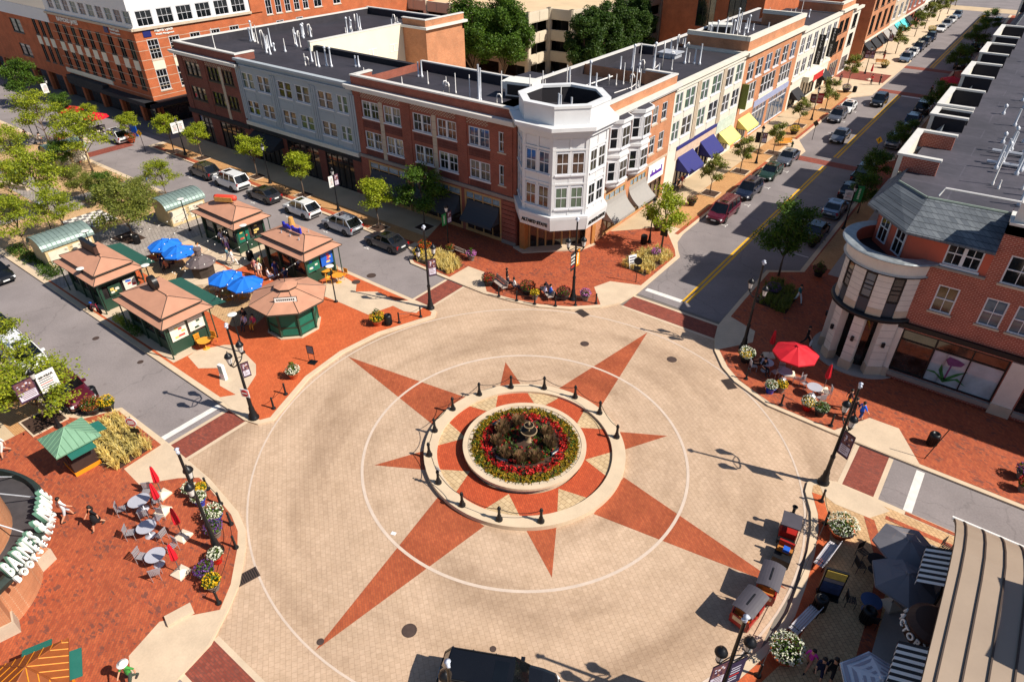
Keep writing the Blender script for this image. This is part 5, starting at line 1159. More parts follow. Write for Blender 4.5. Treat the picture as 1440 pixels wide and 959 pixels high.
# --- tall twin lantern lamp post
def lamp_post(label,xy,ang,banners=(),plate=None,z=.12):
    """banners: (side, lower z, (w, h), kind)"""
    t=thing('street_lamp',label,'street lamp',(xy[0],xy[1],z),radians(ang),'tall twin lantern lamps round the circle')
    def pole():
        mb=MB();mb.lathe([(.34,0),(.34,.12),(.26,.18),(.25,.42),(.19,.55),(.17,.9),(.13,1.0),(.12,2.0),(.14,2.05),(.14,2.15),(.095,2.25),(.08,4.6),(.065,7.1)],14);return mb.mesh('pole',BLK,True)
    put('pole',once('lp_pole',pole),t)
    def capm():
        mb=MB();mb.lathe([(.07,0),(.09,.1),(.05,.22),(.12,.3),(.02,.36)],10);mb.box(-.16,-.05,.12,.16,.05,.22);return mb.mesh('sensor_cap',mat('pale_cap',rgb(190,196,210),.5,var=.1),True)
    put('sensor_cap',once('lp_cap',capm),t,(0,0,7.1))
    def armm():
        mb=MB();mb.tube([(0,0,4.5),(.2,0,4.42),(.45,0,4.5),(.62,0,4.75)],.04,6);mb.tube([(0,0,4.85),(.25,0,4.75),(.5,0,4.62)],.025,6);mb.ball((.62,0,4.78),.08,0,8,5);return mb.mesh('arm',BLK,True)
    for s in(0,pi):
        put('arm',once('lp_arm',armm),t,None,s)
        def lan():
            mb=MB();mb.lathe([(.06,0),(.13,.1),(.13,.14),(.11,.16)],12,0);mb.lathe([(.2,.58),(.25,.6),(.25,.64),(.2,.76),(.1,.86),(.04,.9),(.03,1.0),(.001,1.05)],14,0)
            for k in range(3):mb.tube([(.12*cos(k*2.1),.12*sin(k*2.1),.14),(.21*cos(k*2.1),.21*sin(k*2.1),.6)],.012,4)
            return mb.mesh('lantern',BLK,True)
        l=put('lantern',once('lp_lan',lan),t,(.62*cos(s),.62*sin(s),4.8))
        def gl():
            mb=MB();mb.lathe([(.12,.15),(.2,.58)],12,0);return mb.mesh('glass',LGLASS,True)
        put('glass',once('lp_gl',gl),l)
    for side,z0,(w,h),kind,ba in banners:banner(t,side,z0,w,h,kind,ba)
    if plate:
        mb=MB();mb.box(-.3,-.02,0,.3,.02,.62,0);
        pl=mb.build('sign_plate',[WHT],t,(0,0,1.9));pl.rotation_euler=(0,0,radians(plate-ang));pl.location=(.14*sin(radians(plate-ang)),-.14*cos(radians(plate-ang)),1.9)
        mb=MB(M=Matrix.Rotation(pi/2,4,'X'));mb.lathe([(.25,0),(.25,.025),(.19,.027)],20,0);mb.box(-.2,-.05,.027,.2,.05,.032,1)
        mb.build('roundel',[mat('sign_red',rgb(190,36,40),.5,var=.08),SIGNW],pl,(0,-.02,.32))
    return t
BAN={}
def banner(t,side,z0,w,h,kind,ba=0.0,pole_r=.1,name='banner'):
    """hung flat panel with its own printing; side +1/-1 along the banner's own direction"""
    def mk():
        mb=MB();mb.box(pole_r,-.012,0,pole_r+w,.012,h,0);
        mb.box(0,-.015,h,pole_r+w,.015,h+.035,4);mb.box(0,-.015,-.035,pole_r+w,.015,0,4)
        a,c,d=pole_r+.06,pole_r+w-.06,.016
        rr=random.Random(sum(ord(q) for q in kind))
        if kind in('orange','green'):
            for y in(-d,d-.004):
                for k in range(7):mb.box(pole_r+w*.38,y,h*.15+k*h*.1,pole_r+w*.62,y+.004,h*.15+k*h*.1+h*.07,1)
        elif kind=='here':
            pass
        elif kind=='photo':
            for y in(-d,d-.004):
                mb.box(a,y,h*.08,c,y+.004,h*.46,1);mb.box(a,y,h*.48,c,y+.004,h*.96,3)
                for k in range(14):
                    u,v=rr.uniform(a,c-.14),rr.uniform(h*.5,h*.86);mb.box(u,y-.001-k*.0002 if y<0 else y+.001,v,u+rr.uniform(.06,.14),y+.005+k*.0002,v+h*rr.uniform(.04,.1),(0,1,5)[k%3])
                for k in range(4):mb.box(a+.06,y-.001 if y<0 else y+.001,h*(.16+k*.08),c-.06-rr.uniform(0,.15),y+.005,h*(.19+k*.08),3)
        else:
            for y in(-d,d-.004):
                for k in range(6):mb.box(a+.03,y,h*(.18+k*.11),c-.03-rr.uniform(0,.2),y+.004,h*(.22+k*.11),2 if k==2 else 1)
        base={'orange':rgb(236,134,20),'green':rgb(40,130,70),'here':rgb(34,30,32),'photo':rgb(70,40,66),'white':rgb(226,222,218),'purple':rgb(54,42,70),'red':rgb(170,40,40),'maroon':rgb(80,30,40)}[kind]
        ink={'orange':rgb(240,230,220),'green':rgb(220,230,200),'here':rgb(236,232,226),'photo':rgb(206,200,214),'white':rgb(70,66,72),'purple':rgb(190,186,200),'red':rgb(220,200,190),'maroon':rgb(190,180,180)}[kind]
        return mb.mesh(name,[mat('banner_'+kind,base,.7,var=.06),mat('banner_ink_'+kind,ink,.7,var=.1,scale=6),mat('banner_accent',rgb(206,52,40),.7,var=0),mat('banner_figure_'+kind,rgb(112,72,74),.7,var=.3,scale=6),BLK,mat('banner_skin',rgb(190,140,116),.7,var=.1)])
    me=once(('ban',kind,round(w,2),round(h,2),pole_r),mk)
    return put(name,me,t,(0,0,z0),radians(ba)+(0 if side>0 else pi))
def walk_lamp(label,xy,banners=(),h=4.6,z=.12,group='single lantern lamps along the walks'):
    t=thing('lantern_lamp',label,'street lamp',(xy[0],xy[1],z),0,group)
    def pole():
        mb=MB();mb.lathe([(.24,0),(.22,.1),(.13,.3),(.1,.8),(.065,.95),(.05,h-.75)],10);return mb.mesh('pole',BLK,True)
    put('pole',once(('wl',h),pole),t)
    def lan():
        mb=MB();mb.lathe([(.06,-.05),(.12,.05),(.11,.1)],10,0);mb.lathe([(.1,.1),(.19,.5)],10,1);mb.lathe([(.2,.5),(.24,.52),(.1,.72),(.02,.86)],10,0);return mb.mesh('lantern',[BLK,LGLASS],True)
    put('lantern',once('wl_lan',lan),t,(0,0,h-.75))
    for side,z0,(w,hh),kind,ba in banners:banner(t,side,z0,w,hh,kind,ba,.07)
    return t
def park_lamp(label,xy,h=3.35):
    t=thing('park_lamp',label,'park lamp',(xy[0],xy[1],.13),0,'small disc lamps among the kiosks')
    def pole():
        mb=MB();mb.lathe([(.16,0),(.16,.1),(.06,.16),(.045,h-.15)],10);return mb.mesh('pole',BLK,True)
    put('pole',once('pk',pole),t)
    def head():
        mb=MB();mb.lathe([(.04,-.2),(.12,-.06),(.34,0),(.34,.04)],18,1);mb.lathe([(.33,.042),(.2,.075),(.001,.09)],18,0);return mb.mesh('lamp_head',[mat('lamp_disc_white',rgb(226,224,216),.5,var=.05),BLK],True)
    put('lamp_head',once('pkh',head),t,(0,0,h));return t
# --- bollards and chains
def bollard(label,xy,z=.12,group='bollards',h=1.0,kind=0):
    def mk():
        mb=MB()
        if kind==0:mb.lathe([(.2,0),(.2,.1),(.14,.2),(.115,.28),(.125,.32),(.085,.4),(.075,h-.22),(.105,h-.2),(.105,h-.12),(.06,h-.1),(.075,h-.04),(.05,h),(.001,h+.02)],12)
        else:mb.lathe([(.15,0),(.14,.08),(.07,.14),(.06,h-.1),(.075,h-.08),(.06,h),(.001,h+.01)],10)
        return mb.mesh('bollard',BLK,True)
    return tag(put('bollard',once(('bol',kind,h),mk),None,(xy[0],xy[1],z)),label,'bollard',group)
def chain(label,pts,sag=.22,r=.022,group='chains between bollards',cat='chain'):
    mb=MB()
    for a,b in zip(pts,pts[1:]):
        P=[]
        for i in range(9):
            t=i/8;P.append((a[0]+(b[0]-a[0])*t,a[1]+(b[1]-a[1])*t,a[2]+(b[2]-a[2])*t-sag*4*t*(1-t)))
        mb.tube(P,r,5)
    return tag(mb.build('chain',BLK),label,cat,group)
# --- leaves and flowers
LF=[leafmat('leaf_locust',rgb(124,138,26),rgb(164,170,46),rgb(88,112,26)),leafmat('leaf_deep',rgb(62,94,26),rgb(94,122,36),rgb(44,74,22)),leafmat('leaf_olive',rgb(108,118,44),rgb(142,146,68),rgb(84,98,36)),leafmat('leaf_lime',rgb(140,156,26),rgb(170,176,44),rgb(108,130,24)),leafmat('leaf_dark',rgb(50,80,28),rgb(76,100,36),rgb(36,60,22))]
BARK=mat('bark',rgb(110,92,78),.9,var=.25,scale=6)
def petal(name,a,b,c):return leafmat('petal_'+name,a,b,c,.15)
PET={'white':petal('white',rgb(232,230,220),rgb(216,214,196),rgb(240,238,232)),'yellow':petal('yellow',rgb(236,190,30),rgb(222,170,20),rgb(240,206,60)),'red':petal('red',rgb(200,26,30),rgb(170,18,26),rgb(222,50,40)),
       'purple':petal('purple',rgb(110,60,150),rgb(86,44,120),rgb(140,90,170)),'pink':petal('pink',rgb(206,110,200),rgb(180,86,180),rgb(222,140,214)),'orange':petal('orange',rgb(226,84,30),rgb(206,66,26),rgb(236,112,40)),'rust':petal('rust',rgb(160,74,44),rgb(136,58,36),rgb(186,96,56)),'maroon':petal('maroon',rgb(110,26,56),rgb(84,20,44),rgb(140,40,76)),'silver':petal('silver',rgb(150,160,140),rgb(122,134,112),rgb(176,182,160))}
def scatter_leaves(mb,rng,c,r,n,size,m=0,sz=1.0,shell=.35,upbias=.3):
    for i in range(n):
        while True:
            v=Vector((rng.uniform(-1,1),rng.uniform(-1,1),rng.uniform(-1,1))) if shell>=0 else Vector((rng.gauss(0,.52),rng.gauss(0,.52),rng.gauss(0,.52)))
            if v.length<1 or(shell<0 and v.length<1.7):break
        if v.length>1e-3 and rng.random()<shell:v=v.normalized()*rng.uniform(.8,1)
        p=Vector((c[0]+v.x*r,c[1]+v.y*r,c[2]+v.z*r*sz))
        nrm=Vector((rng.gauss(0,1),rng.gauss(0,1),rng.gauss(0,1)+upbias));nrm+=v*.8
        if nrm.length<1e-3:nrm=Vector((0,0,1))
        nrm.normalize();a=nrm.orthogonal().normalized();q=nrm.cross(a);t=rng.uniform(0,6.28)
        a,q=a*cos(t)+q*sin(t),q*cos(t)-a*sin(t);s=size*rng.uniform(.6,1.3)
        mb.add([p-a*s,p-q*s*.45,p+a*s,p+q*s*.45],[(0,1,2,3)],m)
def planter(label,xy,color='white',pot='terra',r=.45,ph=.5,z=.125,second=None,grp='potted flowers',tall=0):
    key=('pl',color,pot,round(r,2),second,tall)
    def mk():
        rng=random.Random(str(key));pm={'terra':TERRA,'blue':BLUEPOT,'red':REDPOT,'grey':GREYPOT,'black':BLACKPOT}[pot]
        mb=MB();mb.lathe([(r*.5,0),(r*.62,ph*.5),(r*.78,ph*.92),(r*.84,ph*.93),(r*.84,ph),(r*.72,ph),(r*.7,ph*.9)],16,0,ms=[0,0,0,0,0,1]);mb.m[-1]=0
        a=mb.mesh('pot',[pm,MULCH],True)
        f=MB();scatter_leaves(f,rng,(0,0,ph+r*.42),r*.98,int(260*max(1,r/.45)),.075,0,.62)
        if tall:scatter_leaves(f,rng,(0,0,ph+r*1.0),r*.45,90,.09,0,1.6)
        b_=f.mesh('foliage',LF[1])
        g=MB();scatter_leaves(g,rng,(0,0,ph+r*.5),r*1.02,int(230*max(1,r/.45)),.065,0,.62,.95,1.2)
        if second:scatter_leaves(g,rng,(r*.4,r*.2,ph+r*.6),r*.7,110,.065,1,.7,.9,1.2)
        c_=g.mesh('blossoms',[PET[color],PET[second or color]])
        return a,b_,c_
    a,b_,c_=once(key,mk)
    t=thing('flower_pot',label,'flower pot',(xy[0],xy[1],z),random.random()*6,grp)
    put('pot',a,t);put('foliage',b_,t);put('blossoms',c_,t);return t
def grass_bed(name,label,polys_pts,n,h=.6,colour=None,seed=1,z=.13,kind='stuff',cat='grass'):
    rng=random.Random(seed);mb=MB()
    for(x,y) in polys_pts:
        for i in range(n):
            a=rng.uniform(0,2*pi);l=h*rng.uniform(.6,1.15);lean=rng.uniform(.15,.75)*l;w=.022
            bx,by=x+rng.gauss(0,.09),y+rng.gauss(0,.09);dx,dy=cos(a),sin(a)
            mb.add([(bx-dy*w,by+dx*w,z),(bx+dy*w,by-dx*w,z),(bx+dx*lean*.5+dy*w*.8,by+dy*lean*.5-dx*w*.8,z+l*.75),(bx+dx*lean*.5-dy*w*.8,by+dy*lean*.5+dx*w*.8,z+l*.75),(bx+dx*lean,by+dy*lean,z+l*.85)],[(0,1,2,3),(3,2,4)],0)
    o=mb.build(name,colour);tag(o,label,cat,None,kind);return o
def inside(p,poly):
    x,y=p;r=False;n=len(poly)
    for i in range(n):
        (x0,y0),(x1,y1)=poly[i],poly[(i+1)%n]
        if(y0>y)!=(y1>y) and x<(x1-x0)*(y-y0)/(y1-y0)+x0:r=not r
    return r
def fill(poly,step,seed=0,jit=.3):
    rng=random.Random(seed);xs=[p[0] for p in poly];ys=[p[1] for p in poly];out=[]
    x=min(xs)
    while x<max(xs):
        y=min(ys)
        while y<max(ys):
            q=(x+rng.uniform(-jit,jit)*step,y+rng.uniform(-jit,jit)*step)
            if inside(q,poly):out.append(q)
            y+=step
        x+=step
    return out
# --- trees
def tree_meshes(kind,seed):
    rng=random.Random(kind+str(seed));tr=MB();cr=MB()
    P={'locust':(6.0,2.5,2.1,.34,9,0,7,.115,.42),'lime':(5.2,1.7,2.2,.3,9,3,6,.105,.55),'young':(4.0,1.15,1.6,.3,7,2,5,.11,.8),'round':(5.2,2.3,1.5,.4,11,2,7,.10,.75),'deep':(5.6,2.1,2.0,.36,10,1,7,.11,.6),'tall':(14.5,4.4,1.5,.3,22,1,8,.2,.9),'tallb':(13.5,3.4,1.5,.3,20,4,8,.2,.9)}[kind]
    h,R,h0,_,nl,lm,sub,ls,fl=P
    tr.tube([(0,0,0),(.03,.02,h0*.5),(0,.03,h0),(rng.uniform(-.15,.15),rng.uniform(-.15,.15),h*.8)],.12*h/6,7,0,.02)
    clumps=[]
    for i in range(nl):
        a=2*pi*i/nl*1.0+rng.uniform(-.35,.35);lv=rng.uniform(0,1) if kind.startswith('tall') else(i%3)/2.2+rng.uniform(-.1,.12)
        zb=h0*.85+(h-h0)*.55*lv*.8;zt=h0+(h-h0)*(.28+.62*lv)+rng.uniform(-.2,.2);rr=R*(.98-.45*max(0,lv-.2))*rng.uniform(.75,1.05)
        if kind.startswith('tall'):rr=R*(1.0-.75*max(0,lv-.35))*rng.uniform(.7,1.05)*(.55+.45*min(1,lv*3+.4))
        e=(rr*cos(a),rr*sin(a),zt);m=(rr*.45*cos(a+.15),rr*.45*sin(a+.15),zb+(zt-zb)*.65)
        tr.tube([(0,0,zb),m,e],.05*h/6,5,0,.012)
        clumps.append((e,1.0));clumps.append(((m[0]*1.25,m[1]*1.25,m[2]+.25),.95))
        for k in range(sub-3):
            b2=a+rng.uniform(-.6,.6);r2=rr*rng.uniform(.5,1.08);p=(r2*cos(b2),r2*sin(b2),zt+rng.uniform(-.55,.45)*h/6)
            tr.tube([m,p],.022*h/6,4,0,.008);clumps.append((p,.8))
    for k in range(2 if not kind.startswith('tall') else 7):clumps.append(((rng.uniform(-.4,.4)*R*.5,rng.uniform(-.4,.4)*R*.5,h*(.96-.06*k)),.75))
    cs=R*.33 if not kind.startswith('tall') else R*.33
    n={'locust':108,'lime':110,'young':95,'round':180,'deep':150,'tall':300,'tallb':280}[kind]
    for c,s in clumps:
        scatter_leaves(cr,rng,c,cs*s*rng.uniform(.8,1.2),int(n*s),ls,0,fl,-1 if not kind.startswith('tall') else.2,.8)
    return tr.mesh('trunk',BARK,True),cr.mesh('crown',LF[lm])
def tree(label,xy,kind='locust',s=1.0,z=.12,group='street trees',sx=None):
    v=random.randint(0,2);t,c=once(('tree',kind,v),lambda:tree_meshes(kind,v))
    o=thing('tree',label,'tree',(xy[0],xy[1],z),random.uniform(0,6.28),group);o.scale=(sx or s,sx or s,s)
    put('trunk',t,o);put('crown',c,o);return o
def tree_pit(label,xy,w=1.5):
    mb=MB();mb.box(-w/2,-w/2,0,w/2,w/2,.03,1)
    for a in((-w/2-.1,-w/2-.1,w/2+.1,-w/2),(-w/2-.1,w/2,w/2+.1,w/2+.1),(-w/2-.1,-w/2,-w/2,w/2),(w/2,-w/2,w/2+.1,w/2)):mb.box(a[0],a[1],0,a[2],a[3],.06,0)
    return tag(mb.build('tree_pit',[CONC,MULCH],None,(xy[0],xy[1],.135)),label,'tree pit','square tree pits in the walk')
# --- seats, tables, parasols
def bench(label,xy,rz,z=.125,m=None,l=1.9,group='benches'):
    m=m or WOODG;t=thing('park_bench',label,'bench',(xy[0],xy[1],z),rz,group)
    def seat():
        mb=MB()
        for i in range(5):mb.box(-l/2,-.22+i*.1,.42,l/2,-.14+i*.1,.46)
        return mb.mesh('seat',m)
    def back():
        mb=MB()
        for i in range(4):mb.box(-l/2,.26+i*.02,.52+i*.1,l/2,.29+i*.02,.6+i*.1)
        return mb.mesh('backrest',m)
    def leg():
        mb=MB();mb.tube([(0,-.2,0),(0,-.2,.6),(0,-.1,.66),(0,.22,.62)],.025,6);mb.tube([(0,.26,0),(0,.3,.5),(0,.36,.95)],.025,6);mb.box(-.02,-.22,.38,.02,.3,.42);return mb.mesh('leg',BLK,True)
    put('seat',once(('bs',m.name,l),seat),t);put('backrest',once(('bb',m.name,l),back),t)
    for s in(-1,1):put('leg',once('bl',leg),t,(s*(l/2-.12),0,0))
    return t
def chair(label,xy,rz,m=None,z=.125,group='cafe chairs'):
    m=m or METC;t=thing('cafe_chair',label,'chair',(xy[0],xy[1],z),rz,group)
    def seat():
        mb=MB()
        for i in range(6):mb.box(-.22,-.2+i*.075,.44,.22,-.15+i*.075,.46)
        return mb.mesh('seat',m)
    def back():
        mb=MB()
        for i in range(6):mb.box(-.21+i*.075,.24,.5,-.16+i*.075,.27,.9)
        mb.box(-.24,.235,.88,.24,.275,.93);return mb.mesh('backrest',m)
    def leg():mb=MB();mb.tube([(0,0,0),(0,0,.45)],.016,5);return mb.mesh('leg',m)
    put('seat',once(('cs',m.name),seat),t);put('backrest',once(('cb',m.name),back),t)
    for x,y in((-.2,-.18),(.2,-.18),(-.2,.25),(.2,.25)):put('leg',once(('cl',m.name),leg),t,(x,y,0))
    return t
def table(label,xy,m=None,r=.45,z=.125,group='cafe tables',h=.74):
    m=m or TABLET;t=thing('cafe_table',label,'table',(xy[0],xy[1],z),0,group)
    put('tabletop',once(('tt',m.name,r),lambda:MB().lathe([(r*.96,h-.03),(r,h-.02),(r,h),(.001,h+.002)],22).mesh('tabletop',m)),t)
    put('leg',once(('tl',m.name),lambda:MB().lathe([(.28,0),(.26,.03),(.035,.06),(.03,h-.03)],10).mesh('leg',m,True)),t);return t
def parasol(label,xy,m,r=1.35,h=2.45,z=.125,closed=False,n=8,tilt=0.0,base=True,group='parasols'):
    t=thing('parasol',label,'parasol',(xy[0],xy[1],z),random.random(),group)
    put('pole',once(('pp',h),lambda:MB().lathe([(.028,0),(.024,h+.05),(.001,h+.1)],7).mesh('pole',mat('parasol_pole',rgb(120,116,116),.4,.5,var=.05),True)),t)
    def can():
        mb=MB()
        if closed:
            P=[(.05,h),(.09,h-.15),(.17,h-.75),(.2,h-1.05),(.12,h-1.2),(.04,h-1.2)]
            for j in range(len(P)-1):
                for i in range(12):
                    a0,a1=2*pi*i/12,2*pi*(i+1)/12;f0,f1=(1.0 if i%2 else.62),(.62 if i%2 else 1.0)
                    mb.quad((P[j][0]*f0*cos(a0),P[j][0]*f0*sin(a0),P[j][1]),(P[j][0]*f1*cos(a1),P[j][0]*f1*sin(a1),P[j][1]),(P[j+1][0]*f1*cos(a1),P[j+1][0]*f1*sin(a1),P[j+1][1]),(P[j+1][0]*f0*cos(a0),P[j+1][0]*f0*sin(a0),P[j+1][1]))
        else:
            for i in range(n):
                a0,a1=2*pi*i/n,2*pi*(i+1)/n;am=(a0+a1)/2
                for(r0,z0),(r1,z1) in(((.06,h),(r*.5,h-.26)),((r*.5,h-.26),(r,h-.6))):
                    k0,k1=cos(pi/n)*.985,cos(pi/n)*.985
                    A,B_,Cm,D,E_,F_=[(q*cos(t_),q*sin(t_),zz) for q,t_,zz in((r0,a0,z0),(r1,a0,z1),(r0*k0,am,z0-.015),(r1*k1,am,z1-.03),(r0,a1,z0),(r1,a1,z1))]
                    mb.add([A,B_,Cm,D,E_,F_],[(0,1,3,2),(2,3,5,4)])
                A,B_=(r*cos(a0),r*sin(a0),h-.6),(r*cos(a1),r*sin(a1),h-.6);mb.quad(A,B_,(B_[0],B_[1],B_[2]-.1),(A[0],A[1],A[2]-.1))
            mb.lathe([(.14,h+.0),(.1,h+.06),(.001,h+.08)],n,0)
        return mb.mesh('canopy',m)
    c=put('canopy',once(('pc',m.name,r,h,closed,n),can),t)
    if tilt:c.rotation_euler=(tilt,tilt*.5,0)
    if base:put('base',once('pb',lambda:MB().add([(-.36,-.36,0),(.36,-.36,0),(.36,.36,0),(-.36,.36,0),(-.36,-.36,.12),(.36,-.36,.12),(.36,.36,.12),(-.36,.36,.12),(-.08,-.08,.3),(.08,-.08,.3),(.08,.08,.3),(-.08,.08,.3)],[(0,3,2,1),(0,1,5,4),(1,2,6,5),(2,3,7,6),(3,0,4,7),(4,5,9,8),(5,6,10,9),(6,7,11,10),(7,4,8,11),(8,9,10,11)]).mesh('base',mat('parasol_base',rgb(222,206,184),.7,var=.06))),t)
    return t
def bin_(label,xy,z=.125,r=.3,h=.95):
    t=thing('litter_bin',label,'litter bin',(xy[0],xy[1],z),random.random()*6,'black litter bins')
    def body():
        mb=MB();mb.lathe([(r*.8,0),(r*.82,.06),(r*.95,h*.5),(r,h*.8)],18)
        for i in range(18):a=2*pi*i/18;mb.box(r*.98*cos(a)-.018,r*.98*sin(a)-.018,.08,r*.98*cos(a)+.018,r*.98*sin(a)+.018,h*.8)
        return mb.mesh('body',BLK)
    put('body',once('bin',body),t);put('lid',once('binl',lambda:MB().lathe([(r*1.08,h*.8),(r*1.08,h*.86),(r*.9,h*.97),(r*.55,h),(r*.5,h*.93),(.001,h*.93)],18).mesh('lid',BLK,True)),t);return t
def road_sign(label,xy,shape,rz,h=2.6,z=.125,front=None,sub=False,cat='road sign'):
    t=thing('road_sign',label,cat,(xy[0],xy[1],z),rz)
    put('post',once(('rsp',h),lambda:MB().lathe([(.05,0),(.035,.05),(.03,h)],8).mesh('post',BLK,True)),t)
    mb=MB(M=Matrix.Rotation(pi/2,4,'X'));fm=front or BLK
    if shape=='diamond':mb.prism([(0,-.45),(.45,0),(0,.45),(-.45,0)],.035,.06,1,0)
    elif shape=='round':mb.lathe([(.36,.035),(.36,.06),(.001,.061)],22,0)
    elif shape=='square':mb.box(-.36,-.36,.035,.36,.36,.06,0)
    if front is WHT:
        mb.lathe([(.3,.062),(.3,.068),(.001,.069)],22,2);mb.box(-.22,-.05,.07,.22,.05,.076,0);mb.box(-.2,.1,.07,.2,.15,.076,0);mb.box(-.2,-.15,.07,.2,-.1,.076,0)
    if shape=='diamond' and front is not None:
        mb.lathe([(.06,.063),(.001,.064)],8,1,(0,.2,0));mb.box(-.06,-.06,.062,.05,.13,.066,1);mb.box(-.13,-.24,.062,-.07,-.04,.066,1);mb.box(.03,-.24,.062,.09,-.05,.066,1);mb.box(.05,.02,.062,.17,.07,.066,1)
    mb.build('sign_face',[fm,BLK,mat('sign_red',rgb(190,36,40),.5,var=.08)],t,(0,0,h-.4))
    if sub:mb=MB();mb.box(-.3,-.055,h-1.25,.3,-.035,h-.9);mb.build('sub_plate',BLK,t)
    return t
# --- vehicles
GLASSV=panemat('car_glass',rgb(14,17,20),.05,.3,1.0,.5)
TYRE=mat('tyre',rgb(28,27,27),.85,var=.1);RIM=mat('alloy_rim',rgb(160,162,166),.35,.7,var=.05)
HEADL=mat('headlamp',rgb(220,222,224),.15,var=.1);TAILL=mat('tail_lamp',rgb(150,14,18),.2,var=.1);TRIMV=mat('car_trim',rgb(30,30,32),.6,var=.1)
def paint(name,c):return mat('paint_'+name,c,.28,.0 if name in('white',) else.35,var=.03,scale=.6,spec=.5,coat=.8)
PNT={'white':paint('white',rgb(226,226,226)),'silver':paint('silver',rgb(164,168,176)),'black':paint('black',rgb(22,23,27)),'charcoal':paint('charcoal',rgb(52,52,58)),'grey':paint('grey',rgb(92,96,106)),'navy':paint('navy',rgb(28,36,58)),'maroon':paint('maroon',rgb(98,24,40)),'green':paint('green',rgb(40,66,50)),'blue':paint('blue',rgb(70,90,120)),'steel':paint('steel',rgb(120,136,156))}
SPEC={
 'suv':(4.7,.93,1.02,1.67,1.25,.42,-1.55,-2.2,1.05,.25,2.72),'sedan':(4.75,.90,.92,1.43,1.15,.30,-1.05,-1.75,1.0,.2,2.78),'van':(5.1,.98,1.02,1.75,1.65,.75,-2.2,-2.45,1.08,.22,3.0),'jeep':(4.3,.93,1.14,1.82,.62,.42,-1.95,-2.05,1.14,.35,2.7),'big':(5.2,1.0,1.15,1.88,1.25,.6,-2.1,-2.5,1.18,.3,2.95),'pickup':(5.7,.99,1.14,1.86,1.25,.6,-.75,-.95,1.1,.32,3.5)}
def car_meshes(kind,pm):
    L,w,hz,rz_,wb,wt,rr,rb,dz,gc,base=SPEC[kind];h=L/2
    mb=MB()
    st=[(-h,.74,gc+.22,dz-.2),(-h+.1,.9,gc+.06,dz-.05),(-h+.45,.98,gc,dz),(rb+.2,1.0,gc,dz+.02),(0,1.0,gc,(hz+dz)/2+.02),(wb,.99,gc,hz),(h-.75,.97,gc,hz-.07),(h-.22,.9,gc+.04,hz-.18),(h,.74,gc+.14,hz-.36)]
    rings=[]
    for x,f,zb,zt in st:
        q=w*f;rings.append([(x,-q*.9,zb),(x,-q,zb+.14),(x,-q*1.0,zt-.26),(x,-q*.95,zt-.06),(x,-q*.8,zt),(x,q*.8,zt),(x,q*.95,zt-.06),(x,q,zt-.26),(x,q,zb+.14),(x,q*.9,zb)])
    vs=[p for r in rings for p in r];fs=[]
    for i in range(len(st)-1):
        for j in range(10):fs.append((i*10+j,i*10+(j+1)%10,(i+1)*10+(j+1)%10,(i+1)*10+j))
    fs+=[tuple(range(10))[::-1],tuple((len(st)-1)*10+j for j in range(10))];mb.add(vs,fs,0)
    
    for x in(-base/2,base/2):
        for s in(-1,1):mb.add([(x+.41*cos(pi*i/10),s*(w+.006),.34+.41*sin(pi*i/10)) for i in range(11)]+[(x+.41*cos(pi*i/10),s*(w-.2),.34+.41*sin(pi*i/10)) for i in range(11)],[tuple(range(11))]+[(i,i+1,12+i,11+i) for i in range(10)],1)
    mb.box(-h-.02,-w*.72,gc+.2,-h+.1,w*.72,gc+.42,1);mb.box(h-.1,-w*.7,gc+.14,h+.015,w*.7,gc+.34,1);mb.box(h-.12,-w*.42,hz-.52,h+.008,w*.42,hz-.38,1)
    
    gw,rw=w*.9,w*.74;zc=dz if kind in('sedan',) else dz
    rp=[(wt+.04,-rw),(wt+.1,-rw*.5),(wt+.1,rw*.5),(wt+.04,rw),(rr-.05,rw),(rr-.1,0),(rr-.05,-rw)]
    mb.prism(rp,rz_-.05,rz_-.01,0);mb.prism([(x*.96+(wt+rr)*.02,y*.86) for x,y in rp],rz_-.01,rz_+.022,0)
    if kind in('suv','van','big'):
        for s in(-1,1):mb.tube([(wt-.1,s*rw*.93,rz_+.03),(rr+.15,s*rw*.93,rz_+.03)],.022,5,1)
    if kind in('suv','sedan','van','big'):mb.box(wt-.75,-rw*.6,rz_,wt-.15,rw*.6,rz_+.03,2)
    mb.box(-h-.025,-.26,dz-.32,-h+.05,.26,dz-.2,3);mb.box(h-.05,-.26,gc+.2,h+.022,.26,gc+.32,3);mb.box(-h+.02,-w*.6,dz-.1,-h+.12,w*.6,dz-.06,1)
    def strip(a,b,t=.038):
        mb.tube([a,b],t,5,0)
    for s in(-1,1):
        strip((wb,s*gw,hz-.03),(wt,s*rw,rz_-.03));strip((rb,s*gw*.95,zc-.03),(rr,s*rw,rz_-.03),.055);strip((-.15,s*gw,hz),(-.2,s*rw,rz_-.03))
        if kind in('suv','van','big'):strip((-1.25,s*gw,hz),(-1.2,s*rw,rz_-.03),.045)
        mb.box(wb-.42,s*(gw+.02)-.0 if s>0 else-gw-.24,hz-.02,wb-.24,gw+.24 if s>0 else-gw-.02,hz+.14,0)
    if kind=='pickup':
        mb.box(-h+.15,-w*.78,dz-.02,rb-.1,w*.78,dz+.012,1)
        for s in(-1,1):mb.box(-h+.1,s*w*.9-.06,dz-.05,rb-.05,s*w*.9+.06,dz+.08,0)
    body=mb.mesh('body',[pm,TRIMV,GLASSV,WHT],False)
    g=MB();z0=min(hz,zc)-.06
    lo=[(wb,-gw),(wb+.1,0),(wb,gw),(rb,gw*.96),(rb-.06,0),(rb,-gw*.96)];hi=[(wt,-rw),(wt+.07,0),(wt,rw),(rr,rw),(rr-.05,0),(rr,-rw)]
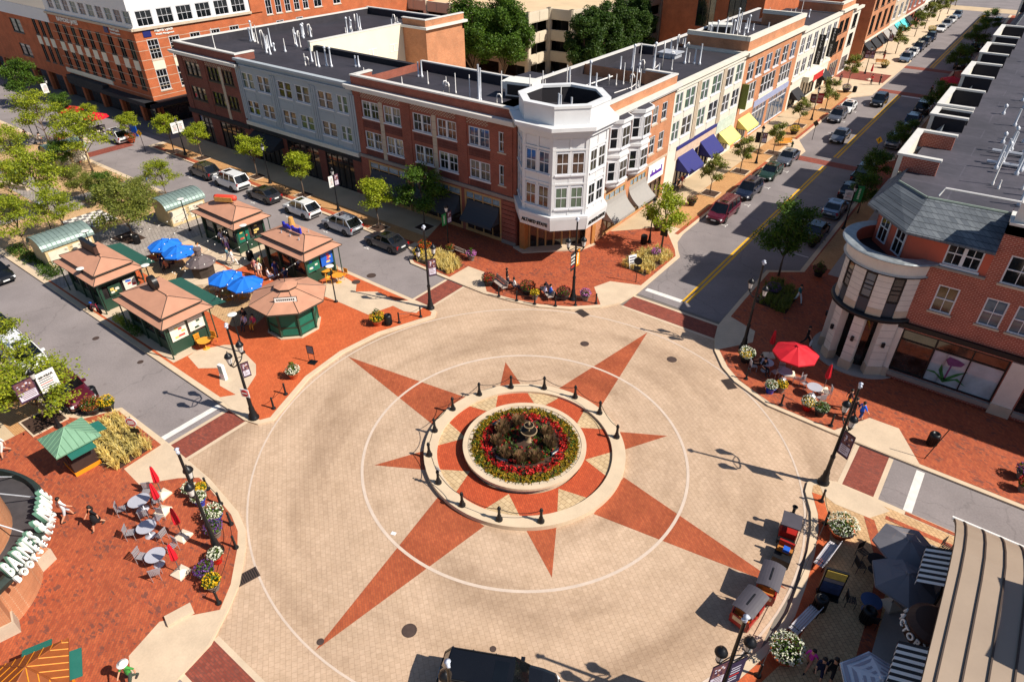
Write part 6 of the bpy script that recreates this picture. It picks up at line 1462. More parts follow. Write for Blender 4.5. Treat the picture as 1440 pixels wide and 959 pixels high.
    g.add([(x,y,hz-.04 if i<3 else zc-.04) for i,(x,y) in enumerate(lo)]+[(x,y,rz_-.04) for x,y in hi],[(i,(i+1)%6,6+(i+1)%6,6+i) for i in range(6)]+[(6,7,8,9,10,11)],0)
    glass=g.mesh('window_glass',GLASSV)
    return body,glass
def wheel_meshes():
    a=MB(M=Matrix.Rotation(pi/2,4,'X'));a.lathe([(.2,-.11),(.32,-.11),(.345,-.07),(.345,.07),(.32,.11),(.2,.11)],18);t=a.mesh('tyre',TYRE,True)
    a=MB(M=Matrix.Rotation(pi/2,4,'X'));a.lathe([(.21,-.1),(.22,.1),(.17,.113),(.06,.085),(.001,.1)],12);r=a.mesh('rim',RIM);return t,r
def car(label,xy,rz,kind,col,group='cars',detail=True,z=0.004):
    """rz: heading, the way the bonnet points"""
    t=thing('parked_car',label,'car',(xy[0],xy[1],z),rz,group)
    b,g=once(('car',kind,col),lambda:car_meshes(kind,PNT[col]));put('body',b,t);put('window_glass',g,t)
    L,w,hz,rz_,wb,wt,rr,rb,dz,gc,base=SPEC[kind];ty,ri=once('wheel',wheel_meshes)
    for x in(-base/2,base/2):
        for s in(-1,1):
            o=put('wheel',ty,t,(x,s*(w-.1),.345),0 if s<0 else pi)
            if detail:put('rim',ri,o)
    if detail:
        hl=once('hl',lambda:MB().add([(0,-.2,-.08),(.07,-.2,-.08),(.0,.2,-.07),(.1,.1,-.08),(0,-.2,.07),(.03,-.2,.06),(-.1,.2,.07),(.02,.1,.07)],[(0,1,5,4),(1,3,7,5),(3,2,6,7),(4,5,7,6),(0,2,3,1)]).mesh('headlight',HEADL))
        tl=once('tl',lambda:MB().box(-.04,-.14,-.14,.05,.14,.14).mesh('taillight',TAILL))
        for s in(-1,1):
            o=put('headlight',hl,t,(L/2-.1,s*w*.66,hz-.36));o.scale=(1,s,1);put('taillight',tl,t,(-L/2+.08,s*w*.74,dz-.22))
    return t
# --- people
def person_mesh(pose,seed=0):
    J={'pel':(0,0,.95,.145),'sp':(0,.01,1.15,.135),'ch':(0,.0,1.36,.155),'nk':(0,0,1.5,.06),'hd':(0,-.02,1.6,.095),'tp':(0,-.01,1.7,.07),'nose':(0,-.1,1.6,.025)}
    for s,n in((1,'L'),(-1,'R')):
        J['sh'+n]=(s*.19,0,1.42,.065);J['hp'+n]=(s*.09,0,.88,.1)
        if pose=='sit':
            J['kn'+n]=(s*.11,-.42,.5+.42-.42+.02,.07);J['an'+n]=(s*.11,-.44,.1,.045);J['to'+n]=(s*.12,-.6,.04,.04)
            J['el'+n]=(s*.25,-.06,1.15,.048);J['wr'+n]=(s*.2,-.28,1.05,.034);J['ha'+n]=(s*.16,-.38,1.06,.036)
        elif pose=='walk':
            f=s*.24
            J['kn'+n]=(s*.1,-f*.7-.06,.5,.07);J['an'+n]=(s*.1,-f*1.35+(.08 if f<0 else 0),.1 if f>0 else.14,.045);J['to'+n]=(s*.1,-f*1.35-.14,.04,.04)
            J['el'+n]=(s*.25,f*.5,1.16,.046);J['wr'+n]=(s*.26,f*.9-.1,.94,.034);J['ha'+n]=(s*.25,f*1.0-.14,.85,.036)
        else:
            J['kn'+n]=(s*.11,-.01,.5,.07);J['an'+n]=(s*.12,.02,.09,.045);J['to'+n]=(s*.13,-.13,.04,.04)
            J['el'+n]=(s*.27,.03,1.16,.046);J['wr'+n]=(s*.25,-.12 if s>0 else-.02,.93,.034);J['ha'+n]=(s*.22,-.2 if s>0 else-.04,.86,.036)
    if pose=='sit':
        for k in list(J):
            x,y,z,r=J[k]
            if k[:2] not in('kn','an','to'):J[k]=(x,y,z-.42,r)
    E=[('pel','sp'),('sp','ch'),('ch','nk'),('nk','hd'),('hd','tp'),('hd','nose')]
    for n in 'LR':E+=[('ch','sh'+n),('sh'+n,'el'+n),('el'+n,'wr'+n),('wr'+n,'ha'+n),('pel','hp'+n),('hp'+n,'kn'+n),('kn'+n,'an'+n),('an'+n,'to'+n)]
    names=list(J);me=bpy.data.meshes.new('person');me.from_pydata([J[k][:3] for k in names],[(names.index(a),names.index(b)) for a,b in E],[])
    o=bpy.data.objects.new('person',me);COL.objects.link(o);md=o.modifiers.new('s','SKIN');sb=o.modifiers.new('u','SUBSURF');sb.levels=1;sb.render_levels=1
    if not me.skin_vertices:me.attributes
    for i,k in enumerate(names):
        sv=me.skin_vertices[0].data[i];r=J[k][3];sv.radius=(r,r*(.72 if k in('pel','sp','ch') else 1));sv.use_root=(k=='pel')
    dg=bpy.context.evaluated_depsgraph_get();dg.update();ev=o.evaluated_get(dg);m2=bpy.data.meshes.new_from_object(ev);m2.name='person'
    bpy.data.objects.remove(o);bpy.data.meshes.remove(me)
    segs=[]
    for a,b in E:
        k=0
        if a in('pel','sp','ch') and b in('sp','ch'):k=1
        if b[:2] in('sh',) or(a[:2]=='sh'):k=1
        if b[:2]=='hp' or a[:2]=='hp':k=2
        if a[:2]=='kn':k=4
        if b[:2]=='to':k=3
        segs.append((Vector(J[a][:3]),Vector(J[b][:3]),k))
    return m2,segs,J
def person_base(pose):
    m,segs,J=person_mesh(pose)
    for p in m.polygons:
        best=None
        for a,b,k in segs:
            d=b-a;t=max(0,min(1,(p.center-a).dot(d)/max(1e-6,d.length_squared)));q=(p.center-a-d*t).length
            if best is None or q<best[0]:best=(q,k)
        p.material_index=best[1];p.use_smooth=True
    return m,J
SKIN=[mat('skin_a',rgb(206,150,118),.6,var=.05),mat('skin_b',rgb(150,100,72),.6,var=.05),mat('skin_c',rgb(98,64,46),.6,var=.05)]
HAIR={'dark':mat('hair_dark',rgb(34,26,22),.6,var=.1),'brown':mat('hair_brown',rgb(84,58,38),.6,var=.1),'blond':mat('hair_blond',rgb(176,140,90),.6,var=.1),'hat':mat('white_hat',rgb(230,228,222),.7,var=.05)}
_cl={}
def cloth(c):
    if c not in _cl:_cl[c]=mat('cloth_%d_%d_%d'%c,rgb(*c),.85,var=.08,scale=8)
    return _cl[c]
def person(label,xy,rz,pose='stand',top=(220,220,220),bottom=(40,44,60),hair='dark',skin=0,s=1.0,z=.125,long_legs=True,longhair=False,skirt=None,group='people',bag=None):
    m0,J=once(('person',pose),lambda:person_base(pose))
    me=m0;o=put('person',me,None,(xy[0],xy[1],z),rz);o.scale=(s,s,s)
    if len(me.materials)==0:
        for k in range(5):me.materials.append(SKIN[0])
    cols=[SKIN[skin],cloth(top),cloth(bottom),cloth((60,56,54)),cloth(bottom) if long_legs else SKIN[skin]]
    for k in range(5):o.material_slots[k].link='OBJECT';o.material_slots[k].material=cols[k]
    tag(o,label,'person',group)
    hz=J['hd'][2];hy=J['hd'][1]
    def hm():
        mb=MB();mb.ball((0,hy+.025,hz+.045),.118,0,10,6,1.05)
        if longhair:mb.ball((0,hy+.09,hz-.1),.1,0,8,5,1.7)
        if hair=='hat':mb.lathe([(.24,hz+.06),(.22,hz+.09),(.12,hz+.1),(.11,hz+.19),(.001,hz+.21)],14)
        mb.v=[v if(v[2]>hz+.0 or v[1]>hy+.02) else(v[0]*.75,max(v[1],hy-.0),max(v[2],hz+.03)) for v in mb.v]
        return mb.mesh('hair',HAIR[hair],True)
    put('hair',once(('hair',pose,hair,longhair),hm),o)
    if skirt:
        put('skirt',once(('skirt',pose,skirt),lambda:MB().lathe([(.16,1.08),(.2,.95),(.27,.62),(.25,.6)],14).mesh('skirt',cloth(skirt),True)),o)
    if bag:
        b_=MB();b_.box(-.16,-.06,0,.16,.06,.3,0);b_.tube([(-.1,0,.3),(-.08,0,.46),(.08,0,.46),(.1,0,.3)],.012,5,0)
        h=J['haR'];q=Matrix.Rotation(rz,3,'Z')@Vector(h[:3])
        bo=b_.build('carry_bag',cloth(bag),None,(xy[0]+q.x*s,xy[1]+q.y*s,z+q.z*s-.5),rz);tag(bo,'bag carried by the '+label,'bag')
        if len(bo['label'].split())>16:bo['label']=' '.join(bo['label'].split()[:16])
    return o

# ---------------------------------------------------------------- the fountain island
def aim(a,b):return atan2(b[1]-a[1],b[0]-a[0])
t=thing('round_planter_wall','low round stone wall enclosing the fountain flower bed','planter',(0,0,.14))
mb=MB();mb.lathe([(3.62,0),(3.62,.34)],72,0);mb.lathe([(3.44,.34),(3.44,.1)],72,0);mb.f=mb.f[:72]+[f for f in mb.f[74:74+72]];mb.m=[0]*len(mb.f);mb.build('wall',STONE,t)
mb=MB();n=72
for i in range(n):
    a,c=2*pi*i/n,2*pi*(i+1)/n
    for(r0,z0),(r1,z1) in(((3.8,.34),(3.8,.5)),((3.8,.5),(3.5,.5)),((3.5,.5),(3.5,.34)),((3.5,.34),(3.8,.34))):
        mb.quad((r0*cos(a),r0*sin(a),z0),(r0*cos(c),r0*sin(c),z0),(r1*cos(c),r1*sin(c),z1),(r1*cos(a),r1*sin(a),z1))
mb.build('coping',KERB,t)
mb=MB()
for i in range(46):
    a,c=2*pi*i/46+.006,2*pi*(i+1)/46-.006
    for(r0,z0),(r1,z1) in(((3.48,.3),(3.48,.47)),((3.48,.47),(3.28,.47)),((3.28,.47),(3.28,.3))):
        mb.quad((r0*cos(a),r0*sin(a),z0),(r0*cos(c),r0*sin(c),z0),(r1*cos(c),r1*sin(c),z1),(r1*cos(a),r1*sin(a),z1))
mb.build('inner_edging',STONE,t)
mb=MB();mb.lathe([(3.4,.38),(.001,.55)],40);mb.f=mb.f[:40];mb.m=[0]*40;mb.build('soil',MULCH,t)
def bed(name,label,r0,r1,n,hh,size,mats,seed,z=.5,cat='flowers',lean=1.0,msel=None):
    rng=random.Random(seed);mb=MB()
    for i in range(n):
        a=rng.uniform(0,2*pi);r=sqrt(rng.uniform(r0*r0,r1*r1));k=rng.randrange(len(mats)) if msel is None else msel(rng)
        scatter_leaves(mb,rng,(r*cos(a),r*sin(a),z+rng.uniform(0,hh)),.1,5,size,k,.8,.2,lean)
    return tag(mb.build(name,mats),label,cat,None,'stuff')
EDGE=leafmat('leaf_edging',rgb(186,140,28),rgb(156,130,30),rgb(112,104,26));DKL=leafmat('leaf_wine',rgb(52,34,28),rgb(70,50,34),rgb(44,56,28))
bed('ground_cover','yellow green ground cover edging the fountain bed',2.6,3.34,1900,.2,.07,[EDGE,EDGE,EDGE,LF[1]],4)
bed('red_flowers','ring of red flowers inside the yellow edging plants',2.15,2.7,700,.3,.08,[PET['red'],PET['red'],PET['red'],DKL],5,.54)
bed('dark_foliage','dark foliage with red blooms round the fountain foot',.5,1.9,620,.28,.085,[DKL,LF[4],LF[1],DKL,PET['red']],6,.6)
PGR=leafmat('purple_grass',rgb(140,96,78),rgb(112,102,66),rgb(160,116,98),.3)
for k,(a,r,lab) in enumerate(((-170,1.55,'nearest the yellow grass lawn'),(-135,1.65,'facing the bookshop'),(-95,1.7,'facing the dark car'),(-62,1.65,'beside the right hand green plaque'),(-30,1.7,'facing the small train'),(25,1.6,'facing the parasol terrace'),(60,1.55,'facing the tower building'),(140,1.6,'beside the far green plaque'),(175,1.75,'facing the kiosks'))):
    rng=random.Random(k);mb=MB();cx,cy=r*cos(radians(a)),r*sin(radians(a))
    for i in range(400):
        t_=rng.uniform(0,2*pi);l=rng.uniform(.35,.8);q=rng.uniform(.02,.38);w=.008;bx,by=cx+.1*cos(t_),cy+.1*sin(t_)
        mb.add([(bx-w*sin(t_),by+w*cos(t_),.55),(bx+w*sin(t_),by-w*cos(t_),.55),(cx+(q+.12)*cos(t_)+w*2*sin(t_),cy+(q+.12)*sin(t_)-w*2*cos(t_),.55+l),(cx+(q+.12)*cos(t_)-w*2*sin(t_),cy+(q+.12)*sin(t_)+w*2*cos(t_),.55+l)],[(0,1,2,3)])
    tag(mb.build('grass_clump',PGR),'purple grass clump in the fountain bed '+lab,'plant','purple grass clumps round the fountain')
t=thing('fountain','two tier dark bronze fountain with pale rims amid red flowers','fountain',(0.1,.3,.55))
FB_=mat('fountain_bronze',rgb(52,44,34),.35,.5,var=.25,scale=5);FR=mat('fountain_rim',rgb(150,128,98),.5,var=.1,scale=5)
local_lathe('pedestal',[(.34,0),(.3,.1),(.14,.2),(.1,.6),(.2,.72),(.16,.78)],FR,t,16)
def bowl(r,z,name):
    o=local_lathe(name,[(.1,z),(r*.6,z+.05),(r*.95,z+.17),(r,z+.22)],FB_,t,28);p=MB();p.lathe([(r*.93,z+.18),(.001,z+.18)],28);p.f=p.f[:28];p.m=[0]*28
    p.build('water',mat('fountain_water',rgb(34,40,34),.05,var=.3,scale=6),o)
    q=MB();n=28
    for i in range(n):
        a,c=2*pi*i/n,2*pi*(i+1)/n
        for(r0,z0),(r1,z1) in(((r+.01,z+.16),(r+.02,z+.24)),((r+.02,z+.24),(r*.94,z+.25)),((r*.94,z+.25),(r*.94,z+.17))):q.quad((r0*cos(a),r0*sin(a),z0),(r0*cos(c),r0*sin(c),z0),(r1*cos(c),r1*sin(c),z1),(r1*cos(a),r1*sin(a),z1))
    q.build('rim',FR,o)
bowl(.5,.72,'lower_bowl');bowl(.29,1.15,'upper_bowl')
local_lathe('finial',[(.07,.9),(.06,1.2),(.05,1.42),(.1,1.5),(.05,1.58),(.03,1.66),(.001,1.7)],FR,t,12)
for(p,rz,lab,w) in((((-0.21,-2.09)),8,'long dark green name plaque low in the red flowers, near left of the fountain',.85),(((2.03,0.34)),76,'short bright green name plaque low in the flowers, near right of the fountain',.6),(((-2.41,0.26)),76,'green plaque half hidden in grass behind the fountain',.6)):
    mb=MB();mb.box(-w/2,-.02,.14,w/2,.02,.42,0);mb.box(-w/2,.02,.14,w/2,.03,.42,0);mb.box(-w*.35,-.028,.22,w*.35,-.02,.33,1)
    for s in(-1,1):mb.box(s*w*.4-.02,.03,0,s*w*.4+.02,.06,.3,2)
    tag(mb.build('name_plaque',[mat('plaque_green',rgb(20,104,88) if w<.8 else rgb(24,52,66),.4,var=.1),SIGNW,BLK],None,(p[0],p[1],.48),radians(rz)),lab,'plaque')
# bollards on the ring kerb, chained; the four on the near right are missing
ringb=[((638.4,576.4),'beside the long red arm towards the kiosks, on its left edge'),((674.2,555),'between the kiosk arm and the top short point')]
RB_=[((-4.03,3.97),'at the foot of the short red point facing the white bay'),((-2.24,5.31),'second clockwise from the short point facing the white bay'),((-0.06,5.77),'on the left edge of the long arm towards the main street'),((2.09,5.45),'on the right edge of the long arm towards the main street'),((4.09,4.12),'at the foot of the short point facing the parasol terrace'),
       ((4.05,-4.03),'at the foot of the short point facing the dark car'),((2.20,-5.28),'between the dark car point and the longest arm'),((-0.03,-5.76),'standing on the longest arm, at its inner end'),((-2.19,-5.31),'with a small pigeon on top, below the short left point'),((-4.15,-4.04),'at the foot of the short left point'),((-5.31,-2.26),'on the near edge of the arm towards the kiosks'),((-5.77,-0.03),'on the far edge of the arm towards the kiosks'),((-5.43,2.20),'between the kiosk arm and the white bay point')]
RB2=[]
for p,lab in RB_:
    a=atan2(p[1],p[0]);q=(5.86*cos(a),5.86*sin(a));RB2.append(q)
    bollard('black ring bollard '+lab,q,.30,'black bollards on the stone ring',1.05)
order=[5,6,7,8,9,10,11,12,0,1,2,3,4]
for k in range(len(order)-1):
    a,b_=RB2[order[k]],RB2[order[k+1]]
    am=(atan2(a[1],a[0]));
    chain('slack black chain on the stone ring, '+['left of the near point','before the longest arm','after the longest arm','past the pigeon bollard','left of the fountain','across the near edge of the kiosk arm','across the kiosk arm','behind the kiosk arm','below the white bay','right of the far short point','across the main street arm','towards the parasol terrace'][k],[(a[0],a[1],1.18),(b_[0],b_[1],1.18)],.3,.02,'chains round the stone ring')
mb=MB();p=RB2[8];mb.ball((0,0,.1),.1,0,8,5,.8);mb.ball((-.1,0,.2),.05,0,6,4);mb.add([(.05,-.05,.12),(.05,.05,.12),(.28,.03,.06),(.28,-.03,.06)],[(0,1,2,3)]);tag(mb.build('pigeon',mat('pigeon_grey',rgb(120,116,118),.7),None,(p[0],p[1],1.36)),'grey pigeon perched on a ring bollard','bird')

# ---------------------------------------------------------------- twin lantern lamps
lamp_post('twin lantern lamp on the kiosk island tip, with no entry plate',(-15.89,-8.38),115,[(1,3.3,(.5,1.05),'photo',-40)],20)
lamp_post('twin lantern lamp on the far kiosk tip with maroon picture banner',(-15.87,8.53),60,[(1,3.0,(.65,1.45),'photo',0)])
lamp_post('twin lantern lamp on the bookshop terrace among flower pots',(-8.39,-15.85),152)
LE=lamp_post('twin lantern lamp by the white bay with black and orange banners',(-7.25,16.76),45,[(1,3.0,(.62,1.5),'orange',48),(-1,3.0,(.62,1.5),'here',48)])
hb=[o for o in LE.children if o.data.name.startswith('banner') and any(m.name=='banner_here' for m in o.data.materials)][0]
for k,w_ in enumerate(('WORK','FROM','HOME','HERE')):put('lettering',textmesh(w_,.215,.004,1,SIGNW if k<3 else mat('banner_accent',rgb(206,52,40),.7,var=0),.03),hb,(.41,.022,1.22-k*.31)).rotation_euler=(pi/2,0,pi)
lamp_post('twin lantern lamp by the parasol terrace with pale picture banner',(6.82,18.5),-20,[(-1,2.9,(.65,1.5),'photo',-60)])
lamp_post('twin lantern lamp at the east kerb tip with white picture banner',(15.59,8.25),-60,[(1,2.6,(.7,1.6),'photo',35)])
lamp_post('twin lantern lamp nearest the small train with two purple banners',(15.75,-8.2),55,[(-1,2.9,(.75,1.7),'photo',5),(1,2.5,(.75,1.7),'purple',5)])
lamp_post('twin lantern lamp standing by the roof of the dark car',(8.35,-15.85),150,[(1,2.9,(.75,1.6),'purple',40)])
# lantern lamps along the walks
walk_lamp('single lantern lamp behind the dark grey sedan, two banners in the shade',(-21.62,17.23),[(1,2.7,(.55,1.15),'photo',88),(-1,2.7,(.55,1.15),'green',88)])
walk_lamp('single lantern lamp between white and silver parked cars, two banners',(-37.25,17.09),[(1,2.7,(.55,1.2),'photo',88),(-1,2.7,(.55,1.2),'white',88)])
walk_lamp('single lantern lamp behind the dark sedan and white car, bare pole',(-49.63,17.44))
walk_lamp('single lantern lamp near the office corner with two white banners',(-66.64,16.89),[(1,2.9,(.75,1.3),'white',88),(-1,2.9,(.75,1.3),'white',88)])
walk_lamp('single lantern lamp among office trees with one white banner',(-101.58,16.16),[(-1,2.6,(.8,1.4),'white',88)])
walk_lamp('single lantern lamp by the purple flower tub on the sunny walk',(-7.10,30.18),[(-1,2.4,(.5,1.1),'here',45)])
walk_lamp('single lantern lamp near the cream building with dark banner',(-6.69,57.68),[(-1,2.6,(.6,1.2),'here',20),(1,2.6,(.6,1.2),'photo',20)])
walk_lamp('single lantern lamp with maroon and red banners by the grey car',(-6.72,80.18),[(-1,2.4,(.8,1.2),'maroon',15),(1,2.4,(.8,1.4),'red',15)])
walk_lamp('single lantern lamp at the side street corner, pale banners',(-7.60,114.52),[(-1,2.6,(.7,1.3),'photo',15),(1,2.6,(.7,1.3),'photo',15)])
walk_lamp('single lantern lamp beyond the side street near the teal awning',(-8.43,133.03),[(1,2.6,(.7,1.2),'photo',15)])
walk_lamp('single lantern lamp in the shade by the tower terrace, portrait banner',(7.13,44.62),[(-1,3.0,(.75,1.0),'white',10),(1,3.0,(.7,1.6),'green',10)])
WL=walk_lamp('single lantern lamp by the lower left lane holding two photo boards',(-25.26,-16.51),[(1,2.7,(1.1,1.45),'white',92),(-1,2.7,(1.1,1.45),'photo',92)])
hb=[o for o in WL.children if any(m.name=='banner_white' for m in o.data.materials)][0]
put('lettering',textmesh('20 YEAR',.23,.004,1,SIGNK,.02),hb,(.64,-.024,1.1)).rotation_euler=(pi/2,0,0)
for(u,v,lab) in((268.2,325,'at the corner of the sausage sign kiosk'),(472.9,425.5,'by the orange tables of the burger kiosk'),(135,428,'beside the bicycle and low hedge')):
    pass
park_lamp('small disc lamp between the stone pavilion and sausage sign kiosk',(-45.38,4.76))
park_lamp('small disc lamp by the orange tables at the burger kiosk',(-22.88,4.51))
park_lamp('small disc lamp beside the bicycle near the low hedge',(-38.64,-7.81))
park_lamp('small disc lamp behind the box sign kiosk roof',(-45.49,-4.30))
park_lamp('small disc lamp between the two near kiosks',(-34.99,-4.39))
park_lamp('small disc lamp at the octagonal kiosk counter',(-22.81,-4.47))
park_lamp('small disc lamp between the two far kiosks',(-35.21,4.87))
for(u,v,lab) in((38,159,'left one of the pair under the office trees'),(52,163,'right one of the pair under the office trees')):park_lamp('small disc lamp, '+lab,pU(u,v,3.3)) if False else None
park_lamp('small disc lamp, left of the pair under the office trees',(-87.24,7.32))
park_lamp('small disc lamp, right of the pair under the office trees',(-85.39,7.53))
park_lamp('small disc lamp among the park trees near the chequered paving',(-55.55,-3.93))

# ---------------------------------------------------------------- kiosks
KROOF=mat('kiosk_roof',rgb(190,138,112),.75,var=.10,scale=1.5,fine=.05)
def kiosk(label,cx,cy,front):
    """hip roofed kiosk with raised upper tier; front=+1 counter to the court side"""
    t=thing('market_kiosk',label,'kiosk',(cx,cy,.13),0,'hip roofed market kiosks');hx,hy=3.55,2.05
    mb=MB();bx,by=2.75,1.45
    mb.box(-bx,-by,0,bx,by,.95,0);mb.box(-bx+.06,-by+.06,.95,bx-.06,by-.06,2.1,1);mb.box(-bx,-by,2.1,bx,by,2.75,0)
    for x in(-bx,-bx/3,bx/3,bx):
        for y in(-by,by):mb.box(x-.09,y-.09,0,x+.09,y+.09,2.75,0)
    for y in(-by/3,by/3):mb.box(bx-.02,y-.07,.95,bx+.04,y+.07,2.1,0)
    mb.build('wall',[GREENP,GL_SHOP],t)
    for x in(-3.25,3.25):
        for y in(-1.8,1.8):MB().tube([(x,y,0),(x,y,2.85)],.05,6).build('post',GREENP,t)
    r=MB();e0,e1=(hx,hy,2.8),(2.55,1.25,3.16)
    def fr(a,b_,m):
        (x0,y0,z0),(x1,y1,z1)=a,b_
        r.add([(-x0,-y0,z0),(x0,-y0,z0),(x0,y0,z0),(-x0,y0,z0),(-x1,-y1,z1),(x1,-y1,z1),(x1,y1,z1),(-x1,y1,z1)],[(0,1,5,4),(1,2,6,5),(2,3,7,6),(3,0,4,7)],m)
    fr((hx,hy,2.72),e0,1);fr(e0,e1,0);r.add([(-hx,-hy,2.72),(hx,-hy,2.72),(hx,hy,2.72),(-hx,hy,2.72)],[(3,2,1,0)],1)
    fr((2.5,1.2,3.05),(2.5,1.2,3.3),1);fr((3.0,1.6,3.22),(3.0,1.6,3.34),1);r.add([(-3.0,-1.6,3.22),(3.0,-1.6,3.22),(3.0,1.6,3.22),(-3.0,1.6,3.22)],[(3,2,1,0)],1)
    a,z=1.35,3.9;r.add([(-3.0,-1.6,3.34),(3.0,-1.6,3.34),(3.0,1.6,3.34),(-3.0,1.6,3.34),(-a,0,z),(a,0,z)],[(0,1,5,4),(1,2,5),(2,3,4,5),(3,0,4)],0)
    for s in(-1,1):
        for q in(-1,1):r.tube([(s*3.0,q*1.6,3.35),(s*a,0,z+.01)],.03,4,1);r.tube([(s*hx,q*hy,2.82),(s*2.55,q*1.25,3.17)],.03,4,1)
    r.tube([(-a,0,z+.01),(a,0,z+.01)],.035,4,1);r.build('roof',[KROOF,mat('kiosk_trim',rgb(60,56,50),.6,var=.1)],t)
    for s in(-1,1):MB().lathe([(.05,z),(.09,z+.06),(.03,z+.12),(.001,z+.24)],8,0,(s*a,0,0)).build('finial',KROOF,t)
    return t
def kpanel(t,x,y0,y1,z0,z1,cols,name='menu_board'):
    mb=MB();mb.box(x,y0,z0,x+.06,y1,z1,0);rr=random.Random(int(y0*100)+int(x*10))
    for k in range(6):
        a,b_=rr.uniform(y0+.1,y1-.4),rr.uniform(z0+.1,z1-.25);mb.box(x+.06,a,b_,x+.066+k*.001,a+.28,b_+.16,1+k%2)
    mb.build(name,cols,t)
MEN=mat('menu_white',rgb(216,214,200),.6,var=.1);MENB=mat('menu_blue',rgb(26,90,190),.6,var=.1);MENR=mat('menu_red',rgb(196,70,60),.6,var=.1);MENY=mat('menu_yellow',rgb(222,190,110),.6,var=.1)
k1=kiosk('market kiosk with a dark box sign on its pink roof',-39.55,-6.2,1)
mb=MB();mb.box(-1.2,-.14,3.95,1.2,.14,4.7,0);mb.box(-1.3,-.17,3.9,1.3,.17,3.96,1);mb.box(-1.3,-.17,4.7,1.3,.17,4.76,1);mb.build('roof_sign',[mat('sign_brown_dark',rgb(70,46,38),.6),BLK],k1,(-.4,0,0))
mb=MB();mb.quad((-3,2.0,2.75),(2.9,2.0,2.75),(2.9,3.3,2.55),(-3,3.3,2.55));mb.quad((-3,2.0,2.71),(2.9,2.0,2.71),(2.9,3.3,2.51),(-3,3.3,2.51));mb.build('flat_awning',mat('green_awning',rgb(36,82,70),.7,var=.06),k1)
kpanel(k1,2.76,-.9,.1,1.1,2.0,[GREENP,MENY,MEN]);kpanel(k1,2.76,.35,1.4,1.1,2.05,[MEN,MENB,MENR])
k2=kiosk('market kiosk with a round drum sign on its pink roof',-29.4,-6.25,1)
mb=MB(M=Matrix.Rotation(pi/2,4,'X'));mb.lathe([(.5,-.18),(.56,-.18),(.56,.18),(.5,.18),(.5,.15),(.001,.15)],24);mb.build('roof_sign',BLK,k2,(-.4,.0,4.42))
mb=MB();mb.quad((-3,2.0,2.75),(3.3,2.0,2.75),(3.3,3.2,2.55),(-3,3.2,2.55));mb.quad((-3,2.0,2.71),(3.3,2.0,2.71),(3.3,3.2,2.51),(-3,3.2,2.51));mb.build('flat_awning',mat('green_awning',rgb(36,82,70),.7,var=.06),k2)
kpanel(k2,2.76,-1.3,-.05,1.05,2.3,[MEN,MENY,MENR]);kpanel(k2,2.76,.15,1.35,1.2,2.3,[MEN,GREENP,SIGNW])
k3=kiosk('market kiosk with a sausage shaped sign on its pink roof',-39.7,6.4,-1)
mb=MB(M=Matrix.Rotation(pi/2,4,'Y'));mb.lathe([(.001,-1.15),(.25,-1.05),(.3,-.8),(.3,.8),(.25,1.05),(.001,1.15)],12);so=mb.build('roof_sign',mat('sausage_red',rgb(214,70,50),.5,var=.1),k3,(-.2,0,4.35),.5,True)
mb=MB();mb.box(-.95,-.34,-.3,.8,-.12,.12,0);mb.box(-.95,.12,-.3,.8,.34,.12,0);mb.build('bun',mat('bun_tan',rgb(190,140,70),.7,var=.3,scale=6),so)
kpanel(k3,2.76,-1.35,-.2,1.0,2.3,[TEALP,MENY,MENR]);kpanel(k3,2.76,.2,1.3,1.2,2.3,[BLK,MENY,MENY])
k4=kiosk('burger kiosk with blue and orange lettering on its pink roof',-29.6,6.4,-1)
mb=MB();mb.lathe([(.26,3.95),(.3,4.2),(.24,4.55),(.2,4.9),(.1,4.95)],10);mb.build('roof_sign',mat('cone_tan',rgb(206,150,80),.7,var=.25,scale=8),k4,(-.6,.2,0))
mb=MB()
for k,h in enumerate((.5,.34,.4,.3,0,.46,.34,.34,.38,.5)):
    if h:mb.box(-1.25+k*.25,-.32,4.0,-1.04+k*.25,-.16,4.0+h)
mb.build('sign_script',mat('sign_blue',rgb(34,44,170),.5,var=.05),k4)
kpanel(k4,2.76,-1.35,-.1,1.15,2.4,[TEALP,MENB,MEN]);kpanel(k4,2.76,.1,1.4,1.15,2.45,[MENB,MENY,MENR])
for s in range(6):MB().lathe([(.05,0),(.05,.3)],6).build('roof_vent',GALV,k4,(-1.6+s*.6,-.7 if s%2 else.8,3.58))
# octagonal kiosk
t=thing('octagonal_kiosk','octagonal green kiosk with pink roof and small white sign','kiosk',(-22.75,.2,.13),0)
og=lambda r:[(r/cos(pi/8)*cos(radians(22.5+45*k)),r/cos(pi/8)*sin(radians(22.5+45*k))) for k in range(8)]
MB().prism(og(1.95),0,.1).build('plinth',CONC,t,(0,0,0))
mb=MB();mb.prism(og(1.75),.1,.95,0);mb.prism(og(1.70),.95,2.6,1)
for k in range(8):x,y=og(1.75)[k];mb.box(x-.07,y-.07,.1,x+.07,y+.07,2.7,0)
for k in range(8):
    a=radians(45*k);c_,s_=cos(a),sin(a);r=1.76
    if k in(3,4):continue
    mb.add([(r*c_-w*s_,r*s_+w*c_,z) for w,z in((-.6,.25),(.6,.25),(.6,.8),(-.6,.8))],[(0,1,2,3)],1)
mb.build('wall',[GREENP,TEALP],t)
r=MB();a0,a1=og(2.75),og(.6)
for k in range(8):
    A,B_,Cc,D=a0[k],a0[(k+1)%8],a1[(k+1)%8],a1[k]
    r.quad((*A,2.75),(*B_,2.75),(*Cc,3.55),(*D,3.55),0);r.quad((*A,2.62),(*B_,2.62),(*B_,2.75),(*A,2.75),1);r.add([(*A,2.62),(*B_,2.62),(0,0,2.62)],[(2,1,0)],1);r.tube([(*A,2.77),(*D,3.57)],.025,4,1)
r.prism(og(.68),3.5,3.7,1)
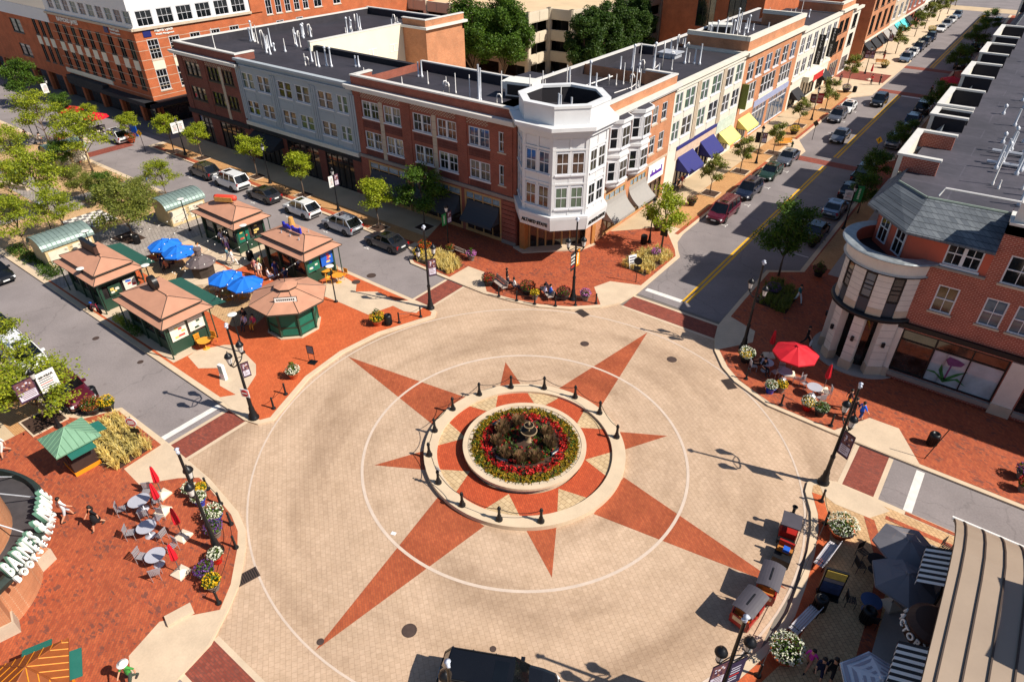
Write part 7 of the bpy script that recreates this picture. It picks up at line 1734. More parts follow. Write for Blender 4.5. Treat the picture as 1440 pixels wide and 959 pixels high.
for k in range(8):A,B_=og(.85)[k],og(.85)[(k+1)%8];r.add([(*A,3.72),(*B_,3.72),(0,0,3.98)],[(0,1,2)],0);r.quad((*A,3.64),(*B_,3.64),(*B_,3.72),(*A,3.72),1)
r.tube([(0,0,3.9),(0,0,4.3)],.03,5,1);r.build('roof',[KROOF,mat('kiosk_trim',rgb(60,56,50),.6,var=.1)],t)
sg=MB();sg.box(-.8,-.03,0,.8,.03,.38,0);sg.box(-.84,-.025,-.03,.84,.025,.41,1)
for k in range(9):sg.box(-.66+k*.15,-.036,.12,-.56+k*.15,-.03,.26,1)
sg.build('sign_board',[SIGNW,BLK],t,(1.25,-1.05,3.15),radians(45))
# low stone stove like cupola
t=thing('stone_firepit','dark conical roofed fire pit in the kiosk court','fire pit',(-35.4,.25,.13),0)
MB().lathe([(1.9,0),(1.9,.35),(1.4,.36)],20).build('seat_ring',CONC,t);MB().lathe([(.95,.3),(1.0,1.5)],8).build('hearth',mat('hearth_dark',rgb(62,52,46),.7,var=.25,scale=3),t)
MB().lathe([(1.3,1.5),(1.3,1.56),(.35,2.25),(.28,2.25),(.28,2.75),(.36,2.78),(.34,2.9),(.001,2.92)],10).build('roof',mat('hearth_roof',rgb(104,92,92),.6,var=.15,scale=3),t)
# barrel roofed stone pavilions
def pavilion(label,cx,cy,l,w,rz=0.0):
    t=thing('barrel_roof_pavilion',label,'pavilion',(cx,cy,.13),rz,'barrel roofed stone pavilions')
    mb=MB();mb.box(-w/2,-l/2,0,w/2,l/2,1.9,0)
    for s in(-1,1):mb.add([(w/2*cos(pi*i/10),s*l/2,1.9+.8*sin(pi*i/10)) for i in range(11)],[tuple(range(11))],0)
    for y in(-l/4,l/4):mb.box(w/2,y-l*.2,.3,w/2+.03,y+l*.2,1.6,1)
    rr=random.Random(2)
    for k in range(24):y,z=rr.uniform(-l*.42,l*.38),rr.uniform(.4,1.4);mb.box(w/2+.03,y,z,w/2+.045,y+.25,z+.05,2)
    mb.build('wall',[mat('pavilion_stone',rgb(206,182,136),.85,var=.15,scale=2,fine=.15),mat('pavilion_panel',rgb(214,204,184),.7,var=.1),mat('panel_marks',rgb(130,120,110),.7,var=0)],t)
    r=MB();n=12
    for i in range(n):
        a,c=pi*i/n,pi*(i+1)/n;r0=w/2+.15
        P=lambda q,rr_,y:(rr_*cos(q),y,1.86+.9*sin(q)*rr_/r0)
        r.quad(P(a,r0,-l/2-.2),P(c,r0,-l/2-.2),P(c,r0,l/2+.2),P(a,r0,l/2+.2));r.quad(P(a,r0-.07,-l/2-.2),P(a,r0-.07,l/2+.2),P(c,r0-.07,l/2+.2),P(c,r0-.07,-l/2-.2))
        for y in(-l/2-.2,l/2+.2):r.quad(P(a,r0,y),P(c,r0,y),P(c,r0-.07,y),P(a,r0-.07,y))
    for y in[(-l/2+.4*k) for k in range(int(l/.4)+1)]:r.tube([((w/2+.17)*cos(pi*i/8),y,1.87+.92*sin(pi*i/8)) for i in range(9)],.02,4)
    r.build('roof',mat('barrel_zinc',rgb(128,146,140),.5,.3,var=.15,scale=1.5),t);return t
pavilion('barrel roofed stone pavilion behind the box sign kiosk',-49.4,-5.2,4.2,2.9)
pavilion('barrel roofed stone pavilion behind the sausage sign kiosk',-48.9,6.1,4.0,2.8)
pavilion('barrel roofed zinc pavilion deep among the park trees',(-63.54,7.61)[0]-12,6.4,4.0,2.8)
# small hip roofed stalls on the bookshop terrace
def stall(label,p,rz,roofm,wallm,trim):
    t=thing('market_stall',label,'stall',(p[0],p[1],.13),rz,'small hip roofed stalls')
    mb=MB();mb.box(-.75,-.7,0,.75,.7,2.1,0);mb.box(-.78,-.73,.0,.78,.73,.28,1);mb.box(.74,-.6,1.0,.8,.6,1.9,2);mb.box(-.6,-.74,1.0,.6,-.7,1.9,2);mb.build('wall',[wallm,trim,mat('stall_dark',rgb(44,36,38),.7)],t)
    r=MB();e=1.25;r.add([(-e,-e,2.2),(e,-e,2.2),(e,e,2.2),(-e,e,2.2),(0,0,3.0),(-e,-e,2.12),(e,-e,2.12),(e,e,2.12),(-e,e,2.12)],[(0,1,4),(1,2,4),(2,3,4),(3,0,4),(5,6,1,0),(6,7,2,1),(7,8,3,2),(8,5,0,3),(8,7,6,5)],0)
    for s in((1,0),(-1,0),(0,1),(0,-1)):
        for k in range(-3,4):
            f=k*.34;h=(e-abs(f))/e*.8;x0,y0=(s[0]*e,f) if s[0] else(f,s[1]*e);x1,y1=(s[0]*abs(f),f) if s[0] else(f,s[1]*abs(f));r.tube([(x0,y0,2.21),(x1,y1,2.21+h)],.022,4,1 if trim is ORANGEP and roofm is not GREENR else 0)
    for a,c in(((1,1),0),((1,-1),0),((-1,1),0),((-1,-1),0)):r.tube([(a[0]*e,a[1]*e,2.21),(0,0,3.01)],.035,4,0)
    r.build('roof',[roofm,ORANGEP],t)
    for s in(1,-1):
        f=MB();f.quad((s*.85 if s>0 else-.55,-.7 if s>0 else 1.1,2.05),(s*.85 if s>0 else.55,.7 if s>0 else 1.1,2.05),(1.65 if s>0 else.55,.7 if s>0 else 1.8,1.95),(1.65 if s>0 else-.55,-.7 if s>0 else 1.8,1.95));f.v+=[(x,y,z-.06) for x,y,z in f.v];f.f.append([7,6,5,4]);f.f+=[[0,4,5,1],[1,5,6,2],[2,6,7,3],[3,7,4,0]];f.m=[0]*6;f.build('hatch_flap',mat('flap_teal',rgb(36,104,92),.6,var=.05),t)
    return t
GREENR=mat('green_seam_roof',rgb(116,156,128),.5,.2,var=.08,scale=1.5)
stall('small stall with green seamed roof by the tall grasses',(-20.54,-17.13),radians(-38+37),GREENR,mat('stall_brown',rgb(58,40,34),.7,var=.1),ORANGEP)
stall('small orange timber stall with teal flaps at the terrace edge',(-6.90,-24.59),radians(30+37),mat('stall_orange',rgb(140,72,28),.65,var=.15,scale=3),mat('stall_orange_wall',rgb(150,74,28),.7,var=.15),ORANGEP)

# string lights over the kiosk court
BULB=mat('bulb_white',rgb(240,236,224),.4,var=0)
def strings(label,a,b_,n,sag):
    mb=MB();P=[]
    for i in range(21):t_=i/20;P.append((a[0]+(b_[0]-a[0])*t_,a[1]+(b_[1]-a[1])*t_,a[2]+(b_[2]-a[2])*t_-4*sag*t_*(1-t_)))
    t=thing('string_lights',label,'string lights',P[10],0,'strings of bulbs over the kiosk court');c=P[10]
    mb.tube([(x-c[0],y-c[1],z-c[2]) for x,y,z in P],.012,4);mb.build('cable',BLK,t)
    for i in range(1,n):q=P[round(20*i/n)];put('bulb',once('bulb',lambda:MB().ball((0,0,-.05),.05,0,8,5,1.2).mesh('bulb',BULB,True)),t,(q[0]-c[0],q[1]-c[1],q[2]-c[2]))
for a,b_,lab in(((-36.2,-4.2,3.3),(-43,4.4,3.3),'from the box sign kiosk to the sausage kiosk'),((-36.2,-4.2,3.3),(-36.3,4.4,3.3),'across the court, past the fire pit'),((-32.6,-4.2,3.3),(-36.3,4.4,3.3),'from the drum sign kiosk to the fire pit'),((-32.6,-4.2,3.3),(-32.8,4.4,3.3),'from the drum sign kiosk to the burger kiosk'),((-26,-4.2,3.3),(-32.8,4.4,3.3),'slanting over the blue parasols'),((-26,-4.2,3.3),(-26.2,4.4,3.3),'nearest the octagonal kiosk'),((-43,-4.2,3.3),(-43,4.4,3.3),'farthest from the circle')):
    strings('string of small white bulbs '+lab,a,b_,10,.5)

# ---------------------------------------------------------------- parasols, tables, chairs
for(p,lab) in(((-40.45,-0.15),'far left one of four'),((-38.16,-0.10),'second of four, beside the far left one'),((-30.65,-0.33),'third of four, next to the fire pit'),((-28.47,0.08),'nearest to the octagonal kiosk')):
    parasol('open blue parasol in the kiosk court, '+lab,p,BLUEC,1.45,2.45,base=False,group='blue parasols in the kiosk court')
OT=mat('orange_table',rgb(222,150,44),.5,var=.08)
for(p,lab) in(((-42.55,0.28),'under the far left blue parasol'),((-40.38,0.36),'under the second blue parasol'),((-40.83,1.89),'alone beside the fire pit'),((-31.70,-0.36),'under the third blue parasol'),((-29.71,0.21),'under the blue parasol by the octagonal kiosk'),((-30.42,-0.68),'small one between the blue parasols'),((-26.82,6.85),'round by the burger kiosk wall'),((-25.25,6.83),'near the park lamp by the burger kiosk'),((-25.52,-5.82),'on the near kiosk corner')):
    tb=table('orange cafe table '+lab,p,OT,.5,group='orange cafe tables')
    for k in range(2):a=random.random()*2+k*2.6;chair('orange chair, %s side of the orange table %s'%(('one','other')[k],lab),(p[0]+.75*cos(a),p[1]+.75*sin(a)),a-pi/2,OT,group='orange cafe chairs')
# red parasols and grey tables on the bookshop terrace
for(u,v,lab) in((219.5,744,'farthest of the four, by the pale ramp'),(232,726,'second of the four'),(0,0,'')):
    pass
for(p,lab) in(((-14.35,-15.55),'by the pale ramp'),((-13.20,-16.20),'by the nearest tables'),((-10.67,-16.46),'beside the lamp post'),((-8.66,-17.76),'nearest the camera')):
    parasol('closed red parasol on the bookshop terrace, '+lab,p,REDC_,1,2.3,closed=True,group='closed red parasols of the bookshop terrace')
for k,(p,ch,lab) in enumerate((((-14.26,-16.71),((100,'behind'),(-60,'front')),'farthest from the camera'),((-14.30,-16.85),((200,'left'),(20,'right')),'by the second parasol'),((-12.20,-17.47),((80,'behind'),(190,'left'),(-20,'right')),'in the middle of the terrace'),((-10.09,-18.14),((170,'left'),(60,'behind'),(-70,'front')),'nearest the camera'))):
    table('grey round cafe table on the bookshop terrace, '+lab,p,TABLET,.5,group='grey tables of the bookshop terrace')
    for a,s in ch:a=radians(a+37);chair('grey slatted chair %s the terrace table %s'%({'behind':'behind','front':'in front of','left':'left of','right':'right of'}[s],lab),(p[0]+.85*cos(a),p[1]+.85*sin(a)),a-pi/2,group='grey chairs of the bookshop terrace')
# parasol terrace of the tower building
parasol('open red parasol on the shaded tower terrace',(10.65,17.35),REDC_,1.55,2.5,group='red parasols of the tower terrace')
parasol('closed red parasol left of the open red one',(8.70,18.67),REDC_,1,2.3,closed=True,group='red parasols of the tower terrace');parasol('closed red parasol right of the open red one',(13.09,16.89),REDC_,1,2.3,closed=True,group='red parasols of the tower terrace')
for(p,ch,lab) in(((10.48,16.51),((-30,'right'),(80,'behind')),'under the open red parasol'),((12.64,15.98),((110,'behind'),(-80,'front'),(-10,'right')),'by the right closed parasol'),((9.06,16.78),((180,'left'),(-60,'front')),'by the left closed parasol')):
    table('white round cafe table '+lab,p,TABLET,.5,group='tables of the tower terrace')
    for a,s in ch:a=radians(a+37);chair('pale slatted chair %s the tower terrace table %s'%({'behind':'behind','front':'in front of','left':'left of','right':'right of'}[s],lab),(p[0]+.85*cos(a),p[1]+.85*sin(a)),a-pi/2,group='chairs of the tower terrace')
# cafe parasols by the vaulted roof
parasol('grey parasol by the striped awning, farther one',(20.2,4.1),GREYU,1.5,2.6,n=6,group='cafe parasols');parasol('grey parasol by the striped awning, nearer one',(20.55,2.0),GREYU,1.5,2.6,n=6,group='cafe parasols')
SPM=mat('striped_canvas',rgb(196,204,216),.7,var=.05)
t=parasol('pale blue and white striped parasol at the cafe',(20.75,-4.0),SPM,1.5,2.6,n=6,group='cafe parasols')
c=[o for o in t.children if o.name.startswith('canopy')][0]
mb=MB()
for k in range(4):
    r0,r1=.3+k*.32,.46+k*.32
    for i in range(6):
        a,d=2*pi*i/6,2*pi*(i+1)/6
        zz=lambda r:2.6-r/1.5*.6+.02
        mb.quad((r0*cos(a),r0*sin(a),zz(r0)),(r1*cos(a),r1*sin(a),zz(r1)),(r1*cos(d),r1*sin(d),zz(r1)),(r0*cos(d),r0*sin(d),zz(r0)))
mb.build('stripe_bands',mat('stripe_grey',rgb(150,152,168),.7,var=.05),c)
BT=mat('black_cafe',rgb(34,32,34),.5,.2,var=.1)
for(p,ch,lab) in(((19.7,1.1),(200,290),'blue topped, under the nearer grey parasol'),((19.4,3.7),(150,220),'under the farther grey parasol'),((21.0,4.6),(30,),'at the striped awning corner')):
    table('dark cafe table '+lab,p,mat('table_blue',rgb(70,90,130),.4,var=.1) if 'blue' in lab else BT,.48,group='dark cafe tables')
    for k,a in enumerate(ch):a=radians(a);chair('black wire chair %s at the cafe table %s'%(('one','two')[k],lab),(p[0]+.8*cos(a),p[1]+.8*sin(a)),a-pi/2,BT,group='black cafe chairs')
chair('black chair standing alone by the vaulted roof corner',(22.1,7.0),1.2,BT)
# benches
bench('pale slatted bench facing the small train, farther one',(17.17,2.82),radians(90-8+180),m=mat('bench_pale',rgb(196,190,194),.6,var=.1));bench('pale slatted bench facing the small train, nearer one',(17.42,-1.59),radians(90-14+180),m=mat('bench_pale',rgb(196,190,194),.6,var=.1))
bench('bench at the kerb by the white bay, left of the dark flowers',(-13.39,14.54),radians(-20));bench('bench at the kerb by the white bay, beside the lamp',(-9.33,15.80),radians(-40+8))
bench('shaded bench behind the blond ornamental grasses',(-20.12,17.26),radians(180-2))
# bins
bin_('black litter bin beside the big green planter on the kiosk island',(-16.87,4.74));bin_('black litter bin by the lamp near the purple flowers',(-7.40,29.57));bin_('black litter bin on the brick walk right of the ramp',(20.01,15.55));bin_('black litter bin between the two pale benches',(17.80,-0.27),r=.38);bin_('black litter bin near the cafe parasols',(19.77,0.42),r=.4);bin_('black litter bin on the far sunny walk',(-5.79,100.04));bin_('black litter bin between the far kiosks',(-35.01,4.68),r=.34);bin_('black litter bin by the fire pit tree',(-46.76,0.08),r=.36);bin_('black bin beside the lower left photo board lamp',(-26.34,-13.74),r=.34)
# planters
planter('white flowers in a blue pot, third from the ramp on the bookshop terrace',(-11.94,-14.62),'white','blue',.42);planter('white flowers in a clay pot, first from the ramp on the bookshop terrace',(-12.99,-14.56),'white','grey',.42);planter('yellow flowers in a grey pot, beside the white ones near the ramp',(-12.52,-14.13),'yellow','grey',.36)
planter('big white flowers in a blue pot near the terrace lamp',(-10.26,-14.80),'white','blue',.6);planter('purple flowers near the foot of the terrace lamp',(-9.36,-15.33),'purple','grey',.5);planter('white flowers in a red pot, just past the terrace lamp',(-7.77,-16.23),'white','red',.4);planter('purple and green flowers past the terrace lamp',(-7.36,-17.09),'purple','grey',.5);planter('yellow green pot at the end of the terrace row',(-6.49,-17.25),'yellow','grey',.46)
planter('rust red flowers in a black tub by the tall grasses',(-24.84,-14.45),'rust','black',.68);planter('yellow flowers in a black tub by the tall grasses',(-24.33,-13.71),'yellow','black',.55)
planter('green and white flowers in a clay pot on the kiosk island kerb',(-17.27,-4.10),'white','terra',.52,tall=1);planter('large green leafy planter beside the black bin',(-17.55,4.23),'yellow','terra',.62,tall=1)
planter('dark and red flowers at the left end of the kerb bench row',(-14.44,14.37),'maroon','black',.62,second='red');planter('dark flowers with orange blooms between the kerb benches',(-10.86,15.24),'maroon','black',.7,second='orange');planter('yellow green pot right of the dark flowers',(-9.83,14.85),'yellow','grey',.4);planter('red and dark flowers left of the banner lamp',(-7.92,16.29),'maroon','black',.62,second='red');planter('pink flowers in a pale pot right of the banner lamp',(-6.40,17.28),'pink','grey',.5)
planter('orange flowers in a black tub in front of the blond grasses',(-23.21,15.67),'orange','black',.65);planter('yellow flowers in a black tub at the bed tip',(-22.75,14.22),'yellow','black',.5);planter('red leaved pot at the left end of the shaded bench',(-20.97,16.80),'rust','grey',.48);planter('mixed pink pot at the right end of the shaded bench',(-18.59,16.99),'pink','grey',.48,tall=1)
planter('pink purple flowers in a pot on the round sunny grass bed',(-5.16,27.58),'pink','grey',.45);planter('maroon flower tub under the young tree on the sunny walk',(-7.63,40.89),'maroon','black',.6);planter('dark purple tub by the sunny walk lamp',(-7.68,33.12),'maroon','black',.6)
planter('white and yellow flowers on the parasol terrace, by the lamp',(7.54,17.03),'white','black',.62,second='yellow');planter('white flowers in a blue pot on the parasol terrace',(10.21,14.54),'white','blue',.45);planter('lime foliage pot next to the blue pot',(10.77,15.05),'yellow','grey',.4);planter('white flowers in a red pot on the parasol terrace',(12.79,14.25),'white','red',.5,second='yellow');planter('silver grey foliage in a black pot on the parasol terrace',(13.64,14.18),'silver','black',.5)
planter('purple flowers at the right edge of the brick walk',(24.77,15.63),'purple','grey',.5,second='pink');planter('red flowers below the purple ones at the right edge',(24.90,14.49),'red','grey',.42)
planter('huge white flower bowl by the far pale bench',(17.38,4.91),'white','terra',.8);planter('huge white flower bowl by the near pale bench',(17.27,-3.75),'white','terra',.8)
planter('round yellow flower tub by the diamond sign on the sunny walk',(-6.67,72.00),'yellow','black',.7);planter('purple flower tub on the sunny walk farther on',(-6.92,99.21),'purple','black',.75,second='yellow');planter('yellow flower tub by the side street corner',(-5.86,121.29),'yellow','black',.8);planter('yellow flower tub far along the street',(-5.43,165.06),'yellow','black',.9)
planter('red pot with green plant near the office crossing',(-77.19,15.36),'orange','terra',.7,tall=1);planter('dark purple tub in the shade by the parasol tree',(5.72,38.83),'maroon','black',.62);planter('dark leafy tub in the shade beside the walking man',(7.97,33.22),'maroon','black',.6,tall=1);planter('dark purple flowers by the shaded grasses',(5.88,27.51),'purple','black',.6)
# ornamental grasses
BLOND=leafmat('blond_grass',rgb(232,208,132),rgb(214,186,104),rgb(240,222,164),.25)
g1=[(-23.0,13.9),(-22.3,13.7),(-18.5,13.7),(-18.5,15.7),(-20.2,16.6),(-23.2,16.0)]
sheet('nw_grass_bed_soil',[g1],.134,MULCH);grass_bed('ornamental_grass','blond ornamental grasses in the bed by the shaded bench',fill(g1,.42,1),34,.62,BLOND,2)
g2=[(-23.6,-13.6),(-18.7,-13.6),(-18.5,-15.9),(-20.4,-16.8),(-24.0,-15.6)]
sheet('sw_grass_bed_soil',[[(-23.2,-13.8),(-18.6,-13.8),(-18.4,-16.0),(-20.4,-17.0),(-24.2,-15.8)]],.134,MULCH)
tuf=[]
for r in range(4):
    for k in range(8):tuf.append((-23.0+k*.62,-13.9-r*.66-(k*.03)))
grass_bed('ornamental_grass','rows of blond ornamental grasses beside the green roofed stall',tuf,90,.72,BLOND,3)
g3=[(-6.8,24.4),(-4.3,23.9),(-4.0,28.6),(-5.6,29.6),(-7.2,27.2)]
sheet('round_grass_bed_soil',[g3],.134,MULCH);grass_bed('ornamental_grass','blond ornamental grasses at the sunny bulb by the street tree',fill(g3,.5,4),40,.66,BLOND,5)
g4=[(5.0,25.5),(7.8,25.2),(7.6,29.5),(5.0,30.0)]
sheet('ne_grass_bed_soil',[g4],.134,MULCH);grass_bed('ornamental_grass','grey green grasses in the shade beside the parasol terrace',fill(g4,.5,6),40,.66,LF[2],7)
hd=MB();rng=random.Random(4)
for i in range(9):scatter_leaves(hd,rng,(-34.6+i*.42,-7.9-.02*i,.5),.42,170,.07,0 if i<4 else 1,.9)
tag(hd.build('hedge',[LF[3],LF[1]]),'low hedge, lime then dark green, between the near kiosks','hedge')
hd=MB();scatter_leaves(hd,rng,(0,0,.75),.6,500,.07,0,1.1);t=thing('clipped_shrub','dark round clipped shrub left of the box sign kiosk','shrub',(*(-46.44,-7.60),.13));hd.build('foliage',LF[4],t);MB().tube([(0,0,0),(0,0,.5)],.05,6).build('stem',BARK,t)
# ivy bed by the lane
bedp=[(-56,-8.2),(-46.2,-8.2),(-46.2,-6.9),(-56,-6.9)]
mb=MB()
for q in fill(bedp,.5,8):scatter_leaves(mb,rng,(q[0],q[1],.3),.4,60,.09,0,.7)
tag(mb.build('ground_cover',LF[1]),'green ground cover strip by the lane beside the teal pavilion','shrubs',None,'stuff')
for(c,r,m,lab) in(((-63.87,6.25),1.6,'orange','orange flower bed between the park trees'),((-76.04,7.58),1.8,'red','red flower bed near the far pavilion'),((-86.64,10.20),1.6,'rust','rust flower bed under the office trees'),((-79.54,0.89),1.8,'orange','orange planter bed at the left edge of the park')):
    mb=MB();
    for i in range(70):scatter_leaves(mb,rng,(c[0]+rng.gauss(0,r*.5),c[1]+rng.gauss(0,r*.3),.4),.25,10,.1,rng.randrange(3),.6)
    tag(mb.build('flower_bed',[PET[m],LF[1],PET[m]]),lab,'flowers',None,'stuff')
for(a,b_,lab) in(((-73.95,-1.82),(-70.02,-0.49),'low stone basin wall in the park, left one'),((-82.73,9.41),(-81.70,12.00),'low stone seat wall near the far pavilion'),((-66.11,4.04),(-61.41,3.89),'low stone seat wall by the orange flower bed')):
    mb=MB();L=sqrt((b_[0]-a[0])**2+(b_[1]-a[1])**2);mb.box(0,-.2,0,L,.2,.5,0);mb.box(-.04,-.24,.5,L+.04,.24,.58,1);tag(mb.build('seat_wall',[STONE,CONC],None,(a[0],a[1],.13),aim(a,b_)),lab,'low wall')
# chequered giant game board
mb=MB()
for i in range(8):
    for j in range(8):mb.box(i*.5,j*.5,0,i*.5+.5,j*.5+.5,.012,(i+j)%2)
tag(mb.build('game_board',[mat('board_white',rgb(222,216,206),.8,var=.05),mat('board_grey',rgb(110,104,104),.8,var=.1)],None,(-58,-2.2,.142)),'chequered giant game board set in the park paving','game board')
# signs
t=road_sign('yellow pedestrian diamond sign in the shade by the pickup',(4.81,66.57),'diamond',radians(-20),3.2,front=mat('sign_yellow',rgb(236,176,20),.5,var=.05))
road_sign('yellow pedestrian diamond sign far along the street',(4.62,165.18),'diamond',radians(-20),3.2,front=mat('sign_yellow',rgb(236,176,20),.5,var=.05));road_sign('yellow diamond sign by the office crossing',(-72.14,14.48),'diamond',radians(20),2.8,front=mat('sign_yellow',rgb(236,176,20),.5,var=.05))
road_sign('dark back of a diamond sign by the yellow tub',(-3.88,71.03),'diamond',radians(-20),2.6);road_sign('round sign with dark back on the sunny corner bricks',(-4.42,22.50),'round',radians(20),2.5,sub=True);road_sign('dark square sign standing in the sunny grass bed',(-5.08,28.72),'square',radians(0),2.6)
road_sign('round red and white no entry sign in the grass rows',(-19.38,-14.14),'round',radians(30),2.3,front=WHT,sub=True)
t=thing('leaning_sign','thin dark sign pole leaning by the right litter bin','road sign',(*(19.93,13.95),.125));MB().tube([(0,0,0),(.5,.35,2.4)],.03,6).build('post',BLK,t);mb=MB();mb.box(-.3,-.02,1.9,.3,.02,2.5);mb.build('sign_face',mat('sign_back_grey',rgb(110,120,140),.5),t,(.42,.3,0),.6) if False else None
def menu_stand(label,p,rz):
    t=thing('menu_stand',label,'menu stand',(*p,.125),rz);MB().box(-.3,-.25,0,.3,.25,.06).build('base',BLK,t);mb=MB();mb.tube([(-.24,0,.05),(-.24,0,1.5)],.02,5);mb.tube([(.24,0,.05),(.24,0,1.5)],.02,5);mb.box(-.28,-.02,.8,.28,.02,1.5,0);mb.box(-.23,-.028,.86,.23,-.02,1.44,1);mb.build('board',[BLK,mat('menu_grey',rgb(110,108,120),.5,var=.15,scale=6)],t)
menu_stand('black menu stand on the orange bricks of the kiosk island',(-17.66,-2.15),radians(20))
t=thing('directory_sign','map stand with yellow header between the pale benches','map stand',(*(17.94,0.70),.125),radians(196));mb=MB();mb.box(-.5,-.06,.1,.5,.06,2.0,0);mb.box(-.44,.06,.35,.44,.075,1.1,1);mb.box(-.44,.06,1.42,.44,.075,1.92,2);mb.box(-.44,.06,1.14,.44,.072,1.38,3);mb.build('board',[BLK,mat('map_blue',rgb(60,80,120),.4,var=.4,scale=4),mat('map_yellow',rgb(216,186,90),.5,var=.15,scale=6),mat('map_grey',rgb(150,140,140),.5,var=.2,scale=6)],t);mb=MB();mb.box(-.5,-.25,0,.5,.25,.1);mb.build('base',BLK,t)
t=thing('a_frame_sign','white folding board leaning by the round black sign','folding sign',(*(-6.11,24.80),.125),radians(60));mb=MB();mb.add([(-.4,-.3,0),(.4,-.3,0),(.4,0,1.2),(-.4,0,1.2),(-.4,.3,0),(.4,.3,0)],[(0,1,2,3),(3,2,5,4)],0)
for k in range(4):mb.add([(-.3,-.29+k*.06,.2+k*.24),(.3,-.29+k*.06,.2+k*.24),(.3,-.26+k*.06,.32+k*.24),(-.3,-.26+k*.06,.32+k*.24)],[(0,1,2,3)],1)
mb.build('board',[WHT,mat('menu_grey',rgb(110,108,120),.5,var=.15,scale=6)],t)
t=thing('info_post','white information post on the near kiosk corner','post',(*(-21.10,-7.16),.13),radians(10));mb=MB();mb.box(-.22,-.12,0,.22,.12,1.25,0);mb.box(-.17,-.13,.55,.17,-.12,1.15,1);mb.build('body',[WHT,mat('info_teal',rgb(150,190,186),.4,var=.1)],t)
t=thing('pet_sign','blue standing board near the office crossing','sign',(*(-79.18,16.89),.13),radians(20));mb=MB();mb.box(-.5,-.05,0,.5,.05,1.9,0);mb.build('board',[MENB],t)
t=thing('bicycle','red and blue bicycle leaning at the kerb by the low hedge','bicycle',(*(-37.26,-8.44),.13),radians(15))
for x in(-.5,.5):M_=MB(M=Matrix.Rotation(pi/2,4,'X'));M_.lathe([(.3,-.015),(.33,0),(.3,.015),(.28,0),(.3,-.015)],18);M_.build('wheel',TYRE,t,(x,0,.33))
mb=MB();mb.tube([(-.5,0,.33),(-.1,0,.35),(.3,0,.8),(-.2,0,.8),(-.1,0,.35)],.025,5);mb.tube([(.5,0,.33),(.35,0,.95)],.025,5);mb.tube([(-.5,0,.33),(-.2,0,.8),(-.22,0,.92)],.02,5);mb.build('frame',mat('bike_red',rgb(190,40,70),.4),t);MB().tube([(.35,-.25,.98),(.35,.25,.98)],.018,5).build('handlebar',BLK,t);MB().box(-.32,-.06,.9,-.12,.06,.96).build('saddle',MENB,t)
tag(MB().box(-.14,-.1,0,.14,.1,.012).build('paper_scrap',WHT,None,(*(-1.90,-9.41),.012),.3),'scrap of white paper on the pavers inside the pale ring','paper')
mb=MB();mb.box(-.6,-.3,0,.6,.3,.18);tag(mb.build('paving_block',CONC,None,(*(-6.50,-19.10),.13),radians(75)),'loose pale block lying at the terrace ramp edge','block')
# kerb bollards with chains
def brow(pts,labs,ch,z=.125):
    for p,l in zip(pts,labs):bollard('slim black kerb bollard '+l,p,z,'slim bollards along the kerbs',.95,1)
    if ch:chain(ch,[(p[0],p[1],z+.85) for p in pts],.18,.016,'chains along the kerbs')
brow([(-12.71,-13.74),(-11.11,-13.93),(-9.39,-14.40),(-7.81,-15.15),(-5.61,-17.58)],['by the ramp end of the bookshop terrace','second from the ramp on the bookshop terrace','third from the ramp on the bookshop terrace','fourth from the ramp, by the terrace lamp','at the yellow pot end of the terrace'],'slack chain along the bookshop terrace kerb')
brow([(-15.63,-7.03),(-16.22,-5.61)],['nearest the no entry lamp on the kiosk island','next to the clay pot on the kiosk island'],'short chain on the kiosk island kerb')
brow([(-16.38,5.43),(-15.61,7.09)],['beside the black bin on the kiosk island','by the maroon banner lamp'],'short chain by the far island tip')
brow([(-12.53,13.40),(-10.91,13.75),(-9.37,14.20),(-7.84,15.00),(-6.58,16.09),(-5.36,17.35)],['at the left end of the white bay row','second in the white bay row','third in the white bay row','fourth in the white bay row, by the bench','by the orange banner lamp','at the ramp end of the white bay row'],'slack chain along the white bay kerb')
brow([(8.37,15.02),(11.29,13.66),(14.54,13.56)],['by the shaded pot on the parasol terrace','below the blue pot of the parasol terrace','by the ramp of the parasol terrace'],'slack chain along the parasol terrace kerb')
brow([(15.93,6.73),(16.55,5.24),(16.67,-5.22)],['beside the east lamp base','next to the white flower bowl','by the train lamp at the frame edge'],'slack chain beside the train kerb')
brow([(-4.26,40.18),(-3.55,42.30)],['under the young tree by the maroon van','at the kerb beside the maroon van'],None)
# hall chairs by far terrace (red parasols at office)
for(p,lab) in(((-91.62,14.53),'left one by the office restaurant'),((-85.40,15.02),'right one by the office restaurant')):
    parasol('open red parasol, '+lab,p,REDC_,1.75,2.6,group='red parasols by the office')
    for k in range(2):table('dark table %s the red parasol, %s'%(('under','beside')[k],lab),(p[0]+1.5*k,p[1]-.8*k),BT,.45,group='tables by the office');chair('dark chair %s the red parasol, %s'%(('under','beside')[k],lab),(p[0]+1.5*k+.7,p[1]-.8*k+.3),1.0+k,BT,group='chairs by the office')
parasol('open red parasol far along the shaded walk',(6.68,108.72),REDC_,1.9,2.6,group='far red parasols');parasol('closed red parasol at the far sunny corner',(-5.82,110.03),REDC_,1,2.6,closed=True,group='far red parasols')
bench('orange bench on the far sunny corner',(-7.08,123.99),0.3,m=OT,group='far benches');bench('orange bench by the hydrant on the sunny walk',(-6.02,66.53),0.8,m=OT,group='far benches')
table('green umbrella table in the park at the left edge',(-87.49,5.51),mat('table_green',rgb(170,190,70),.5),.9)
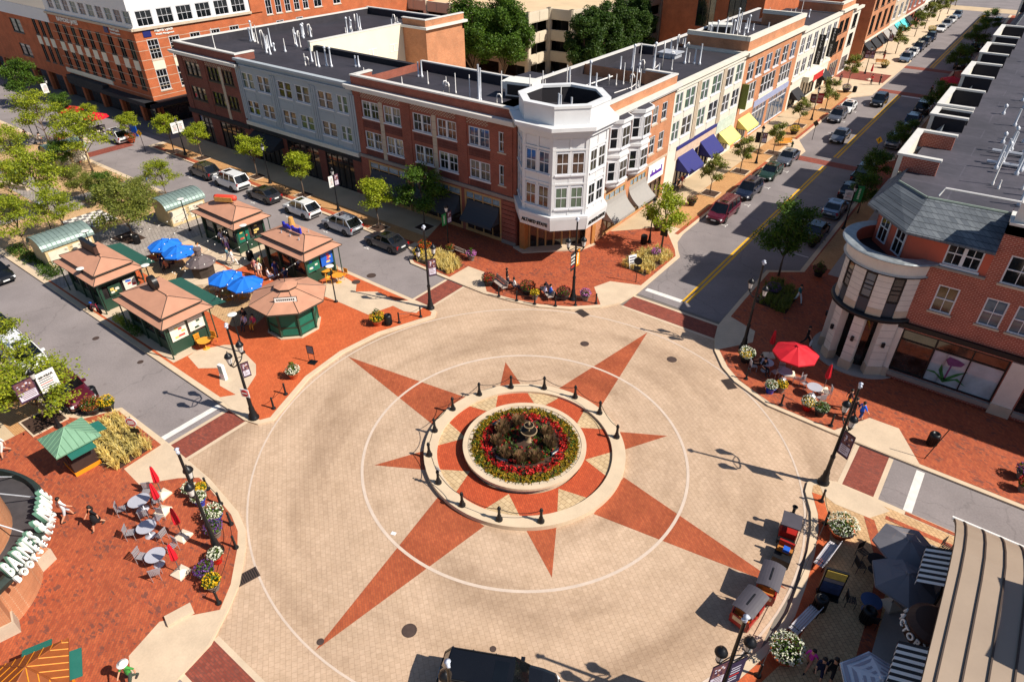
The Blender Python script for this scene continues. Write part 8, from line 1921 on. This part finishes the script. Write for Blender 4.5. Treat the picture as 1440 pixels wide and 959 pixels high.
t=thing('fire_hydrant','dark fire hydrant by the orange bench on the sunny walk','hydrant',(*(-5.12,66.49),.13));MB().lathe([(.14,0),(.12,.08),(.11,.5),(.16,.52),(.14,.62),(.05,.72),(.001,.76)],10).build('body',mat('hydrant_green',rgb(40,66,50),.5),t);MB().tube([(-.2,0,.42),(.2,0,.42)],.06,6).build('outlets',BLK,t)

# ---------------------------------------------------------------- trees
for(p,k,s,lab) in(((-30.50,16.58),'lime',1.0,'between the silver car and grey sedan'),((-26.95,19.52),'deep',1.1,'in front of the slate awnings'),((-43.53,17.49),'lime',.95,'behind the small white car'),((-52.57,17.77),'lime',.95,'behind the dark sedan'),((-63.66,17.46),'lime',.85,'near the two white banners'),((-68.85,16.60),'lime',.95,'at the end of the dark brick building')):
    tree('bright green street tree '+lab,p,k,s,group='street trees of the left walk');tree_pit('square tree pit with pale rim '+lab,p)
tree('leafy street tree at the sunny bulb by the white bay',(-5.33,29.09),'lime',1.15,group='street trees of the sunny walk')
for(p,k,s,lab) in(((-7.32,45.17),'young',1.1,'by the maroon van'),((-7.14,53.70),'young',1.05,'by the navy awnings'),((-6.25,62.55),'young',.95,'by the dark green car'),((-7.39,76.28),'young',.95,'beside the yellow tub'),((-6.52,86.21),'young',1.15,'behind the white car'),((-7.89,104.24),'young',1.2,'by the purple tub'),((-6.90,135.79),'young',1.3,'past the side street, first'),((-7.41,157.36),'young',1.3,'past the side street, second'),((-7.47,169.04),'young',1.4,'past the side street, third'),((-6.96,182.42),'young',1.4,'past the side street, fourth'),((-6.81,195.65),'young',1.5,'past the side street, fifth'),((-7.31,211.41),'young',1.5,'past the side street, farthest')):
    tree('young sparse street tree '+lab,p,k,s,group='young trees of the sunny walk')
    if p[1]<100:tree_pit('square tree pit with pale rim under the young tree '+lab,p,1.7)
tree('round green tree in the shade beside the parking bays',(5.18,31.17),'deep',1.15,group='trees of the shaded walk');
for(p,s,lab) in(((7.28,49.49),.95,'by the tower roof'),((6.37,58.17),.95,'behind the dark cars'),((6.88,70.35),1.0,'by the white parapet'),((7.30,91.90),1.1,'at the red parasol'),((5.50,121.57),1.2,'far along, first'),((5.35,144.81),1.2,'far along, second'),((5.02,166.47),1.2,'far along, third')):
    tree('dark shaded street tree '+lab,p,'deep',s*.8,group='trees of the shaded walk')
# kiosk island and park trees
tree('round olive green tree in a mulch bed behind the fire pit',(-48.22,0.42),'round',1.12,group='park trees')
sheet('tree_mulch_bed',[[(-50.10,-0.99),(-47.36,-0.54),(-47.29,1.21),(-50.19,1.16)]],.142,MULCH)
for(p,k,s,lab) in(((-60.71,-1.99),'locust',1.3,'left of the chequered board, the broadest'),((-54.01,-3.23),'locust',.9,'beside the chequered board, near the lane'),((-61.71,2.08),'round',.8,'by the low seat wall'),((-58.33,3.19),'deep',.72,'by the orange flower bed'),((-54.33,4.66),'round',.75,'behind the big round tree'),((-55.16,7.90),'locust',.8,'by the stone pavilion and the parked white car'),((-53.28,-7.09),'locust',1.05,'near the lane at the left edge'),((-70.22,6.85),'locust',1.3,'with broad yellow crown by the zinc pavilion'),((-84.33,7.91),'locust',1.3,'under the office, with disc lamps beside'),((-71.90,4.49),'deep',.8,'dark one in the middle of the park'),((-107.46,14.84),'deep',1.35,'large at the office walk, left edge'),((-91.80,13.65),'deep',.85,'at the office walk beside the white banner'),((-86.54,14.85),'lime',.8,'left of the office parasols'),((-76.80,15.38),'lime',.85,'right of the office parasols'),((-76.92,1.46),'locust',1.0,'at the left edge of the park'),((-141.34,25.50),'deep',1.3,'cut by the upper left edge'),((-66.54,-3.00),'locust',.9,'cut by the left edge beside the basin wall')):
    tree('park tree '+lab,p,k,s*.9,.13,'park trees')
tree('feathery tree over the white and maroon parked cars',(-26.73,-16.75),'locust',.72,sx=1.08,group='lower left lane trees');tree_pit('dark tree pit by the photo board lamp',(-26.62,-16.85),2.0)
tree('feathery tree at the left edge over the parked van',(-32.79,-16.55),'locust',.9,group='lower left lane trees')
# tall trees behind the block
tree('tallest dense green tree behind the brown brick roof',(-56.05,70.30),'tall',1.0,.0,'tall trees by the parking deck');tree('second tall dense tree, left of the tallest',(-59.48,66.26),'tall',.98,.0,'tall trees by the parking deck')
for p,lab in(((-43.49,76.17),'nearest the deck corner'),((-43.72,82.00),'second from the deck corner'),((-43.10,87.24),'third from the deck corner'),((-43.10,93.18),'next to the dark glazing')):tree('olive tall tree before the parking deck, '+lab,p,'tallb',.92,.0,'tall trees by the parking deck')
for p,lab in(((-72,92),'behind the rear wing, left'),((-64,98),'behind the rear wing, right')):tree('tree top seen over the far roofs, '+lab,p,'tall',.9,.0,'tall trees by the parking deck')
# ---------------------------------------------------------------- cars
CL='cars parked on the left street'
for(p,kind,col,lab) in(((-58.08,14.02),'suv','charcoal','dark grey wagon parked first in the left street row'),((-52.60,13.87),'big','white','big white sport utility car behind the dark sedan'),((-46.40,14.05),'sedan','charcoal','dark sedan between the two white cars'),((-39.79,14.18),'suv','white','small white car with black roof rails'),((-33.41,14.12),'suv','silver','silver car parked behind the grey sedan'),((-27.09,13.37),'sedan','charcoal','dark grey sedan nearest the circle on the left street')):
    car(lab,(p[0],14.35),pi,kind,col,CL)
car('white car half hidden by the yellow tree near the office',((-79.66,14.28)[0],14.6),pi,'suv','white',CL)
CR='cars parked on the sunny side of the main street'
for(p,kind,col,lab) in(((-4.28,40.45),'van','maroon','maroon minivan parked nearest the circle'),((-4.51,47.65),'suv','navy','dark blue wagon behind the maroon minivan'),((-4.70,54.77),'sedan','green','dark green sedan on the sunny kerb'),((-4.81,60.88),'sedan','grey','grey sedan by the brick crossing'),((-4.70,82.73),'suv','grey','grey wagon parked in front of the white car'),((-4.31,88.58),'sedan','white','white sedan behind the grey wagon'),((-3.65,130.06),'suv','steel','blue grey car past the side street'),((-3.94,136.44),'sedan','white','white sedan past the side street'),((-3.99,142.15),'suv','navy','navy car, third past the side street'),((-4.04,148.42),'suv','charcoal','dark car, fourth past the side street'),((-3.98,155.18),'suv','navy','navy car, fifth past the side street'),((-3.72,168.64),'sedan','white','white sedan far along the sunny kerb'),((-3.75,175.29),'suv','silver','silver car far along the sunny kerb'),((-3.72,183.21),'sedan','white','white car next but one to the far crossing'),((-3.75,190.95),'suv','steel','blue car at the far crossing')):
    car(lab,(-3.9 if p[1]<104 else-4.0,p[1]),-pi/2,kind,col,CR,p[1]<100)
car('grey car driving down the sunny lane',(-1.02,73.53),-pi/2,'sedan','grey','cars driving on the main street');car('black wagon driving by the centre line',(-0.94,95.07),-pi/2,'suv','black','cars driving on the main street')
CS='cars parked on the shaded side of the main street'
for(p,kind,col,lab) in(((4.99,41.69),'sedan','black','black car parked first on the shaded side'),((5.26,48.39),'sedan','steel','blue grey sedan parked second on the shaded side'),((5.22,54.45),'sedan','black','dark maroon tinted sedan third on the shaded side'),((4.65,60.19),'pickup','black','black pickup by the yellow diamond sign'),((5.11,75.47),'suv','silver','silver car at the white parapet'),((5.31,80.53),'suv','silver','pale wagon behind the silver car'),((4.99,86.85),'suv','blue','blue car under the trees'),((5.16,94.67),'big','charcoal','dark car before the red parasol'),((5.42,130.01),'suv','black','black car past the red parasol'),((5.32,135.89),'suv','navy','navy car past the red parasol'),((5.33,149.00),'suv','black','black car far along the shaded side'),((5.32,155.29),'suv','grey','grey car far along the shaded side'),((5.43,186.18),'suv','silver','silver car near the far crossing, shaded side')):
    car(lab,(5.2 if p[1]<68 else 5.4,p[1]),pi/2,kind,col,CS,p[1]<70)
CLL='cars on the lower left lane'
car('navy car cut by the left edge of the lane',(-41.01,-14.30),0,'sedan','navy',CLL);car('black car at the upper left edge of the lane',(-50.68,-10.78),0,'sedan','black',CLL);car('white van shaped car under the feathery tree',((-34.87,-14.44)[0],-14.7),0,'van','white',CLL);car('dark red jeep with round headlamps at the kerb',((-27.58,-14.43)[0],-14.6),0,'jeep','maroon',CLL)
a_,b_=(6.51,-12.74),(8.75,-11.58)
q=(7.95,-12.75);car('dark blue black sport utility car driving at the near edge of the circle',(q[0],q[1]),aim(a_,b_),'big','black','cars driving round the circle')
# trackless train
RCAR=mat('train_red',rgb(158,34,28),.4,var=.08);TROOF=mat('train_roof',rgb(74,70,78),.6,var=.06);TWOOD=mat('train_wood',rgb(176,112,50),.5,var=.1)
e0,e1,w1,w2=(15.15,3.12),(15.43,1.53),(15.45,-0.88),(15.16,-2.83)
def twheels(t,xs,w,r=.22):
    for x in xs:
        for s in(-1,1):M_=MB(M=Matrix.Rotation(pi/2,4,'X'));M_.lathe([(r*.7,-.05),(r,-.05),(r,.05),(r*.7,.05),(.001,.06)],14);M_.build('wheel',BLACKM,t,(x,s*w,r))
t=thing('train_engine','small black and red sightseeing train engine with chimney','train engine',(e0[0],e0[1],.005),aim(w1,e0)+.1,'the little sightseeing train')
mb=MB();mb.box(-.9,-.5,.25,.55,.5,.55,0);mb.box(-.55,-.5,.55,.1,.5,.95,1);mb.build('chassis',[BLACKM,RCAR],t);M_=MB(M=Matrix.Rotation(pi/2,4,'Y'));M_.lathe([(.001,.1),(.3,.1),(.3,1.0),(.26,1.06),(.001,1.06)],16);M_.build('boiler',BLACKM,t,(0,0,.85))
mb=MB();mb.box(-.72,-.55,1.55,.42,.55,1.63);mb.build('roof',TROOF,t)
for x in(-.6,.32):
    for y in(-.45,.45):MB().tube([(x,y,.5),(x,y,1.56)],.025,5).build('post',RCAR,t)
MB().lathe([(.09,1.1),(.09,1.6),(.17,1.75),(.12,1.76),(.1,1.6)],12).build('chimney',BLACKM,t,(.85,0,0));twheels(t,(-.5,.4),.45,.25);t.scale=(.9,.88,.95)
t=thing('train_tender','open train tender with red seat behind the engine','train wagon',(e1[0],e1[1],.005),aim(w1,e0),'the little sightseeing train');mb=MB();mb.box(-.75,-.48,.25,.75,.48,.5,0);mb.box(-.75,-.48,.5,-.66,.48,.8,0);mb.box(.1,-.42,.5,.5,.42,.75,2);mb.box(.42,-.42,.75,.55,.42,1.1,1);mb.build('body',[BLACKM,RCAR,TWOOD],t);twheels(t,(-.45,.45),.42);t.scale=(.85,.9,.95);MB().box(-.1,-.25,.8,.25,.1,.98).build('seat_box',MENB,t)
def wagon(label,p,rz):
    t=thing('train_wagon',label,'train wagon',(p[0],p[1],.005),rz,'the little sightseeing train');mb=MB();mb.box(-.95,-.55,.22,.95,.55,.5,0);mb.box(-.95,-.55,.5,-.88,.55,.95,0);mb.box(.88,-.55,.5,.95,.55,.95,0);mb.box(-.97,-.4,.55,-.95,.4,.85,2)
    for s in(-1,1):mb.box(-.95,s*.55-.03,.5,-.3,s*.55+.03,.8,0);mb.box(.3,s*.55-.03,.5,.95,s*.55+.03,.8,0)
    mb.build('body',[RCAR,BLACKM,mat('train_cream',rgb(220,200,160),.5)],t)
    for x in(-.6,.1,.6):MB().box(x-.12,-.48,.5,x+.14,.48,.72).box(x+.1,-.48,.72,x+.16,.48,1.05).build('seat',TWOOD,t)
    for x in(-.9,0,.9):
        for y in(-.52,.52):MB().tube([(x,y,.5),(x,y,1.56)],.022,5).build('post',RCAR,t)
    mb=MB();n=8
    for i in range(n):
        a,c=-.62+1.24*i/n,-.62+1.24*(i+1)/n;f=lambda y:1.7-.16*(y/.62)**2
        mb.quad((-1.02,a,f(a)),(1.02,a,f(a)),(1.02,c,f(c)),(-1.02,c,f(c)));mb.quad((-1.02,a,f(a)-.05),(-1.02,c,f(c)-.05),(1.02,c,f(c)-.05),(1.02,a,f(a)-.05))
        for x in(-1.02,1.02):mb.quad((x,a,f(a)),(x,c,f(c)),(x,c,f(c)-.05),(x,a,f(a)-.05))
    mb.build('roof',TROOF,t);MB().box(-.5,-.04,1.7,.5,.04,1.73).build('roof_slot',BLACKM,t);twheels(t,(-.6,.6),.48);t.scale=(.78,.86,.92);return t
wagon('covered train wagon with red sides, front one behind the tender',w1,aim(w2,w1)+.25);wagon('covered train wagon with red sides, last one by the lamp',w2,aim(w2,w1))
# ---------------------------------------------------------------- people
P_=person
P_('woman walking in a white top and pale shorts near the round bookshop',(-16.87,-19.61),2.6+.6,'walk',(228,226,226),(196,200,206),'dark',long_legs=False)
P_('woman in a black dress walking across the bookshop terrace',(-14.92,-18.87),-.6+.6,'walk',(24,24,28),(24,24,28),'dark',long_legs=False,longhair=True,skirt=(24,24,28))
P_('woman in white with a red bag by the lower left walk',(-25.10,-19.61),.3,'walk',(230,228,226),(206,200,196),'dark',0,long_legs=False,longhair=True,bag=(206,30,40))
P_('person in a green top and white hat at the bottom edge',(-5.01,-22.08),.4,'walk',(60,140,60),(60,70,60),'hat')
P_('girl in a pink top walking near the train lamp',(18.27,-3.61),-.3,'walk',(226,60,170),(200,130,110),'dark',0,.88,long_legs=False,longhair=True)
P_('woman in navy with dark hair, between two others by the cafe',(18.75,-3.77),.3,'walk',(30,34,64),(30,34,64),'dark',0,.92,long_legs=False,longhair=True)
P_('woman in a black top, rightmost of the three by the cafe',(19.15,-3.55),.1,'walk',(26,24,28),(40,36,40),'dark',0,.98,long_legs=False,longhair=True)
P_('man in a bright blue shirt crossing at the east ramp',(15.84,14.96),2.4,'walk',(26,100,220),(40,60,120),'dark',0,long_legs=False);P_('person in dark clothes walking behind the east lamp',(15.36,15.12),2.4,'walk',(40,34,38),(60,50,50),'dark',0);P_('woman with a yellow bag by the east lamp lanterns',(14.87,15.81),2.0,'walk',(60,40,44),(200,150,40),'dark',0)
P_('man in a teal shirt and white trousers in the shade',(7.97,27.50),1.0,'walk',(60,124,132),(226,226,226),'dark');P_('person in black with a white bag by the tower step',(10.41,21.66),1.6,'walk',(24,22,26),(40,38,42),'dark',0,bag=(220,220,220))
P_('person in black seated at the left tower terrace table',(9.03,16.44),1.0,'sit',(26,24,28),(40,40,44),'dark');P_('second person in black seated by the white flowers',(8.63,16.67),-1.2,'sit',(34,30,32),(30,30,34),'dark')
P_('person in white seated at the left kerb bench',(-12.07,14.93),2.6,'sit',(226,222,218),(60,64,90),'dark');P_('person in grey seated beside the one in white',(-12.80,14.98),2.6,'sit',(70,66,76),(50,50,60),'dark');P_('person in black standing behind the kerb bench',(-13.07,15.24),2.4,'stand',(26,22,24),(40,36,40),'dark')
P_('person in pale violet on the bench beside the banner lamp',(-9.36,15.64),2.5,'sit',(206,200,226),(80,80,90),'dark');P_('person in blue on the bench beside the banner lamp',(-8.91,15.83),2.5,'sit',(60,110,210),(60,64,80),'dark')
P_('woman in red walking past the sunny shop fronts',(-10.50,44.50),-.5,'walk',(150,50,50),(200,170,150),'dark',0,long_legs=False);P_('person in black by the sunny shop fronts',(-10.43,43.25),-.5,'stand',(30,28,30),(40,40,44),'dark')
t=thing('baby_stroller','black baby stroller on the sunny walk','stroller',(*(-10.79,42.73),.13),.6);MB().box(-.25,-.2,.35,.25,.2,.6).build('seat',BLACKM,t);M_=MB(M=Matrix.Rotation(pi/2,4,'X'));M_.lathe([(.001,-.2),(.26,-.2),(.26,.2),(.001,.2)],10);M_.build('hood',BLACKM,t,(.1,0,.7))
for x in(-.25,.25):
    for y in(-.2,.2):M_=MB(M=Matrix.Rotation(pi/2,4,'X'));M_.lathe([(.12,-.03),(.12,.03)],10);M_.build('wheel',TYRE,t,(x,y,.12))
KC='people at the kiosks'
for(p,rz,pose,top,bot,lab,kw) in(((-39.57,4.82),1.5,'stand',(206,196,226),(90,80,120),'woman in pale violet at the sausage sign kiosk',dict(longhair=True)),((-38.33,4.49),1.2,'stand',(226,220,230),(150,110,180),'woman in white and purple at the sausage sign kiosk',dict(longhair=True)),((-36.00,3.12),2.2,'walk',(90,130,140),(190,200,210),'person in teal walking through the kiosk court',{}),((-35.27,3.12),2.2,'walk',(232,226,222),(232,226,222),'woman all in white walking through the kiosk court',dict(longhair=True)),
    ((-32.17,3.97),1.3,'stand',(190,200,120),(90,80,70),'person in lime near the burger kiosk queue',{}),((-31.36,3.16),1.0,'stand',(226,216,210),(206,160,140),'woman in white shorts in the burger kiosk queue',dict(long_legs=False,longhair=True)),((-32.06,3.24),.6,'stand',(206,130,130),(90,80,90),'person in pink at the back of the burger queue',{}),((-30.36,3.32),2.9,'sit',(222,222,226),(90,110,150),'person in white crouching on a chair by the burger queue',{}),((-30.32,4.14),1.5,'stand',(30,40,110),(80,100,150),'man in dark blue at the burger counter',{}),((-29.37,4.37),1.0,'sit',(40,60,110),(60,70,90),'person in navy seated at the burger counter',{}),
    ((-42.33,-0.67),2.0,'sit',(150,140,190),(226,160,60),'person in violet at the far left blue parasol',{}),((-40.71,-0.75),1.0,'sit',(40,50,110),(60,64,90),'person in dark blue under the blue parasol',{}),((-39.04,-1.18),.4,'sit',(206,130,100),(40,34,34),'person in orange skin tone top at the blue parasol',{}),((-39.31,-0.34),-.6,'sit',(70,30,40),(60,40,50),'person in wine red under the second blue parasol',{}),((-40.84,-0.42),2.6,'sit',(34,32,40),(40,40,50),'person in black between the two left parasols',{}),((-31.54,-0.80),.8,'sit',(222,214,206),(190,130,90),'person in cream under the third blue parasol',{}),
    ((-38.84,1.95),1.6,'stand',(226,220,220),(60,60,70),'person in white behind the fire pit',{}),((-39.55,-3.18),-.4,'stand',(190,80,70),(60,60,66),'person in red at the counter of the box sign kiosk',{}),((-25.47,-2.36),0.4,'sit',(206,196,226),(60,60,70),'person in pale violet seated at the octagonal kiosk',{}),((-24.91,-1.94),.4,'sit',(210,70,110),(222,150,50),'person in pink seated at the octagonal kiosk',{}),((-26.31,-1.87),.6,'sit',(36,34,40),(40,40,46),'person in black seated at the octagonal kiosk',{})):
    P_(lab,p,rz,pose,top,bot,'dark',0,group=KC,**kw)
for(p,top,bot,lab) in(((-9.88,100.43),(200,190,200),(60,60,70),'person in pale top on the far sunny walk'),((-9.19,103.88),(120,110,130),(60,60,70),'person in grey on the far sunny walk'),((-4.78,106.54),(190,40,50),(50,50,60),'person in red at the far corner table'),((-3.61,107.41),(30,30,34),(40,40,50),'person in black at the far corner table'),((-7.50,128.19),(60,50,60),(150,40,40),'person in dark clothes by the orange bench'),((6.20,102.02),(150,40,60),(40,40,46),'person in red beneath the far red parasol'),((4.66,104.52),(40,60,40),(40,40,46),'person in dark green by the far red parasol'),((-88.55,6.90),(30,28,30),(40,40,50),'person in black in the park at the left'),((-85.42,7.41),(200,190,180),(60,60,70),'person in pale top in the park at the left'),((-59.51,8.16),(70,90,130),(150,140,140),'person in blue behind the stone pavilion')):
    P_(lab,p,random.random()*6,'stand',top,bot,'dark',0,group='people far off')
